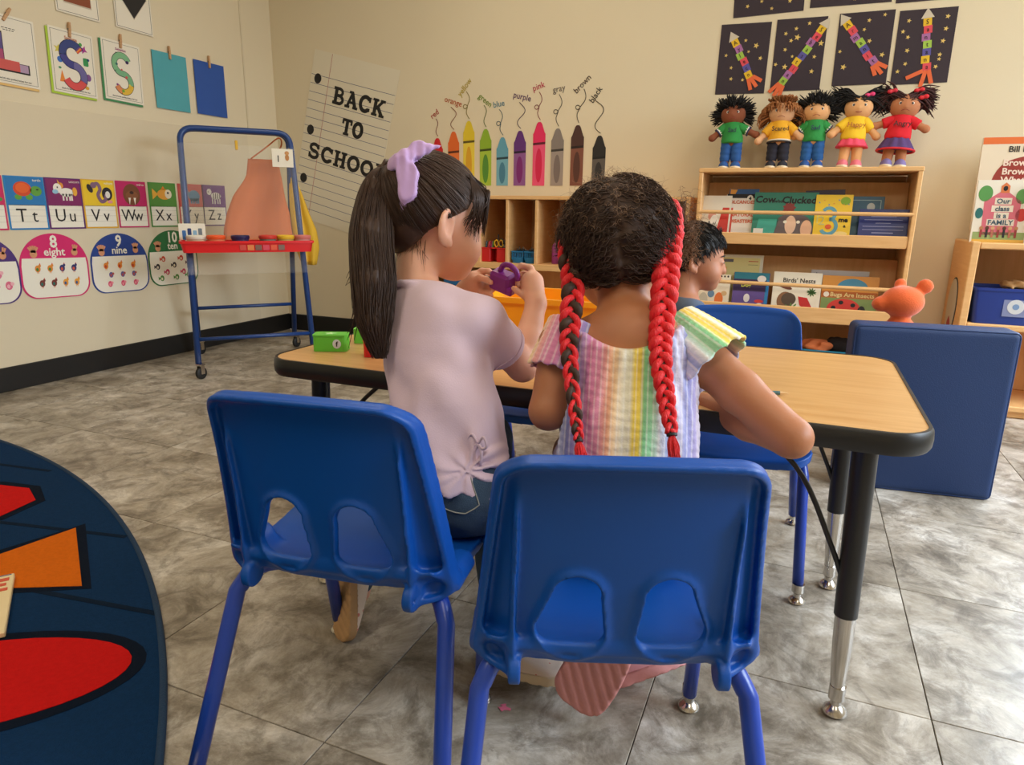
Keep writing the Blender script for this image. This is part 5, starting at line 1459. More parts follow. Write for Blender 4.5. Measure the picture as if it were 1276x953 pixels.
t8 = num_card(2.193, 0.545, 8, 'eight', (214, 34, 108), 'pink number card reading 8 eight with farm birds, left wall', 0.035)
hand_print(t8, -0.098, 0.066, 5); hand_print(t8, 0.098, 0.072, 3, 0.95, -1)
for i in range(4):
    c, c2 = [((222, 140, 50), (70, 130, 60)), ((222, 140, 50), (70, 130, 60)), ((46, 50, 110), (214, 90, 60)), ((46, 50, 110), (214, 90, 60))][i]
    critter(t8, -0.086+0.058*i, -0.012, c, c2)
    c, c2 = [((120, 50, 40), (40, 110, 100)), ((120, 50, 40), (40, 110, 100)), ((232, 160, 50), (60, 90, 150)), ((232, 160, 50), (60, 90, 150))][i]
    critter(t8, -0.072+0.056*i, -0.080, c, c2)
t9 = num_card(2.534, 0.537, 9, 'nine', (32, 64, 142), 'blue number card reading 9 nine with chicks and bugs, left wall', 0.02)
hand_print(t9, -0.100, 0.066, 5); hand_print(t9, 0.094, 0.074, 4, 0.95, -1)
for i in range(3):
    critter(t9, -0.084+0.078*i, -0.012, (228, 140, 50), (190, 60, 40)); critter(t9, -0.060+0.066*i, -0.058, (92, 92, 158), (180, 80, 70), 0.9, 'bug'); critter(t9, -0.070+0.074*i, -0.104, (222, 86, 120), (240, 150, 160), 0.95, 'bug')
t10 = num_card(2.868, 0.545, 10, 'ten', (40, 110, 60), 'green number card reading 10 ten with fish, left wall behind the easel', 0.0)
hand_print(t10, -0.098, 0.066, 5); hand_print(t10, 0.104, 0.066, 5, 0.95, -1)
for x, z, c in ((-0.07, -0.004, (206, 70, 40)), (0.05, -0.004, (206, 70, 40)), (-0.11, -0.044, (40, 36, 40)), (0.0, -0.04, (40, 36, 40)), (0.10, -0.03, (80, 40, 60)), (-0.05, -0.076, (196, 40, 90)), (0.06, -0.08, (196, 40, 90)), (-0.09, -0.108, (80, 140, 60)), (0.01, -0.108, (80, 140, 60)), (0.09, -0.1, (80, 140, 60))):
    critter(t10, x, z, c, (230, 220, 200), 1.0, 'fish')
t7 = num_card(1.862, 0.545, 7, 'seven', (74, 44, 120), 'purple number card at the left edge of the photo, left wall', 0.03)
hand_print(t7, 0.098, 0.072, 2, 0.95, -1)
for x, z, c in ((0.07, -0.02, (222, 120, 150)), (0.11, -0.07, (222, 110, 140)), (0.05, -0.08, (90, 120, 190))): critter(t7, x, z, c, (240, 180, 190), 1.2, 'bug')

# ---- BACK TO SCHOOL poster: a tilted sheet of ruled paper on the back wall
WB = YB-0.0005
ang = math.radians(14.6)
post = thing('school_poster', 'tilted ruled-paper poster reading BACK TO SCHOOL on the back wall', 'poster', (-2.755, WB, 1.205), (0, ang, 0))
M_POST = mat('poster_paper', (228, 220, 198), 0.5, bump=0.25, bscale=14, var=0.03, vscale=5)
PWd, PHt = 0.315, 0.515
MB().prism(rect(-PWd, -PHt, PWd, PHt), -0.0022, -0.0006).build('paper', M_POST, post)
def to_post(x, z):
    dx, dz = x+2.755, z-1.205
    return (dx*math.cos(ang)-dz*math.sin(ang), dx*math.sin(ang)+dz*math.cos(ang))
blue = col((60, 66, 110)); redl = col((176, 80, 76))
zs = np.arange(0.37, -0.50, -0.0512)
for z in zs: flat(post, 'ruled_line', rect(-PWd+0.002, z, PWd-0.004, z+0.0026), blue, 0.0023, 0.0002)
flat(post, 'margin_line', rect(-0.180, -PHt+0.004, -0.1775, PHt-0.004), redl, 0.0025, 0.0002)
for z in (0.352, 0.043, -0.262): flat(post, 'punched_hole', ell(-0.262, z, 0.027, 0.030, 20), INK, 0.0025, 0.0002)
def arc(cx, cz, rx, rz, a0, a1, n=14): return ell(cx, cz, rx, rz, n, R(a0), R(a1))
TH = 0.20
def glyph(ch):
    """slab-serif strokes on a unit cell: list of (path, thickness)"""
    S = []; sf = lambda x, z, w=0.42: S.append(([(x-w/2, z), (x+w/2, z)], 0.13))
    if ch == 'B': S += [([(0.26, 0.04), (0.26, 0.96)], TH), ([(0.05, 0.935), (0.5, 0.935)]+arc(0.5, 0.735, 0.24, 0.2, 90, -90)+[(0.28, 0.535)], 0.15), ([(0.28, 0.52)]+[(0.5, 0.52)]+arc(0.52, 0.29, 0.30, 0.23, 90, -90)+[(0.05, 0.065)], 0.16)]
    if ch == 'A': S += [([(0.5, 0.94), (0.2, 0.06)], 0.15), ([(0.46, 0.94), (0.82, 0.06)], 0.2), ([(0.28, 0.34), (0.72, 0.34)], 0.13), ([(0.25, 0.935), (0.55, 0.935)], 0.13)]; sf(0.2, 0.065, 0.38); sf(0.82, 0.065, 0.38)
    if ch == 'C': S += [(arc(0.52, 0.5, 0.36, 0.42, 40, 320, 24), TH), ([(0.84, 0.96), (0.84, 0.64)], 0.12), ([(0.84, 0.30), (0.84, 0.10)], 0.12)]
    if ch == 'K': S += [([(0.26, 0.04), (0.26, 0.96)], TH), ([(0.34, 0.42), (0.78, 0.93)], 0.15), ([(0.46, 0.56), (0.84, 0.06)], 0.19)]; sf(0.26, 0.935); sf(0.26, 0.065); sf(0.80, 0.935, 0.36); sf(0.82, 0.065, 0.38)
    if ch == 'T': S += [([(0.5, 0.04), (0.5, 0.96)], TH), ([(0.08, 0.92), (0.92, 0.92)], 0.15), ([(0.12, 0.96), (0.12, 0.66)], 0.12), ([(0.88, 0.96), (0.88, 0.66)], 0.12)]; sf(0.5, 0.065, 0.5)
    if ch == 'O': S += [(arc(0.5, 0.5, 0.36, 0.41, 0, 372, 28), TH)]
    if ch == 'S': S += [([(0.80, 0.70)]+arc(0.5, 0.72, 0.29, 0.21, 10, 265, 16)+arc(0.5, 0.29, 0.31, 0.22, 85, -170, 16), 0.18), ([(0.80, 0.96), (0.80, 0.66)], 0.11), ([(0.18, 0.36), (0.18, 0.04)], 0.11)]
    if ch == 'H': S += [([(0.24, 0.04), (0.24, 0.96)], TH), ([(0.76, 0.04), (0.76, 0.96)], TH), ([(0.26, 0.5), (0.74, 0.5)], 0.14)]; [sf(x, z, 0.40) for x in (0.24, 0.76) for z in (0.065, 0.935)]
    if ch == 'L': S += [([(0.3, 0.04), (0.3, 0.96)], TH), ([(0.1, 0.07), (0.88, 0.07)], 0.15), ([(0.88, 0.04), (0.88, 0.36)], 0.12)]; sf(0.3, 0.935)
    return S
def slab_word(t, word, x, z, h, adv, rot):
    for i, ch in enumerate(word):
        mb = MB()
        for k, (path, th_) in enumerate(glyph(ch)):
            add_ribbon(mb, [(p[0]*adv*1.0, p[1]*h) for p in path], th_*h*1.2, -0.0031-0.0002*k, -0.0024)
        mb.xf(Matrix.Translation((x, 0, z)) @ Matrix.Rotation(-rot, 4, 'Y') @ Matrix.Translation((i*adv*1.02, 0, 0)))
        mb.build('letter', INK, t)
for word, P0, P1, h in (('BACK', (-2.825, 1.467), (-2.455, 1.363), 0.098), ('TO', (-2.770, 1.283), (-2.612, 1.240), 0.096), ('SCHOOL', (-3.040, 1.150), (-2.455, 0.985), 0.096)):
    a = to_post(*P0); b = to_post(*P1); r_ = math.atan2(b[1]-a[1], b[0]-a[0]); n = len(word)
    slab_word(post, word, a[0], a[1], h, math.hypot(b[0]-a[0], b[1]-a[1])/n, r_)

# ---- the ten wall crayons with squiggles and colour names
crayons = [('red', -2.077, 1.238, (206, 28, 36), (214, 36, 40), (206, 28, 36), -0.35, (-2.086, 1.373), 0.6, 'sw'),
           ('orange', -1.969, 1.272, (226, 106, 40), (232, 122, 56), (222, 100, 40), -1, (-1.974, 1.435), -0.3, 's'),
           ('yellow', -1.869, 1.327, (222, 196, 44), (232, 208, 70), (216, 164, 40), -1, (-1.885, 1.513), 0.85, 'loop'),
           ('green', -1.761, 1.280, (140, 176, 44), (166, 196, 62), (84, 142, 52), -1, (-1.773, 1.435), -0.65, 'sw'),
           ('blue', -1.655, 1.233, (96, 160, 184), (116, 176, 196), (70, 128, 156), -1, (-1.678, 1.410), 0.15, 'loop'),
           ('purple', -1.547, 1.265, (96, 44, 122), (140, 86, 150), (122, 34, 116), -1, (-1.541, 1.442), -0.25, 's'),
           ('pink', -1.431, 1.308, (226, 40, 96), (234, 84, 126), (212, 30, 80), -1, (-1.438, 1.491), 0.3, 'loop'),
           ('gray', -1.322, 1.271, (134, 124, 118), (158, 146, 138), (122, 110, 106), -1, (-1.321, 1.473), 0.15, 'loop'),
           ('brown', -1.207, 1.285, (74, 44, 38), (128, 78, 62), (84, 50, 42), -1, (-1.181, 1.494), 0.75, 'loop'),
           ('black', -1.082, 1.228, (34, 32, 32), (92, 86, 82), (48, 46, 46), -1, (-1.103, 1.439), 0.95, 's')]
for nm, x, zt, tipc, body, oval, _, wpos, wrot, sq in crayons:
    z0 = 0.968
    t = thing('crayon_decal', 'tall %s crayon wall decal with its colour name above a squiggle' % nm, 'wall decal', (x, WB, z0), (0, 0, 0), 'crayon decals on the back wall')
    H_ = zt-z0; w = 0.0365
    flat(t, 'barrel', rect(-w, 0, w, H_-0.085), col(body, 0.5), 0.0005, 0.0012)
    flat(t, 'tip', [(-w, H_-0.11), (w, H_-0.11), (w, H_-0.062), (w*0.86, H_-0.055), (w*0.42, H_-0.010), (w*0.2, H_), (-w*0.2, H_), (-w*0.42, H_-0.010), (-w*0.86, H_-0.055), (-w, H_-0.062)], col(tipc, 0.5), 0.0005, 0.0016)
    flat(t, 'band', [(-w, H_-0.122), (w, H_-0.117), (w, H_-0.105), (-w, H_-0.110)], col(tuple(int(v*0.42) for v in tipc), 0.5), 0.0018, 0.0005)
    flat(t, 'oval', ell(0, (H_-0.13)*0.52, 0.0195, (H_-0.13)*0.44, 24), col(oval, 0.5), 0.0018, 0.0005)
    wx, wz = wpos[0]-x, wpos[1]-z0
    a = np.array((0.004, H_+0.012)); b = np.array((wx, wz-0.026)); d = b-a; nrm = np.array([-d[1], d[0]])
    ts = np.linspace(0, 1, 40); pts = []
    for k in ts:
        off = 0.16*math.sin(k*2*PI*1.1) if sq == 's' else 0.10*math.sin(k*2*PI)
        p = a+d*k+nrm*off
        if sq == 'loop' and 0.3 < k < 0.62:
            u = (k-0.3)/0.32*2*PI; p = a+d*0.46+np.array([-0.013+0.013*math.cos(u), 0.013*math.sin(u)])+nrm*0.03 + d*0.16*(k-0.46)
        pts.append(tuple(p))
    mb = MB(); add_ribbon(mb, pts, 0.0034, -0.0016, -0.0005); mb.build('squiggle', col(tuple(int(v*0.55) for v in tipc), 0.6), t)
    letters(t, nm, 0.046, wx, wz-0.012, 0.0006, col(tuple(int(v*0.8) for v in tipc), 0.6), 0.0002, 0.92, wrot)

# ---- rocket pictures on black starry paper
M_NIGHT = mat('black_construction_paper', (58, 48, 56), 0.85, var=0.08, vscale=60)
M_STAR = mat('gold_star', (226, 196, 110), 0.4)
TILEC = {'y': (232, 190, 40), 'v': (170, 108, 166), 'g': (160, 196, 76), 'r': (222, 76, 90), 'b': (90, 84, 160), 'o': (232, 108, 60)}
def rocket(label, cx, cz, w, h, tilt, top, bottom, word, cols, stars, flames):
    t = thing('rocket_picture', label, 'artwork', (cx, WB, cz), (0, tilt, 0), 'rocket pictures on the back wall')
    MB().prism(rect(-w/2, -h/2, w/2, h/2), -0.0020, -0.0005).build('black_paper', M_NIGHT, t)
    for (sx, sz, r_) in stars: flat(t, 'star', star(sx*w, sz*h, r_, 0.1*(sx*37 % 5)), M_STAR, 0.0021, 0.0006)
    if not word: return t
    a = np.array(top, float); b = np.array(bottom, float); d = (b-a)/len(word); L_ = np.hypot(*d); u = d/L_; nr = np.array([-u[1], u[0]])
    hw = 0.0165
    rot = math.atan2(u[0], -u[1])
    for i, ch in enumerate(word):
        p = a+d*i; q = p+d*1.02; off = nr*0.004*math.sin(i*2.3)
        flat(t, 'letter_tile', [tuple(p-nr*hw+off), tuple(q-nr*hw+off), tuple(q+nr*hw+off), tuple(p+nr*hw+off)], col(TILEC[cols[i]], 0.7), 0.0028+0.0003*(i % 2), 0.0006)
        c = (p+q)/2+off; letters(t, ch, 0.028, c[0]-0.008*math.sin(rot)*-1, c[1]-0.009*math.cos(rot), 0.0042, INK, 0.0, 0.9, rot)
    tip = a-u*0.042
    flat(t, 'nose_cone', [tuple(a-nr*0.026), tuple(a+nr*0.026), tuple(tip)], col((206, 196, 178), 0.7), 0.0034, 0.0008)
    for k, (da, ln) in enumerate(flames):
        ff = np.array([u[0]*math.cos(da)-u[1]*math.sin(da), u[0]*math.sin(da)+u[1]*math.cos(da)]); fn = np.array([-ff[1], ff[0]])
        s0 = b+nr*0.011*(k-1)
        flat(t, 'flame', [tuple(s0-fn*0.0085), tuple(s0+ff*ln-fn*0.0085), tuple(s0+ff*ln+fn*0.0085), tuple(s0+fn*0.0085)], col(TILEC['o'], 0.7), 0.0040+0.0004*k, 0.0008)
    return t
st1 = [(-0.35, 0.06, 0.009), (0.02, 0.26, 0.009), (0.24, 0.18, 0.014), (0.10, 0.10, 0.008), (0.35, 0.0, 0.011), (-0.22, -0.12, 0.009), (-0.2, -0.28, 0.010), (0.04, -0.3, 0.009)]
rocket('starry black picture with a six-tile rocket leaning left, leftmost of the row', -0.376, 1.565, 0.232, 0.318, 0.02, (-0.050, 0.088), (0.045, -0.085), 'Aylecn', 'yvgrby', st1, ((-0.2, 0.055), (0.15, 0.055), (0.6, 0.05)))
st2 = [(-0.3, 0.3, 0.010), (-0.1, 0.36, 0.010), (0.15, 0.42, 0.010), (-0.06, 0.24, 0.015), (-0.18, 0.2, 0.010), (-0.28, 0.08, 0.010), (0.42, 0.14, 0.014), (-0.12, -0.02, 0.008), (0.32, -0.04, 0.010), (-0.44, -0.12, 0.010), (-0.25, -0.16, 0.014), (0.3, -0.24, 0.012)]
rocket('starry black picture with a nine-tile rocket pointing upper right', -0.124, 1.568, 0.222, 0.318, 0.01, (0.096, 0.116), (-0.062, -0.128), 'Sebastian', 'yrvgbyrvg', st2, ((-0.25, 0.06), (0.05, 0.06), (0.3, 0.06)))
st3 = [(0.05, 0.38, 0.010), (0.32, 0.44, 0.009), (-0.02, 0.26, 0.009), (0.1, 0.1, 0.011), (-0.42, -0.02, 0.009), (0.36, -0.1, 0.012), (-0.32, -0.24, 0.014)]
rocket('starry black picture with a rocket pointing upper left over the yellow-shirted doll', 0.151, 1.576, 0.228, 0.310, 0.0, (-0.085, 0.118), (0.056, -0.070), 'Armanit', 'yrvgbrv', st3, ((-0.25, 0.045), (0.05, 0.055), (0.45, 0.05)))
st4 = [(-0.32, 0.36, 0.010), (-0.4, 0.22, 0.010), (-0.3, 0.14, 0.010), (0.34, 0.38, 0.011), (0.34, 0.22, 0.011), (0.32, 0.06, 0.011), (-0.28, -0.04, 0.011), (-0.28, -0.22, 0.010), (-0.4, -0.32, 0.010), (0.3, -0.12, 0.010), (0.3, -0.18, 0.009), (0.26, -0.28, 0.010)]
rocket('starry black picture with an upright seven-tile rocket, rightmost of the row', 0.396, 1.568, 0.226, 0.308, 0.0, (0.0, 0.116), (0.022, -0.100), 'Santana', 'yrvgbyr', st4, ((-1.25, 0.07), (-0.3, 0.07), (0.2, 0.06)))
st5 = [(-0.3, -0.35, 0.010), (-0.1, -0.30, 0.009), (0.05, -0.42, 0.009), (0.3, -0.34, 0.010), (0.2, -0.2, 0.010)]
rocket('black starry paper above the row, over the first two rockets', -0.283, 1.905, 0.316, 0.300, -0.02, 0, 0, '', '', st5, ())
rocket('black starry paper above the row, over the third rocket', 0.075, 1.915, 0.340, 0.300, 0.01, 0, 0, '', '', st5, ())
rocket('black starry paper above the row, over the upright rocket', 0.425, 1.905, 0.330, 0.300, 0.0, 0, 0, '', '', st5, ())
# ================================================================== SHELVES, BOOKS, DOLLS, EASEL
M_BIRCH = wood('birch_ply', (222, 172, 112), (232, 186, 128), 5.0, (1.2, 1, 14), 0.45)
M_BIRCHB = wood('birch_back', (212, 164, 108), (222, 176, 122), 4.0, (10, 1, 1), 0.5)
# ---- book display shelf
BX0, BX1, BYF, BYB, BZ = -0.487, 0.425, 3.405, 3.775, 1.030
bs = thing('display_bookcase', 'birch book display shelf with two tiers of face-out books under the dolls', 'bookcase', ((BX0+BX1)/2, (BYF+BYB)/2, 0))
bw = BX1-BX0; bd = BYB-BYF
def bpart(name, c, size, m=M_BIRCH, bev=0.003, parent=None): return MB().box(c, size, bev).build(name, m, parent or bs)
for sx in (-1, 1): bpart('side_panel', (sx*(bw/2-0.0095), 0, BZ/2-0.005), (0.019, bd, BZ-0.02))
bpart('top_board', (0, 0, BZ-0.006), (bw+0.004, bd+0.004, 0.019))
bpart('back_panel', (0, bd/2-0.006, 0.52), (bw-0.04, 0.008, 0.98), M_BIRCHB)
for k, (z0, z1, yb) in enumerate(((0.694, 0.747, 0.0), (0.350, 0.420, -0.01))):
    bpart('shelf_lip', (0, -bd/2+0.012, (z0+z1)/2), (bw-0.040, 0.018, z1-z0))
    bpart('tier_shelf', (0, -bd/2+0.125, z0+0.010), (bw-0.040, 0.21, 0.014))
    mb = MB().box((0, 0, 0), (bw-0.040, 0.010, 0.275), 0.002, rot=Matrix.Rotation(R(-14), 3, 'X'))
    mb.xf(Matrix.Translation((0, -bd/2+0.20, z0+0.15))); mb.build('sloped_back', M_BIRCHB, bs)
    zr = 0.838 if k == 0 else 0.517
    MB().tube([(-bw/2+0.012, -bd/2+0.006, zr), (bw/2-0.012, -bd/2+0.006, zr)], 0.0085, 10).build('dowel_rail', M_BIRCH, bs, 40)
bpart('bottom_shelf', (0, 0, 0.055), (bw-0.040, bd-0.02, 0.018)); bpart('plinth', (0, -bd/2+0.03, 0.025), (bw-0.040, 0.018, 0.045))

def book(label, x, y, z, w, h, th, cover, lean=14, yaw=0.0, group='picture books on the display shelf', roll=0.0, page=(232, 226, 210)):
    """front cover faces -y; origin at the bottom centre of the cover"""
    t = thing('book', label, 'book', (x, y, z), (R(-lean), roll, yaw), group)
    MB().box((0, th/2, h/2), (w, th, h), 0.0012).build('page_block', col(page, 0.8), t) if th > 0.004 else None
    MB().box((0, -0.0006, h/2), (w+0.004, 0.0016, h+0.004), 0.0006).build('front_cover', col(cover, 0.35), t)
    MB().box((0, th+0.0006, h/2), (w+0.004, 0.0016, h+0.004), 0.0006).build('back_cover', col(cover, 0.35), t)
    MB().box((-w/2-0.0012, th/2, h/2), (0.0016, th, h+0.004), 0.0006).build('spine', col(cover, 0.35), t)
    return t
def art(t, poly, c, lay=0): return flat(t, 'cover_picture', poly, col(c, 0.4), 0.0015+0.0005*lay, 0.0005)
def ttl(t, s, size, x, z, c=K, bold=0.0006, sx=1.0, shear=0.0): return letters(t, s, size, x, z, 0.0018, col(c, 0.5), bold, sx, 0, 'title', 'CENTER', shear)
Y1, Z1 = BYF+0.040, 0.712           # upper tier
Y2, Z2 = BYF+0.040, 0.368           # lower tier
# upper tier, from the left
t = book('cream book with a red figure at the left end of the upper tier', -0.405, Y1, Z1, 0.13, 0.205, 0.006, (222, 214, 196))
art(t, [(0.005, 0.02), (0.06, 0.02), (0.06, 0.15), (0.03, 0.15)], (196, 50, 40)); art(t, ell(-0.016, 0.11, 0.018, 0.022), (214, 150, 130)); art(t, rect(-0.03, 0.03, 0.0, 0.085), (50, 56, 80)); art(t, ell(-0.005, 0.085, 0.018, 0.03), (240, 234, 222), 1)
t = book('pale book titled VOLCANOES NATURAL DISASTERS on the upper tier', -0.300, Y1+0.012, Z1, 0.125, 0.213, 0.010, (226, 214, 200))
flat(t, 'title_band', rect(-0.062, 0.196, 0.062, 0.215), INK, 0.0015, 0.0006)
ttl(t, 'VOLCANOES', 0.022, 0.002, 0.170, (196, 84, 44)); ttl(t, 'NATURAL', 0.024, 0.012, 0.110, (204, 90, 50)); ttl(t, 'DISASTERS', 0.022, 0.012, 0.080, (204, 90, 50)); flat(t, 'cover_picture', ell(0.042, 0.195, 0.014, 0.015), PAPER, 0.0022, 0.0004)
letters(t, '4', 0.022, 0.042, 0.187, 0.0028, INK, 0.001)
art(t, rect(-0.02, 0.0, 0.06, 0.035), (120, 120, 136)); art(t, rect(-0.06, 0.0, -0.03, 0.15), (206, 60, 44))
t = book('dark blue book standing behind the volcano book', -0.290, Y1+0.040, Z1+0.012, 0.13, 0.225, 0.008, (24, 84, 140)); art(t, [(-0.062, 0.19), (-0.045, 0.19), (-0.03, 0.225), (-0.062, 0.225)], (232, 160, 60))
t = book('green picture book titled Cow Who Clucked', -0.100, Y1, Z1, 0.270, 0.222, 0.010, (44, 122, 100))
ttl(t, 'Cow', 0.044, -0.090, 0.176, K, 0.0012, 1.0, 0.1); ttl(t, 'who', 0.022, -0.032, 0.176, K, 0.0004, 1.0, 0.1); ttl(t, 'Clucked', 0.044, 0.056, 0.174, K, 0.0012, 1.0, 0.1)
art(t, catmull([(-0.02, 0.0), (-0.03, 0.09), (0.0, 0.12), (0.06, 0.125), (0.11, 0.10), (0.13, 0.04), (0.12, 0.0)], 5, True), (98, 84, 84)); art(t, ell(0.03, 0.075, 0.024, 0.042), (230, 190, 160), 1); art(t, ell(0.098, 0.058, 0.024, 0.04), (226, 176, 140), 1)
art(t, star(0.018, 0.152, 0.03, 0.1, 9, 0.7), (126, 44, 40), 1); art(t, [(-0.12, 0.03), (-0.04, 0.03), (-0.02, 0.10), (-0.11, 0.10)], (60, 160, 140)); art(t, rect(-0.132, 0.0, 0.0, 0.03), (158, 116, 80)); art(t, rect(-0.128, 0.034, -0.085, 0.056), (226, 220, 206), 1)
for x in (0.006, 0.062): art(t, ell(x, 0.088, 0.008, 0.007), (230, 220, 200), 2)
t = book('yellow number book with a big blue 3 on the upper tier', 0.103, Y1-0.004, Z1, 0.148, 0.212, 0.012, (234, 194, 44), page=(236, 226, 190))
mb = MB(); add_ribbon(mb, arc(-0.016, 0.128, 0.026, 0.026, 150, -80, 14)+arc(-0.014, 0.072, 0.032, 0.034, 85, -150, 16), 0.015, -0.0028, -0.0014); mb.build('big_numeral', col((96, 158, 176)), t)
letters(t, '1', 0.050, -0.062, 0.086, 0.0016, col((208, 200, 120)), 0.0002); letters(t, '2', 0.056, -0.044, 0.078, 0.0016, col((188, 186, 120)), 0.0002); letters(t, 'me', 0.030, 0.044, 0.092, 0.0016, INK, 0.0012); letters(t, '&', 0.016, 0.052, 0.068, 0.0016, INK, 0.0004)
art(t, ell(-0.014, 0.07, 0.013, 0.011), (222, 90, 40), 1); art(t, ell(0.046, 0.186, 0.020, 0.018), (128, 170, 40)); art(t, ell(0.036, 0.04, 0.03, 0.010), (240, 210, 130))
for k in range(7): art(t, star(-0.06+0.02*k, 0.178+0.012*math.sin(k*2), 0.005), (226, 150, 60) if k % 2 else (110, 140, 180))
t = book('dark book tilted behind the yellow number book', 0.070, Y1+0.030, Z1+0.018, 0.16, 0.215, 0.008, (46, 36, 60), roll=-0.04)
t = book('teal book with a white frame behind the navy book, upper tier', 0.235, Y1+0.040, Z1+0.006, 0.14, 0.200, 0.008, (48, 96, 124)); outline(t, rect(-0.062, 0.01, 0.058, 0.185), 0.003, col((170, 196, 200)), 0.0016); art(t, ell(0.02, 0.155, 0.016, 0.018), (196, 200, 196))
t = book('navy book showing its back text at the right end of the upper tier', 0.308, Y1+0.006, Z1, 0.190, 0.150, 0.010, (40, 52, 118))
for k in range(8):
    w_ = [0.05, 0.075, 0.03, 0.08, 0.08, 0.042, 0.078, 0.07][k]; flat(t, 'small_print', rect(-w_, 0.118-0.0145*k, w_, 0.1205-0.0145*k+(0.002 if k == 5 else 0)), col((150, 156, 196)), 0.0015, 0.0003)
art(t, rect(0.05, 0.126, 0.088, 0.138), (214, 206, 210))
# lower tier
t = book('cream book with small colourful figures at the left of the lower tier', -0.385, Y2, Z2, 0.145, 0.180, 0.010, (232, 220, 196))
for x, z, rx, rz, c in ((-0.045, 0.05, 0.022, 0.04, (196, 190, 170)), (-0.01, 0.085, 0.016, 0.018, (96, 130, 160)), (0.028, 0.06, 0.020, 0.034, (226, 116, 50)), (0.0, 0.03, 0.022, 0.014, (196, 60, 50)), (0.05, 0.09, 0.014, 0.012, (206, 170, 120))): art(t, ell(x, z, rx, rz), c)
for k in range(9): art(t, ell(-0.062+0.0155*k, 0.172, 0.0045, 0.005, 8), (60, 44, 40))
t = book('orange envelope-like book behind the left of the lower tier', -0.420, Y2+0.030, Z2+0.03, 0.16, 0.185, 0.006, (224, 160, 40))
t = book('pale yellow framed card tall behind the lower tier', -0.275, Y2+0.045, Z2+0.04, 0.200, 0.235, 0.004, (214, 210, 190)); flat(t, 'panel', rect(-0.088, 0.01, 0.088, 0.222), col((214, 204, 140)), 0.0015, 0.0004)
flat(t, 'small_print', rect(-0.08, 0.200, -0.035, 0.214), col((90, 90, 100)), 0.0020, 0.0003); flat(t, 'small_print', rect(0.035, 0.204, 0.08, 0.208), col((190, 90, 60)), 0.0020, 0.0003); flat(t, 'small_print', rect(0.035, 0.188, 0.08, 0.190), col((120, 130, 90)), 0.0020, 0.0003)
t = book('purple and teal rhyming storybook on the lower tier', -0.215, Y2-0.002, Z2, 0.158, 0.195, 0.014, (92, 70, 140))
art(t, rect(-0.079, 0.165, 0.079, 0.197), (22, 112, 130)); art(t, rect(-0.079, 0.108, 0.070, 0.165), (48, 30, 72)); art(t, rect(0.066, 0.0, 0.080, 0.165), (28, 120, 176)); ttl(t, 'Dog', 0.026, -0.022, 0.128, (206, 206, 70), 0.0008); art(t, ell(0.046, 0.168, 0.020, 0.016), (224, 216, 210), 1)
art(t, ell(-0.046, 0.03, 0.026, 0.016), (226, 196, 60)); art(t, rect(-0.012, 0.01, 0.02, 0.045), (120, 74, 60)); art(t, ell(0.046, 0.03, 0.022, 0.024), (226, 220, 214)); art(t, ell(-0.014, 0.075, 0.014, 0.020), (226, 220, 214)); art(t, ell(0.042, 0.062, 0.020, 0.008), (200, 50, 50), 1)
t = book("white book titled Birds' Nests on the lower tier", -0.012, Y2-0.004, Z2-0.004, 0.205, 0.210, 0.008, (234, 226, 206))
ttl(t, "Birds' Nests", 0.029, 0.008, 0.164, K, 0.0004); art(t, ell(-0.045, 0.075, 0.036, 0.044), (138, 94, 62)); art(t, ell(-0.030, 0.085, 0.032, 0.030), (84, 66, 52), 1); art(t, ell(-0.050, 0.142, 0.032, 0.009, tilt=-0.3), (110, 60, 44), 1)
art(t, [(0.010, 0.10), (0.05, 0.095), (0.094, 0.012), (0.070, 0.02), (0.02, 0.06)], (196, 34, 36), 1)
for k in range(9): 
    a = -0.5+k*0.5; art(t, ell(-0.02+0.024*math.cos(a), 0.030+0.016*math.sin(a*1.3), 0.024, 0.005, 10, tilt=a), (96, 140, 60), 2)
for k in range(5): art(t, ell(0.066, 0.122, 0.022, 0.004, 8, tilt=k*0.7), (70, 110, 60), 1)
t = book('orange book titled Bugs Are Insects with a red ladybird', 0.212, Y2-0.002, Z2-0.006, 0.230, 0.205, 0.010, (204, 136, 50))
art(t, rect(-0.115, 0.105, 0.115, 0.135), (176, 96, 40)); ttl(t, 'Bugs Are Insects', 0.027, 0.012, 0.112, (232, 212, 150), 0.0005); art(t, ell(-0.095, 0.120, 0.012, 0.012), (240, 230, 214), 1)
art(t, ell(0.01, 0.15, 0.065, 0.045, 20, 0, PI), (60, 130, 160)); art(t, rect(-0.115, 0.0, 0.115, 0.105), (120, 142, 80)); art(t, ell(-0.018, 0.055, 0.070, 0.048), (204, 50, 40), 1)
for x, z in ((-0.06, 0.06), (-0.03, 0.085), (0.0, 0.04), (0.02, 0.075), (-0.03, 0.03)): art(t, ell(x, z, 0.010, 0.009), K, 2)
art(t, ell(0.056, 0.05, 0.016, 0.024), K, 1)
t = book('grey book peeking out behind the orange ladybird book', 0.165, Y2+0.030, Z2+0.015, 0.24, 0.205, 0.006, (176, 170, 168)); letters(t, 'A', 0.020, -0.098, 0.180, 0.0018, INK)
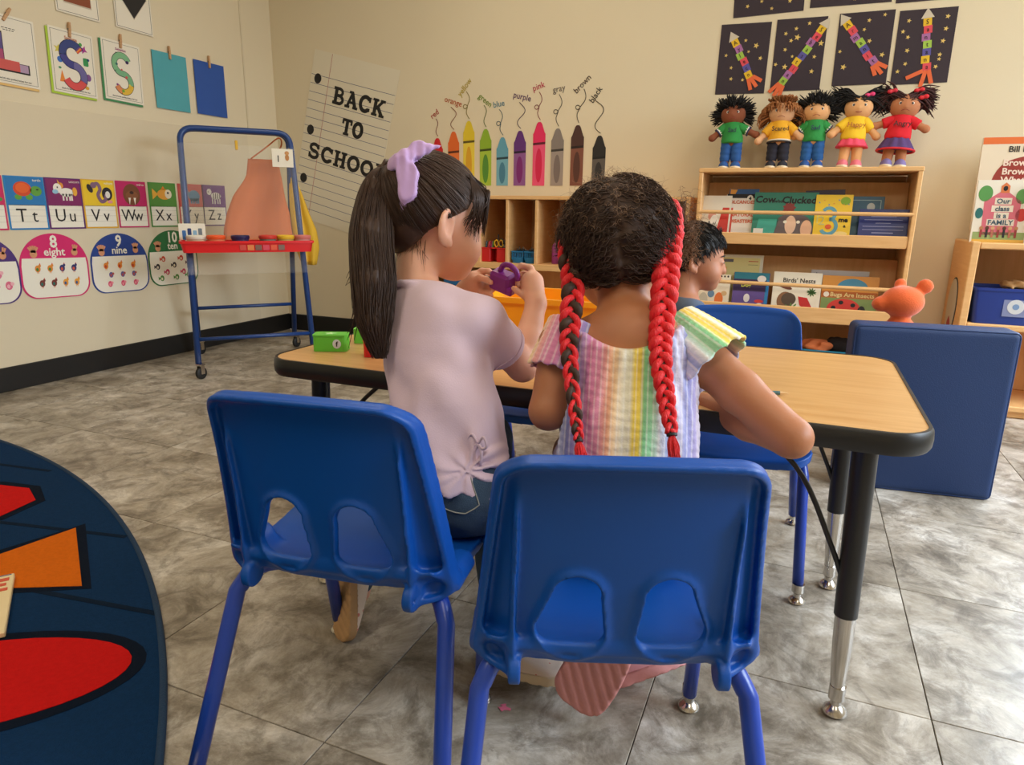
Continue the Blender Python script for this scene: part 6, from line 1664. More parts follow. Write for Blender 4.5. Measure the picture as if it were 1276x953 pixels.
# teal tub with odds and ends in the bottom compartment
tb = thing('storage_tub', 'teal tub of odds and ends at the bottom of the display shelf', 'bin', (0.13, 3.53, 0.064))
M_TEAL = mat('teal_plastic', (20, 122, 150), 0.45)
def open_tub(parent, w, d, h, m, th=0.004, flare=0.92, lip=0.006, name='tub'):
    mb = MB(); vs = []
    def ring(sx, sy, z, r=0.018): return [(p[0], p[1], z) for p in rrect(-sx/2, -sy/2, sx/2, sy/2, r, 4)]
    rs = [ring(w*flare, d*flare, 0), ring(w, d, h-0.012), ring(w+lip, d+lip, h-0.012), ring(w+lip, d+lip, h), ring(w-2*th, d-2*th, h), ring(w*flare-2*th, d*flare-2*th, th)]
    n = len(rs[0]); fs = []
    for i in range(len(rs)-1):
        for k in range(n): fs.append((i*n+k, i*n+(k+1) % n, (i+1)*n+(k+1) % n, (i+1)*n+k))
    fs.append(tuple(range(n))[::-1]); fs.append(tuple((len(rs)-1)*n+k for k in range(n)))
    mb.add([p for r_ in rs for p in r_], fs); return mb.build(name, m, parent, 35)
open_tub(tb, 0.30, 0.22, 0.16, M_TEAL)
def lump(parent, name, c, r, m, seed): 
    f = lambda P: elli(P, c, r)-0.012*noise3(P, 45, seed)
    return link(name, sdf_mesh(f, np.array(c)-np.array(r)*1.5, np.array(c)+np.array(r)*1.5, 0.006, name), m, parent)
lump(tb, 'orange_cloth', (-0.03, -0.02, 0.165), (0.07, 0.05, 0.03), mat('orange_cloth', (204, 110, 60), 0.9), 3)
lump(tb, 'dark_cloth', (0.07, 0.02, 0.165), (0.06, 0.05, 0.04), mat('dark_cloth', (36, 30, 30), 0.9), 5)

# ---- cubby shelf
CX0, CX1, CYF, CZ = -2.02, -0.52, 3.42, 0.905
cb = thing('cubby_shelf', 'long birch cubby shelf under the crayons on the back wall', 'shelf', ((CX0+CX1)/2, (CYF+YB)/2, 0))
cw = CX1-CX0; cd = YB-0.016-CYF
def cpart(name, x0, x1, z0, z1, y0=0.0, y1=None, m=M_BIRCH):
    y1 = cd if y1 is None else y1; ym = (CYF+YB)/2
    return MB().box(((x0+x1)/2-(CX0+CX1)/2, CYF+(y0+y1)/2-ym, (z0+z1)/2), (x1-x0, y1-y0, z1-z0), 0.002).build(name, m, cb)
cpart('top_board', CX0, CX1, CZ-0.019, CZ); cpart('side_panel', CX0, CX0+0.019, 0.0, CZ-0.019); cpart('side_panel', CX1-0.019, CX1, 0.0, CZ-0.019)
cpart('middle_shelf', CX0+0.019, CX1-0.019, 0.523, 0.556, 0.0); cpart('bottom_shelf', CX0+0.019, CX1-0.019, 0.05, 0.069); cpart('back_panel', CX0+0.019, CX1-0.019, 0.07, CZ-0.02, cd-0.008, cd, M_BIRCHB)
cpart('plinth', CX0+0.019, CX1-0.019, 0.0, 0.05, 0.02, 0.04)
for k in range(-3, 6): cpart('divider', -1.465+0.1655*k-0.0085, -1.465+0.1655*k+0.0085, 0.556, CZ-0.019, 0.004, cd-0.008)
for x in (-1.52, -1.02): cpart('lower_divider', x-0.0095, x+0.0095, 0.069, 0.523, 0.004, cd-0.008)
# things in the cubbies
M_REDP = mat('red_plastic', (200, 26, 28), 0.4)
cz0 = 0.5565
cad = thing('pencil_caddy', 'red plastic caddy of markers and scissors in the cubby shelf', 'caddy', (-1.553, 3.50, cz0))
mb = MB()
for sx in (-1, 1): mb.box((sx*0.044, 0, 0.038), (0.052, 0.11, 0.076), 0.004)
mb.box((0, 0.03, 0.038), (0.04, 0.04, 0.07), 0.004); mb.box((0, 0, 0.073), (0.144, 0.114, 0.006), 0.002); mb.build('caddy_body', M_REDP, cad)
for k, (c, x, h_) in enumerate((((60, 90, 110), -0.060, 0.05), ((206, 50, 50), -0.050, 0.045), ((200, 40, 90), -0.040, 0.05), ((150, 40, 110), -0.030, 0.048), ((80, 150, 60), -0.020, 0.05), ((40, 40, 44), 0.005, 0.085))):
    MB().tube([(x, -0.02, 0.06), (x+0.004, -0.015+0.01*(k % 2), 0.06+h_)], 0.0045, 8).build('marker', col(c, 0.4), cad, 40)
def scissors(parent, x, z, c):
    for sx in (-1, 1): MB().tube([(x+sx*0.014+0.011*math.cos(a), -0.03, z+0.018*math.sin(a)) for a in np.linspace(0, 2*PI, 16, endpoint=False)], 0.0040, 7, closed=True).build('scissors_handle', col(c, 0.4), parent, 'all')
    MB().box((x, -0.03, z-0.03), (0.012, 0.002, 0.035), 0.0008).build('scissors_blade', M_STEEL, parent)
scissors(cad, 0.022, 0.098, (232, 180, 40)); scissors(cad, 0.052, 0.105, (36, 34, 36))
def basket(label, x, y, w):
    t = thing('small_basket', label, 'basket', (x, y, cz0), group='blue baskets in the cubby shelf')
    m = mat('blue_basket_plastic', (24, 108, 158), 0.45)
    open_tub(t, w, 0.11, 0.030, m, 0.003, 0.95, 0.0, 'basket_base')
    mb = MB()
    for k in range(7):
        xx = -w/2+0.006+k*(w-0.012)/6; mb.box((xx, -0.053, 0.036), (0.004, 0.003, 0.040), 0.001)
        mb.box((xx, 0.053, 0.036), (0.004, 0.003, 0.040), 0.001)
    for k in range(8):
        yy = -0.05+k*0.1/7
        for sx in (-1, 1): mb.box((sx*(w/2-0.001), yy, 0.036), (0.003, 0.004, 0.040), 0.001)
    mb.build('basket_bars', m, t)
    mb = MB()
    for yy in (-0.053, 0.053): mb.box((0, yy, 0.059), (w, 0.006, 0.008), 0.002)
    for sx in (-1, 1): mb.box((sx*(w/2-0.001), 0, 0.059), (0.006, 0.11, 0.008), 0.002)
    mb.build('basket_rim', m, t)
    for k in range(5): MB().tube([(-w/3+k*w/6, -0.01+0.008*(k % 3), 0.03), (-w/3+k*w/6+0.006, -0.01, 0.075+0.01*(k % 2)), (-w/3+k*w/6+0.014, -0.008, 0.06)], 0.003, 6).build('clip', M_STEEL, t, 'all')
    return t
basket('left blue slatted basket of clips in the cubby shelf', -1.413, 3.50, 0.066); basket('right blue slatted basket of clips in the cubby shelf', -1.343, 3.50, 0.060)
bt = thing('bottle', 'purple bottle standing in the cubby shelf behind the curly-haired girl', 'bottle', (-1.215, 3.52, cz0))
MB().lathe([(0.024, 0), (0.026, 0.006), (0.026, 0.085), (0.022, 0.100), (0.011, 0.112)], 18).build('bottle_body', mat('purple_plastic', (150, 60, 140), 0.4), bt, 40)
MB().lathe([(0.012, 0.110), (0.012, 0.130), (0.006, 0.134)], 14).build('bottle_cap', col((40, 30, 40)), bt, 40)
fo = thing('folder', 'purple patterned folder with a yellow edge standing at the right end of the cubby shelf', 'folder', (-0.615, 3.47, cz0))
MB().box((0, 0, 0.15), (0.13, 0.006, 0.30), 0.002).build('cover', mat('folder_purple', (138, 30, 112), 0.5, var=0.2, vscale=30), fo)
flat(fo, 'label_panel', rect(-0.055, 0.02, 0.035, 0.215), col((232, 210, 184)), 0.0035, 0.0006)
for k in range(4): flat(fo, 'swirl', ell(-0.03+0.022*k, 0.25+0.012*(k % 2), 0.008, 0.008, 12), col((190, 80, 170)), 0.0035, 0.0006)
for lb, x, c, w in (('blue storage bin low in the cubby shelf', -1.78, (24, 96, 150), 0.17), ('purple storage bin low in the cubby shelf', -1.61, (92, 40, 130), 0.13)):
    t = thing('storage_bin', lb, 'bin', (x, 3.55, 0.0695)); open_tub(t, w, 0.22, 0.40, mat('bin_%d' % c[0], c, 0.45))
# ---- low shelf at the right with the big books and the blue bin
RX0, RX1, RYF, RZ = 0.640, 1.28, 3.400, 0.735
rs_ = thing('low_shelf', 'low birch shelf against the back wall at the right edge of the photo', 'shelf', ((RX0+RX1)/2, (RYF+YB)/2, 0))
def rpart(name, x0, x1, z0, z1, y0=0.0, y1=None, m=M_BIRCH, bev=0.004):
    y1 = YB-0.016-RYF if y1 is None else y1; ym = (RYF+YB)/2
    return MB().box(((x0+x1)/2-(RX0+RX1)/2, RYF+(y0+y1)/2-ym, (z0+z1)/2), (x1-x0, y1-y0, z1-z0), bev).build(name, m, rs_)
rpart('side_panel', RX0, RX0+0.030, 0, RZ, m=M_BIRCH); rpart('side_panel', RX1-0.030, RX1, 0, RZ)
rpart('top_board', RX0+0.030, RX1-0.030, RZ-0.030, RZ-0.004); rpart('middle_shelf', RX0+0.030, RX1-0.030, 0.372, 0.397); rpart('bottom_shelf', RX0+0.030, RX1-0.030, 0.03, 0.055)
rpart('back_panel', RX0+0.030, RX1-0.030, 0.055, RZ-0.03, 0.352, 0.360, M_BIRCHB); rpart('plinth', RX0+0.03, RX1-0.03, 0, 0.03, 0.02, 0.04)
dcl = MB(); q = ell(0.19, 0.36, 0.10, 0.10, 24)
dcl.v = []; 
o = flat(rs_, 'oval_mirror', [(p[0], p[1]) for p in ell(0, 0, 0.09, 0.125, 24)], mat('framed_print', (196, 190, 176), 0.3), 0.0, 0.004); o.rotation_euler = (0, 0, R(-90)); o.location = (RX0-(RX0+RX1)/2-0.0005, 0.0, 0.44)
o = flat(rs_, 'oval_frame', ell(0, 0, 0.097, 0.132, 24), col((40, 36, 34)), -0.001, 0.003); o.rotation_euler = (0, 0, R(-90)); o.location = (RX0-(RX0+RX1)/2-0.0005, 0.0, 0.44)
o = flat(rs_, 'small_print_figure', [(-0.02, -0.10), (0.05, -0.09), (0.03, -0.06), (0.0, -0.04), (-0.03, -0.07)], col((170, 60, 70)), 0.004, 0.001); o.rotation_euler = (0, 0, R(-90)); o.location = (RX0-(RX0+RX1)/2-0.0005, 0.0, 0.44)
bb = thing('storage_bin', 'blue plastic bin with a taped round sticker on the low right shelf', 'bin', (0.83, 3.52, 0.3975))
M_BLUEB = mat('blue_bin_plastic', (28, 56, 140), 0.4)
open_tub(bb, 0.30, 0.22, 0.150, M_BLUEB, 0.004, 0.93)
stk = flat(bb, 'tape', rect(-0.040, 0.035, 0.050, 0.115), mat('clear_tape', (130, 140, 180), 0.3), 0.1075, 0.0006)
flat(bb, 'round_sticker', ell(0.004, 0.076, 0.030, 0.030, 22), col((206, 210, 214)), 0.1085, 0.0006); flat(bb, 'sticker_ring', ell(0.004, 0.076, 0.012, 0.012, 16), col((120, 150, 190)), 0.1092, 0.0004)
lump(bb, 'brown_paper', (0.06, 0.0, 0.155), (0.10, 0.08, 0.022), mat('kraft_paper', (196, 156, 108), 0.8), 8)
ZT = RZ-0.004
t = book('white picture book titled Our class is a FAMILY on the low shelf', 0.735, 3.455, ZT, 0.190, 0.250, 0.010, (232, 226, 212), 6, -0.05, 'big books on the low shelf')
art(t, [(-0.062, 0.03), (0.058, 0.03), (0.062, 0.165), (0.0, 0.215), (-0.066, 0.165)], (214, 110, 128)); art(t, [(-0.014, 0.20), (0.016, 0.20), (0.016, 0.228), (0.001, 0.242), (-0.014, 0.228)], (214, 120, 70), 1); art(t, ell(0.001, 0.218, 0.008, 0.010), K, 2)
art(t, ell(-0.065, 0.198, 0.025, 0.032), (86, 150, 80)); art(t, ell(0.062, 0.186, 0.022, 0.030), (96, 156, 84)); art(t, ell(-0.078, 0.118, 0.014, 0.022), (40, 110, 110)); art(t, ell(0.068, 0.112, 0.020, 0.026), (204, 56, 52)); art(t, rect(-0.09, 0.012, 0.09, 0.042), (150, 170, 110)); art(t, rect(-0.09, 0.0, 0.09, 0.012), (222, 176, 80))
for z, s, w_ in ((0.158, 'Our', 0.034), (0.128, 'class', 0.044), (0.100, 'is a', 0.030), (0.072, 'FAMILY', 0.056)):
    art(t, rect(-w_*0.85, z-0.004, w_*0.85, z+0.022), (238, 226, 210), 2); letters(t, s, 0.027, 0, z, 0.0036, col((60, 90, 110)), 0.0006)
for k in range(7): art(t, rect(-0.066+0.02*k, 0.02, -0.058+0.02*k, 0.052), [(150, 60, 60), (40, 40, 50), (180, 110, 90)][k % 3], 3)
for k in range(7): art(t, ell(-0.062+0.02*k, 0.058, 0.007, 0.008, 10), [(190, 130, 90), (90, 60, 44), (214, 170, 130)][k % 3], 3)
t = book('large orange and cream book by Bill Martin titled Brown Bear on the low shelf', 0.895, 3.62, ZT, 0.46, 0.435, 0.012, (228, 214, 190), 6, 0.0, 'big books on the low shelf')
art(t, rect(-0.23, 0.408, 0.23, 0.436), (222, 110, 50)); art(t, catmull([(-0.19, 0.0), (-0.195, 0.16), (-0.165, 0.30), (-0.09, 0.352), (0.05, 0.366), (0.22, 0.366), (0.222, 0.18), (0.22, 0.0)], 5, True), (150, 50, 40))
letters(t, 'Bill Martin Jr', 0.034, -0.135, 0.375, 0.0022, INK, 0.0006, 1.0, 0, 'title', 'LEFT')
for z, s in ((0.318, 'Brown Bear,'), (0.282, 'Brown Bear,'), (0.246, 'What Do You See?')): letters(t, s, 0.038, -0.148, z, 0.0026, col((236, 214, 196)), 0.0009, 1.0, 0, 'title', 'LEFT')
for k, (c, w, h_) in enumerate((((196, 196, 196), 0.022, 0.245), ((236, 232, 224), 0.026, 0.250), ((40, 44, 50), 0.012, 0.235), ((204, 150, 170), 0.010, 0.235), ((60, 90, 110), 0.012, 0.24))):
    x = 0.862+[0, 0.026, 0.047, 0.060, 0.073][k]
    t = thing('book', ['grey', 'white', 'black', 'pink', 'slate blue'][k] + ' book standing spine out beside the FAMILY book', 'book', (x, 3.50, ZT), group='big books on the low shelf')
    MB().box((0, 0.0, h_/2), (w, 0.18, h_), 0.002).build('cover', col(c, 0.45), t); MB().box((0, 0.004, h_/2+0.0008), (w*0.7, 0.17, h_), 0.001).build('page_block', col((232, 226, 210), 0.8), t)
# ---- rag dolls on the display shelf
def doll(label, x, skin, hairc, shirt, word, wc, low, shoes, kind, hair_r, arms, tilt=0.0, s=1.0, white=False, lean=0.0, bows=None, trim=None):
    t = thing('rag_doll', label, 'doll', (x, 3.60, BZ+0.0040), (R(-7), tilt, 0), 'rag dolls on the display shelf'); s *= 1.16; t.scale = (s, s, s)
    SK = mat('doll_cloth_%d' % skin[0], skin, 0.9, bump=0.2, bscale=500)
    HC = np.array((lean, 0.0, 0.220))
    f = lambda P: smin(elli(P, HC, (0.050, 0.041, 0.043)), elli(P, HC+np.array((0, -0.036, -0.008)), (0.007, 0.007, 0.006)), 0.006)
    link('head', sdf_mesh(f, HC-0.06, HC+0.06, 0.004, 'head'), SK, t)
    for sx in (-1, 1):
        ex, ez = HC[0]+sx*0.0185, HC[2]+0.004; ey = -0.0365
        for nm, r_, c, dy in (('eye_white', 0.0068, (232, 226, 216), 0.0), ('eye_iris', 0.0048, (60, 50, 50), 0.0012)):
            e = MB().lathe([(r_, -0.002), (r_*0.85, 0.0006), (0.0005, 0.0014)], 12, rot=Matrix.Rotation(R(90), 3, 'X')).build(nm, col(c, 0.4), t); e.location = (ex, ey-dy, ez)
        din, dout = {'Angry': (-0.003, 0.002), 'Happy': (0.001, 0.0)}.get(word, (0.003, -0.001))
        MB().tube([(ex-sx*0.007, ey-0.001, ez+0.0115+din), (ex, ey-0.001, ez+0.0128), (ex+sx*0.007, ey+0.0015, ez+0.0115+dout)], 0.0011, 5).build('eyebrow', col((50, 34, 28)), t)
    c_ = 0.005 if word == 'Happy' else -0.004
    MB().tube([(HC[0]+k*0.0045, -0.0375+0.00012*k*k*4, HC[2]-0.019+c_*(k*k/9.0-0.5)) for k in (-3, -2, -1, 0, 1, 2, 3)], 0.0012, 5).build('mouth', col((150, 60, 56)), t)
    # torso
    f = lambda P: chain(P*np.array([1, 1.25, 1]), [np.array((0, 0, 0.125)), np.array((lean*0.7, 0, 0.172))], [0.037, 0.030], 0.01)
    link('torso', sdf_mesh(f, (-0.06, -0.06, 0.07), (0.06, 0.06, 0.22), 0.004, 'torso'), SK, t)
    g_ = lambda P: smax(smax(chain(P*np.array([1, 1.2, 1]), [np.array((0, 0, 0.118)), np.array((lean*0.7, 0, 0.174))], [0.044, 0.035], 0.01), 0.104-P[:, 2]+0.1*P[:, 0]*(1 if kind == 'sad_' else 0), 0.003), P[:, 2]-0.192, 0.003)-0.0012*noise3(P, 90, 6)
    sh = link('shirt', sdf_mesh(g_, (-0.065, -0.06, 0.085), (0.065, 0.06, 0.22), 0.0035, 'shirt'), mat('doll_shirt_%d_%d' % (shirt[0], shirt[1]), shirt, 0.9, bump=0.3, bscale=400), t)
    lt = letters(sh, word, 0.024, lean*0.5+0.002, 0.146, 0.038, col(wc), 0.0003)
    if trim:
        for z, c in trim:
            mb = MB(); mb.tube([(0.0445*math.cos(a), 0.037*math.sin(a), z) for a in np.linspace(0, 2*PI, 24, endpoint=False)], 0.0032, 6, closed=True); mb.build('stripe', col(c), sh, 'all')
    for (ax, az, ay), sx in zip(arms, (-1, 1)):
        s0 = np.array((sx*0.030+lean*0.7, 0, 0.170)); e0 = np.array((ax, ay, az))
        m0 = s0*0.45+e0*0.55
        f = lambda P: smin(cone(P, s0, e0, 0.014, 0.012), elli(P, e0, (0.015, 0.012, 0.014)), 0.006)
        lo_, hi_ = np.minimum(s0, e0)-0.03, np.maximum(s0, e0)+0.03
        a_ = link('arm', sdf_mesh(f, lo_, hi_, 0.004, 'arm'), SK, t)
        f = lambda P: smax(cone(P, s0, e0, 0.020, 0.018), (P-m0)@((e0-s0)/np.linalg.norm(e0-s0)), 0.003)
        sl_ = link('sleeve', sdf_mesh(f, lo_, hi_, 0.004, 'sleeve'), MATS['doll_shirt_%d_%d' % (shirt[0], shirt[1])], a_)
        if white:
            d_ = (e0-s0)/np.linalg.norm(e0-s0); MB().tube([m0-d_*0.010, m0-d_*0.004], 0.0195, 12).build('cuff_stripe', col((226, 224, 216)), a_, 40); MB().tube([m0-d_*0.004, m0+d_*0.001], 0.0197, 12).build('cuff_stripe', col((40, 44, 90)), a_, 40)
    for sx in (-1, 1):
        f = lambda P: chain(P, [np.array((sx*0.018, 0, 0.105)), np.array((sx*0.0225, -0.002, 0.030))], [0.021, 0.0175], 0.005)
        bare = low[0] in ('skirt', 'shorts')
        lg = link('leg', sdf_mesh(f, (-0.06, -0.035, 0.0), (0.06, 0.035, 0.14), 0.004, 'leg'), SK, t)
        if not bare:
            f2 = lambda P: smax(chain(P, [np.array((sx*0.018, 0, 0.108)), np.array((sx*0.0225, -0.002, 0.030))], [0.0245, 0.0205], 0.005)-0.001*np.sin(P[:, 2]*300), 0.032-P[:, 2], 0.003)
            link('trouser_leg', sdf_mesh(f2, (-0.06, -0.04, 0.01), (0.06, 0.04, 0.15), 0.004, 'trouser_leg'), mat('doll_low_%d_%d_%d' % low[1], low[1], 0.9, bump=0.3, bscale=400), lg)
        fs_ = lambda P: smax(elli(P, (sx*0.023, -0.010, 0.012), (0.0205, 0.029, 0.023)), -P[:, 2], 0.002)
        so = link('shoe', sdf_mesh(fs_, (-0.06, -0.05, -0.005), (0.06, 0.03, 0.05), 0.0035, 'shoe'), mat('doll_shoe_%d_%d' % (shoes[0], shoes[1]), shoes, 0.8), t)
        fs2 = lambda P: smax(smax(elli(P, (sx*0.023, -0.010, 0.010), (0.0225, 0.032, 0.026)), -P[:, 2], 0.002), P[:, 2]-0.011, 0.002)
        link('shoe_sole', sdf_mesh(fs2, (-0.06, -0.055, -0.005), (0.06, 0.035, 0.03), 0.0035, 'shoe_sole'), col((232, 218, 190), 0.8), so)
    if low[0] in ('skirt', 'shorts'):
        hem = 0.066 if low[0] == 'skirt' else 0.078
        def sk(P):
            r_ = 0.036+0.030*np.clip((0.115-P[:, 2])/0.05, 0, 1); a = np.arctan2(P[:, 1], P[:, 0])
            d = (np.hypot(P[:, 0], P[:, 1]*1.25)-r_-0.0025*np.sin(a*9))*0.8
            return smax(smax(d, hem-P[:, 2], 0.002), P[:, 2]-0.116, 0.003)
        o_ = link(low[0], sdf_mesh(sk, (-0.08, -0.07, 0.05), (0.08, 0.07, 0.13), 0.0035, low[0]), mat('doll_low_%d_%d_%d' % low[1], low[1], 0.9, bump=0.3, bscale=400), t)
        if len(low) > 2: MB().tube([(0.062*math.cos(a), 0.051*math.sin(a), hem-0.001) for a in np.linspace(0, 2*PI, 30, endpoint=False)], 0.0042, 6, closed=True).build('skirt_trim', col(low[2]), o_, 'all')
    # yarn hair
    cur = []; HM_ = mat('yarn_%d' % hairc[0], hairc, 0.9, var=0.25, vscale=80)
    cap_f = lambda P: smax(elli(P, HC+np.array((0, 0.006, 0.006)), (0.053, 0.044, 0.044)), -(P[:, 1]+0.010+0.5*(P[:, 2]-HC[2]-0.014)*-1.0), 0.006)
    cp = link('hair', sdf_mesh(cap_f, HC-0.07, HC+0.07, 0.004, 'hair'), HM_, t)
    N_ = 900
    for k in range(N_):
        dv = rng.normal(size=3); dv /= np.linalg.norm(dv)
        if dv[2] < -0.45: continue
        if dv[1] < -0.25 and dv[2] < 0.42: continue
        p = HC+dv*np.array((0.050, 0.042, 0.043))
        ln = hair_r*rng.uniform(0.55, 1.1)
        if kind == 'pig':   # pulled out sideways into bunches
            sx = 1 if dv[0] > 0 else -1; e = HC+np.array((sx*(0.055+ln*rng.uniform(0.4, 1.0)), 0.005+rng.normal()*0.012, 0.030+rng.normal()*0.024-0.25*ln*rng.random())); mid = (p+e)/2+np.array((0, 0, 0.016))
        else:
            e = p+dv*ln*np.array((1, 0.6, 1.0))+np.array((0, 0, -0.35*ln if kind == 'mop' else 0))+rng.normal(size=3)*0.006; mid = (p+e)/2+dv*0.006
            if kind == 'mop' : e = p+np.array((dv[0]*ln*0.7, dv[1]*ln*0.5-0.006*(dv[1] < 0.2), ln*0.35*(dv[2] > 0.75)-ln*0.75*(dv[2] <= 0.75)*(1-0.4*max(0, dv[2])))); mid = (p+e)/2+dv*0.018
        cur.append(bez([p, mid, e], 4))
    strands_mesh(cur, 0.0030, 'yarn_strands', HM_, cp)
    for (bx, bz, c) in (bows or []): 
        f = lambda P: smin(elli(P, (bx-0.008, -0.02, bz), (0.010, 0.008, 0.008)), elli(P, (bx+0.008, -0.02, bz+0.004), (0.010, 0.008, 0.008)), 0.003)
        link('hair_bow', sdf_mesh(f, (bx-0.03, -0.05, bz-0.02), (bx+0.03, 0.01, bz+0.03), 0.0035, 'hair_bow'), col(c), t)
    return t
doll('rag doll with black curly hair, green shirt and blue jeans, leftmost of the five', -0.375, (138, 78, 52), (26, 24, 26), (44, 140, 66), 'Sad', (30, 40, 70), ('jeans', (36, 84, 150)), (40, 84, 150), 'afro', 0.040, ((-0.080, 0.128, -0.01), (0.092, 0.140, 0.0)), 0.0, 1.0, True, -0.004)
doll('rag doll with sandy mop hair and yellow shirt reading Scared', -0.163, (226, 176, 134), (166, 108, 62), (234, 172, 40), 'Scared', (40, 36, 40), ('trousers', (34, 34, 48)), (36, 36, 48), 'mop', 0.052, ((-0.080, 0.112, -0.01), (0.080, 0.124, -0.01)), 0.0, 1.0, False, 0.0, None, ((0.112, (232, 224, 206)), (0.106, (40, 36, 40))))
doll('rag doll with black hair and green shirt reading Sad, in the middle of the five', -0.013, (222, 168, 116), (24, 23, 25), (44, 142, 68), 'Sad', (36, 44, 90), ('jeans', (34, 90, 156)), (36, 80, 150), 'afro', 0.038, ((-0.072, 0.132, 0.01), (0.070, 0.140, 0.01)), 0.0, 1.0, True)
doll('rag doll with black bunches, yellow shirt reading Happy and pink shorts', 0.146, (222, 170, 118), (26, 24, 26), (240, 196, 44), 'Happy', (176, 100, 44), ('shorts', (232, 78, 106)), (226, 120, 136), 'pig', 0.052, ((-0.078, 0.122, -0.02), (0.078, 0.120, 0.0)), 0.03, 1.04, False, 0.004, ((0.034, 0.262, (226, 60, 120)),))
doll('rag doll with brown bunches, red shirt reading Angry and purple skirt, rightmost of the five', 0.322, (186, 122, 84), (72, 42, 42), (214, 30, 44), 'Angry', (60, 20, 24), ('skirt', (84, 60, 112), (206, 30, 50)), (124, 112, 168), 'pig', 0.050, ((-0.084, 0.150, 0.0), (0.084, 0.142, -0.01)), 0.05, 1.04, False, 0.006, ((0.058, 0.248, (214, 30, 44)), (0.040, 0.272, (214, 30, 44)), (-0.045, 0.268, (206, 40, 60))))
# plain orange plush behind the foam block
pl = thing('plush_toy', 'plain orange plush animal with round ears peeking over the blue foam block', 'plush toy', (0.335, 2.72, 0.0))
M_PL = mat('orange_plush', (226, 98, 40), 0.95, bump=0.5, bscale=260, sheen=0.4)
def plush(P):
    d = chain(P, [np.array((0.02, 0, 0.07)), np.array((0.015, 0, 0.28)), np.array((0.012, 0, 0.40)), np.array((0.0, 0, 0.455))], [0.10, 0.105, 0.075, 0.040], 0.03)
    d = smin(d, elli(P, (0.0, -0.005, 0.545), (0.068, 0.060, 0.055)), 0.02)
    d = smin(d, elli(P, (-0.066, -0.02, 0.535), (0.030, 0.026, 0.026)), 0.014)
    d = smin(d, elli(P, (0.062, 0.0, 0.600), (0.026, 0.016, 0.026)), 0.010)
    d = smin(d, elli(P, (-0.010, 0.03, 0.600), (0.020, 0.014, 0.022)), 0.010)
    for sx in (-1, 1): d = smin(d, chain(P, [np.array((sx*0.09, 0, 0.36)), np.array((sx*0.13, -0.03, 0.22))], [0.036, 0.032]), 0.02); d = smin(d, chain(P, [np.array((sx*0.07, -0.02, 0.05)), np.array((sx*0.10, -0.16, 0.045))], [0.045, 0.042]), 0.02)
    return d
link('body', sdf_mesh(plush, (-0.20, -0.24, -0.02), (0.20, 0.13, 0.65), 0.007, 'body'), M_PL, pl)
# ---- art easel
F1, F2, B1, B2 = vec(-2.690, 2.445, 0), vec(-2.316, 2.856, 0), vec(-3.155, 2.885, 0), vec(-2.815, 3.300, 0)
wv = (F2-F1)/np.linalg.norm(F2-F1); cE = (F1+F2+B1+B2)/4
es = thing('art_easel', 'blue tubular art easel with clear panel and red paint tray', 'easel', tuple(cE))
M_ETUBE = mat('easel_tube_blue', (26, 62, 124), 0.3)
fdir = np.array([wv[1], -wv[0], 0])                 # towards the front pair
topc = cE+vec(0, 0, 0)
def frame_path(A, B, off):
    tw = 0.262
    T1 = topc-wv*tw+fdir*off; T2 = topc+wv*tw+fdir*off
    a = A+vec(0, 0, 0.075); b = B+vec(0, 0, 0.075)
    t1 = T1+vec(0, 0, 1.205); t2 = T2+vec(0, 0, 1.205)
    d1 = (a-t1)/np.linalg.norm(a-t1); d2 = (b-t2)/np.linalg.norm(b-t2); r = 0.07
    pts = [a, t1+d1*r*1.4]
    for k in range(1, 7):
        s = k/7; p = (1-s)**2*(t1+d1*r)+2*s*(1-s)*t1+s*s*(t1+wv*r); pts.append(p)
    pts += [t1+wv*r*1.1, t2-wv*r*1.1]
    for k in range(1, 7):
        s = k/7; p = (1-s)**2*(t2-wv*r)+2*s*(1-s)*t2+s*s*(t2+d2*r); pts.append(p)
    pts += [t2+d2*r*1.4, b]
    return [p-cE for p in pts]
MB().tube(frame_path(F1, F2, 0.018), 0.0145, 12).build('front_frame', M_ETUBE, es, 'all'); MB().tube(frame_path(B1, B2, -0.018), 0.0145, 12).build('rear_frame', M_ETUBE, es, 'all')
for A, B, z, in ((F1, F2, 0.19), (B1, B2, 0.27)):
    s = (z-0.075)/(1.205-0.075); off = 0.018 if A is F1 else -0.018
    p = A*(1-s)+(topc-wv*0.262+fdir*off)*s; q = B*(1-s)+(topc+wv*0.262+fdir*off)*s
    MB().tube([vec(p[0], p[1], z)-cE, vec(q[0], q[1], z)-cE], 0.010, 10).build('cross_bar', M_ETUBE, es, 'all')
for A in (F1, F2, B1, B2):
    o = vec(A[0], A[1], 0)-cE
    c_ = MB().lathe([(0.005, -0.010), (0.026, -0.010), (0.030, -0.007), (0.030, 0.007), (0.026, 0.010), (0.005, 0.010)], 20, rot=Matrix.Rotation(R(90), 3, 'Y')).build('castor', mat('castor_rubber', (26, 25, 25), 0.6), es, 40); c_.location = tuple(o+vec(0.012, 0, 0.030))
    mb = MB()
    for sx in (-1, 1): mb.box((sx*0.014, 0, 0.018), (0.003, 0.022, 0.045), 0.001)
    mb.box((0, 0, 0.042), (0.036, 0.034, 0.006), 0.002); mb.build('castor_fork', M_CHROME, c_)
def on_front(u, z, out=0.0):
    """point on the front frame's plane: u along the width (0..1), z height"""
    s = (z-0.075)/(1.205-0.075); p = F1*(1-s)+(topc-wv*0.262+fdir*0.018)*s; q = F2*(1-s)+(topc+wv*0.262+fdir*0.018)*s
    r_ = p*(1-u)+q*u; return vec(r_[0], r_[1], z)+fdir*out-cE
M_CLEAR = mat('clear_acrylic', (235, 236, 230), 0.05, alpha=0.05, spec=0.5)
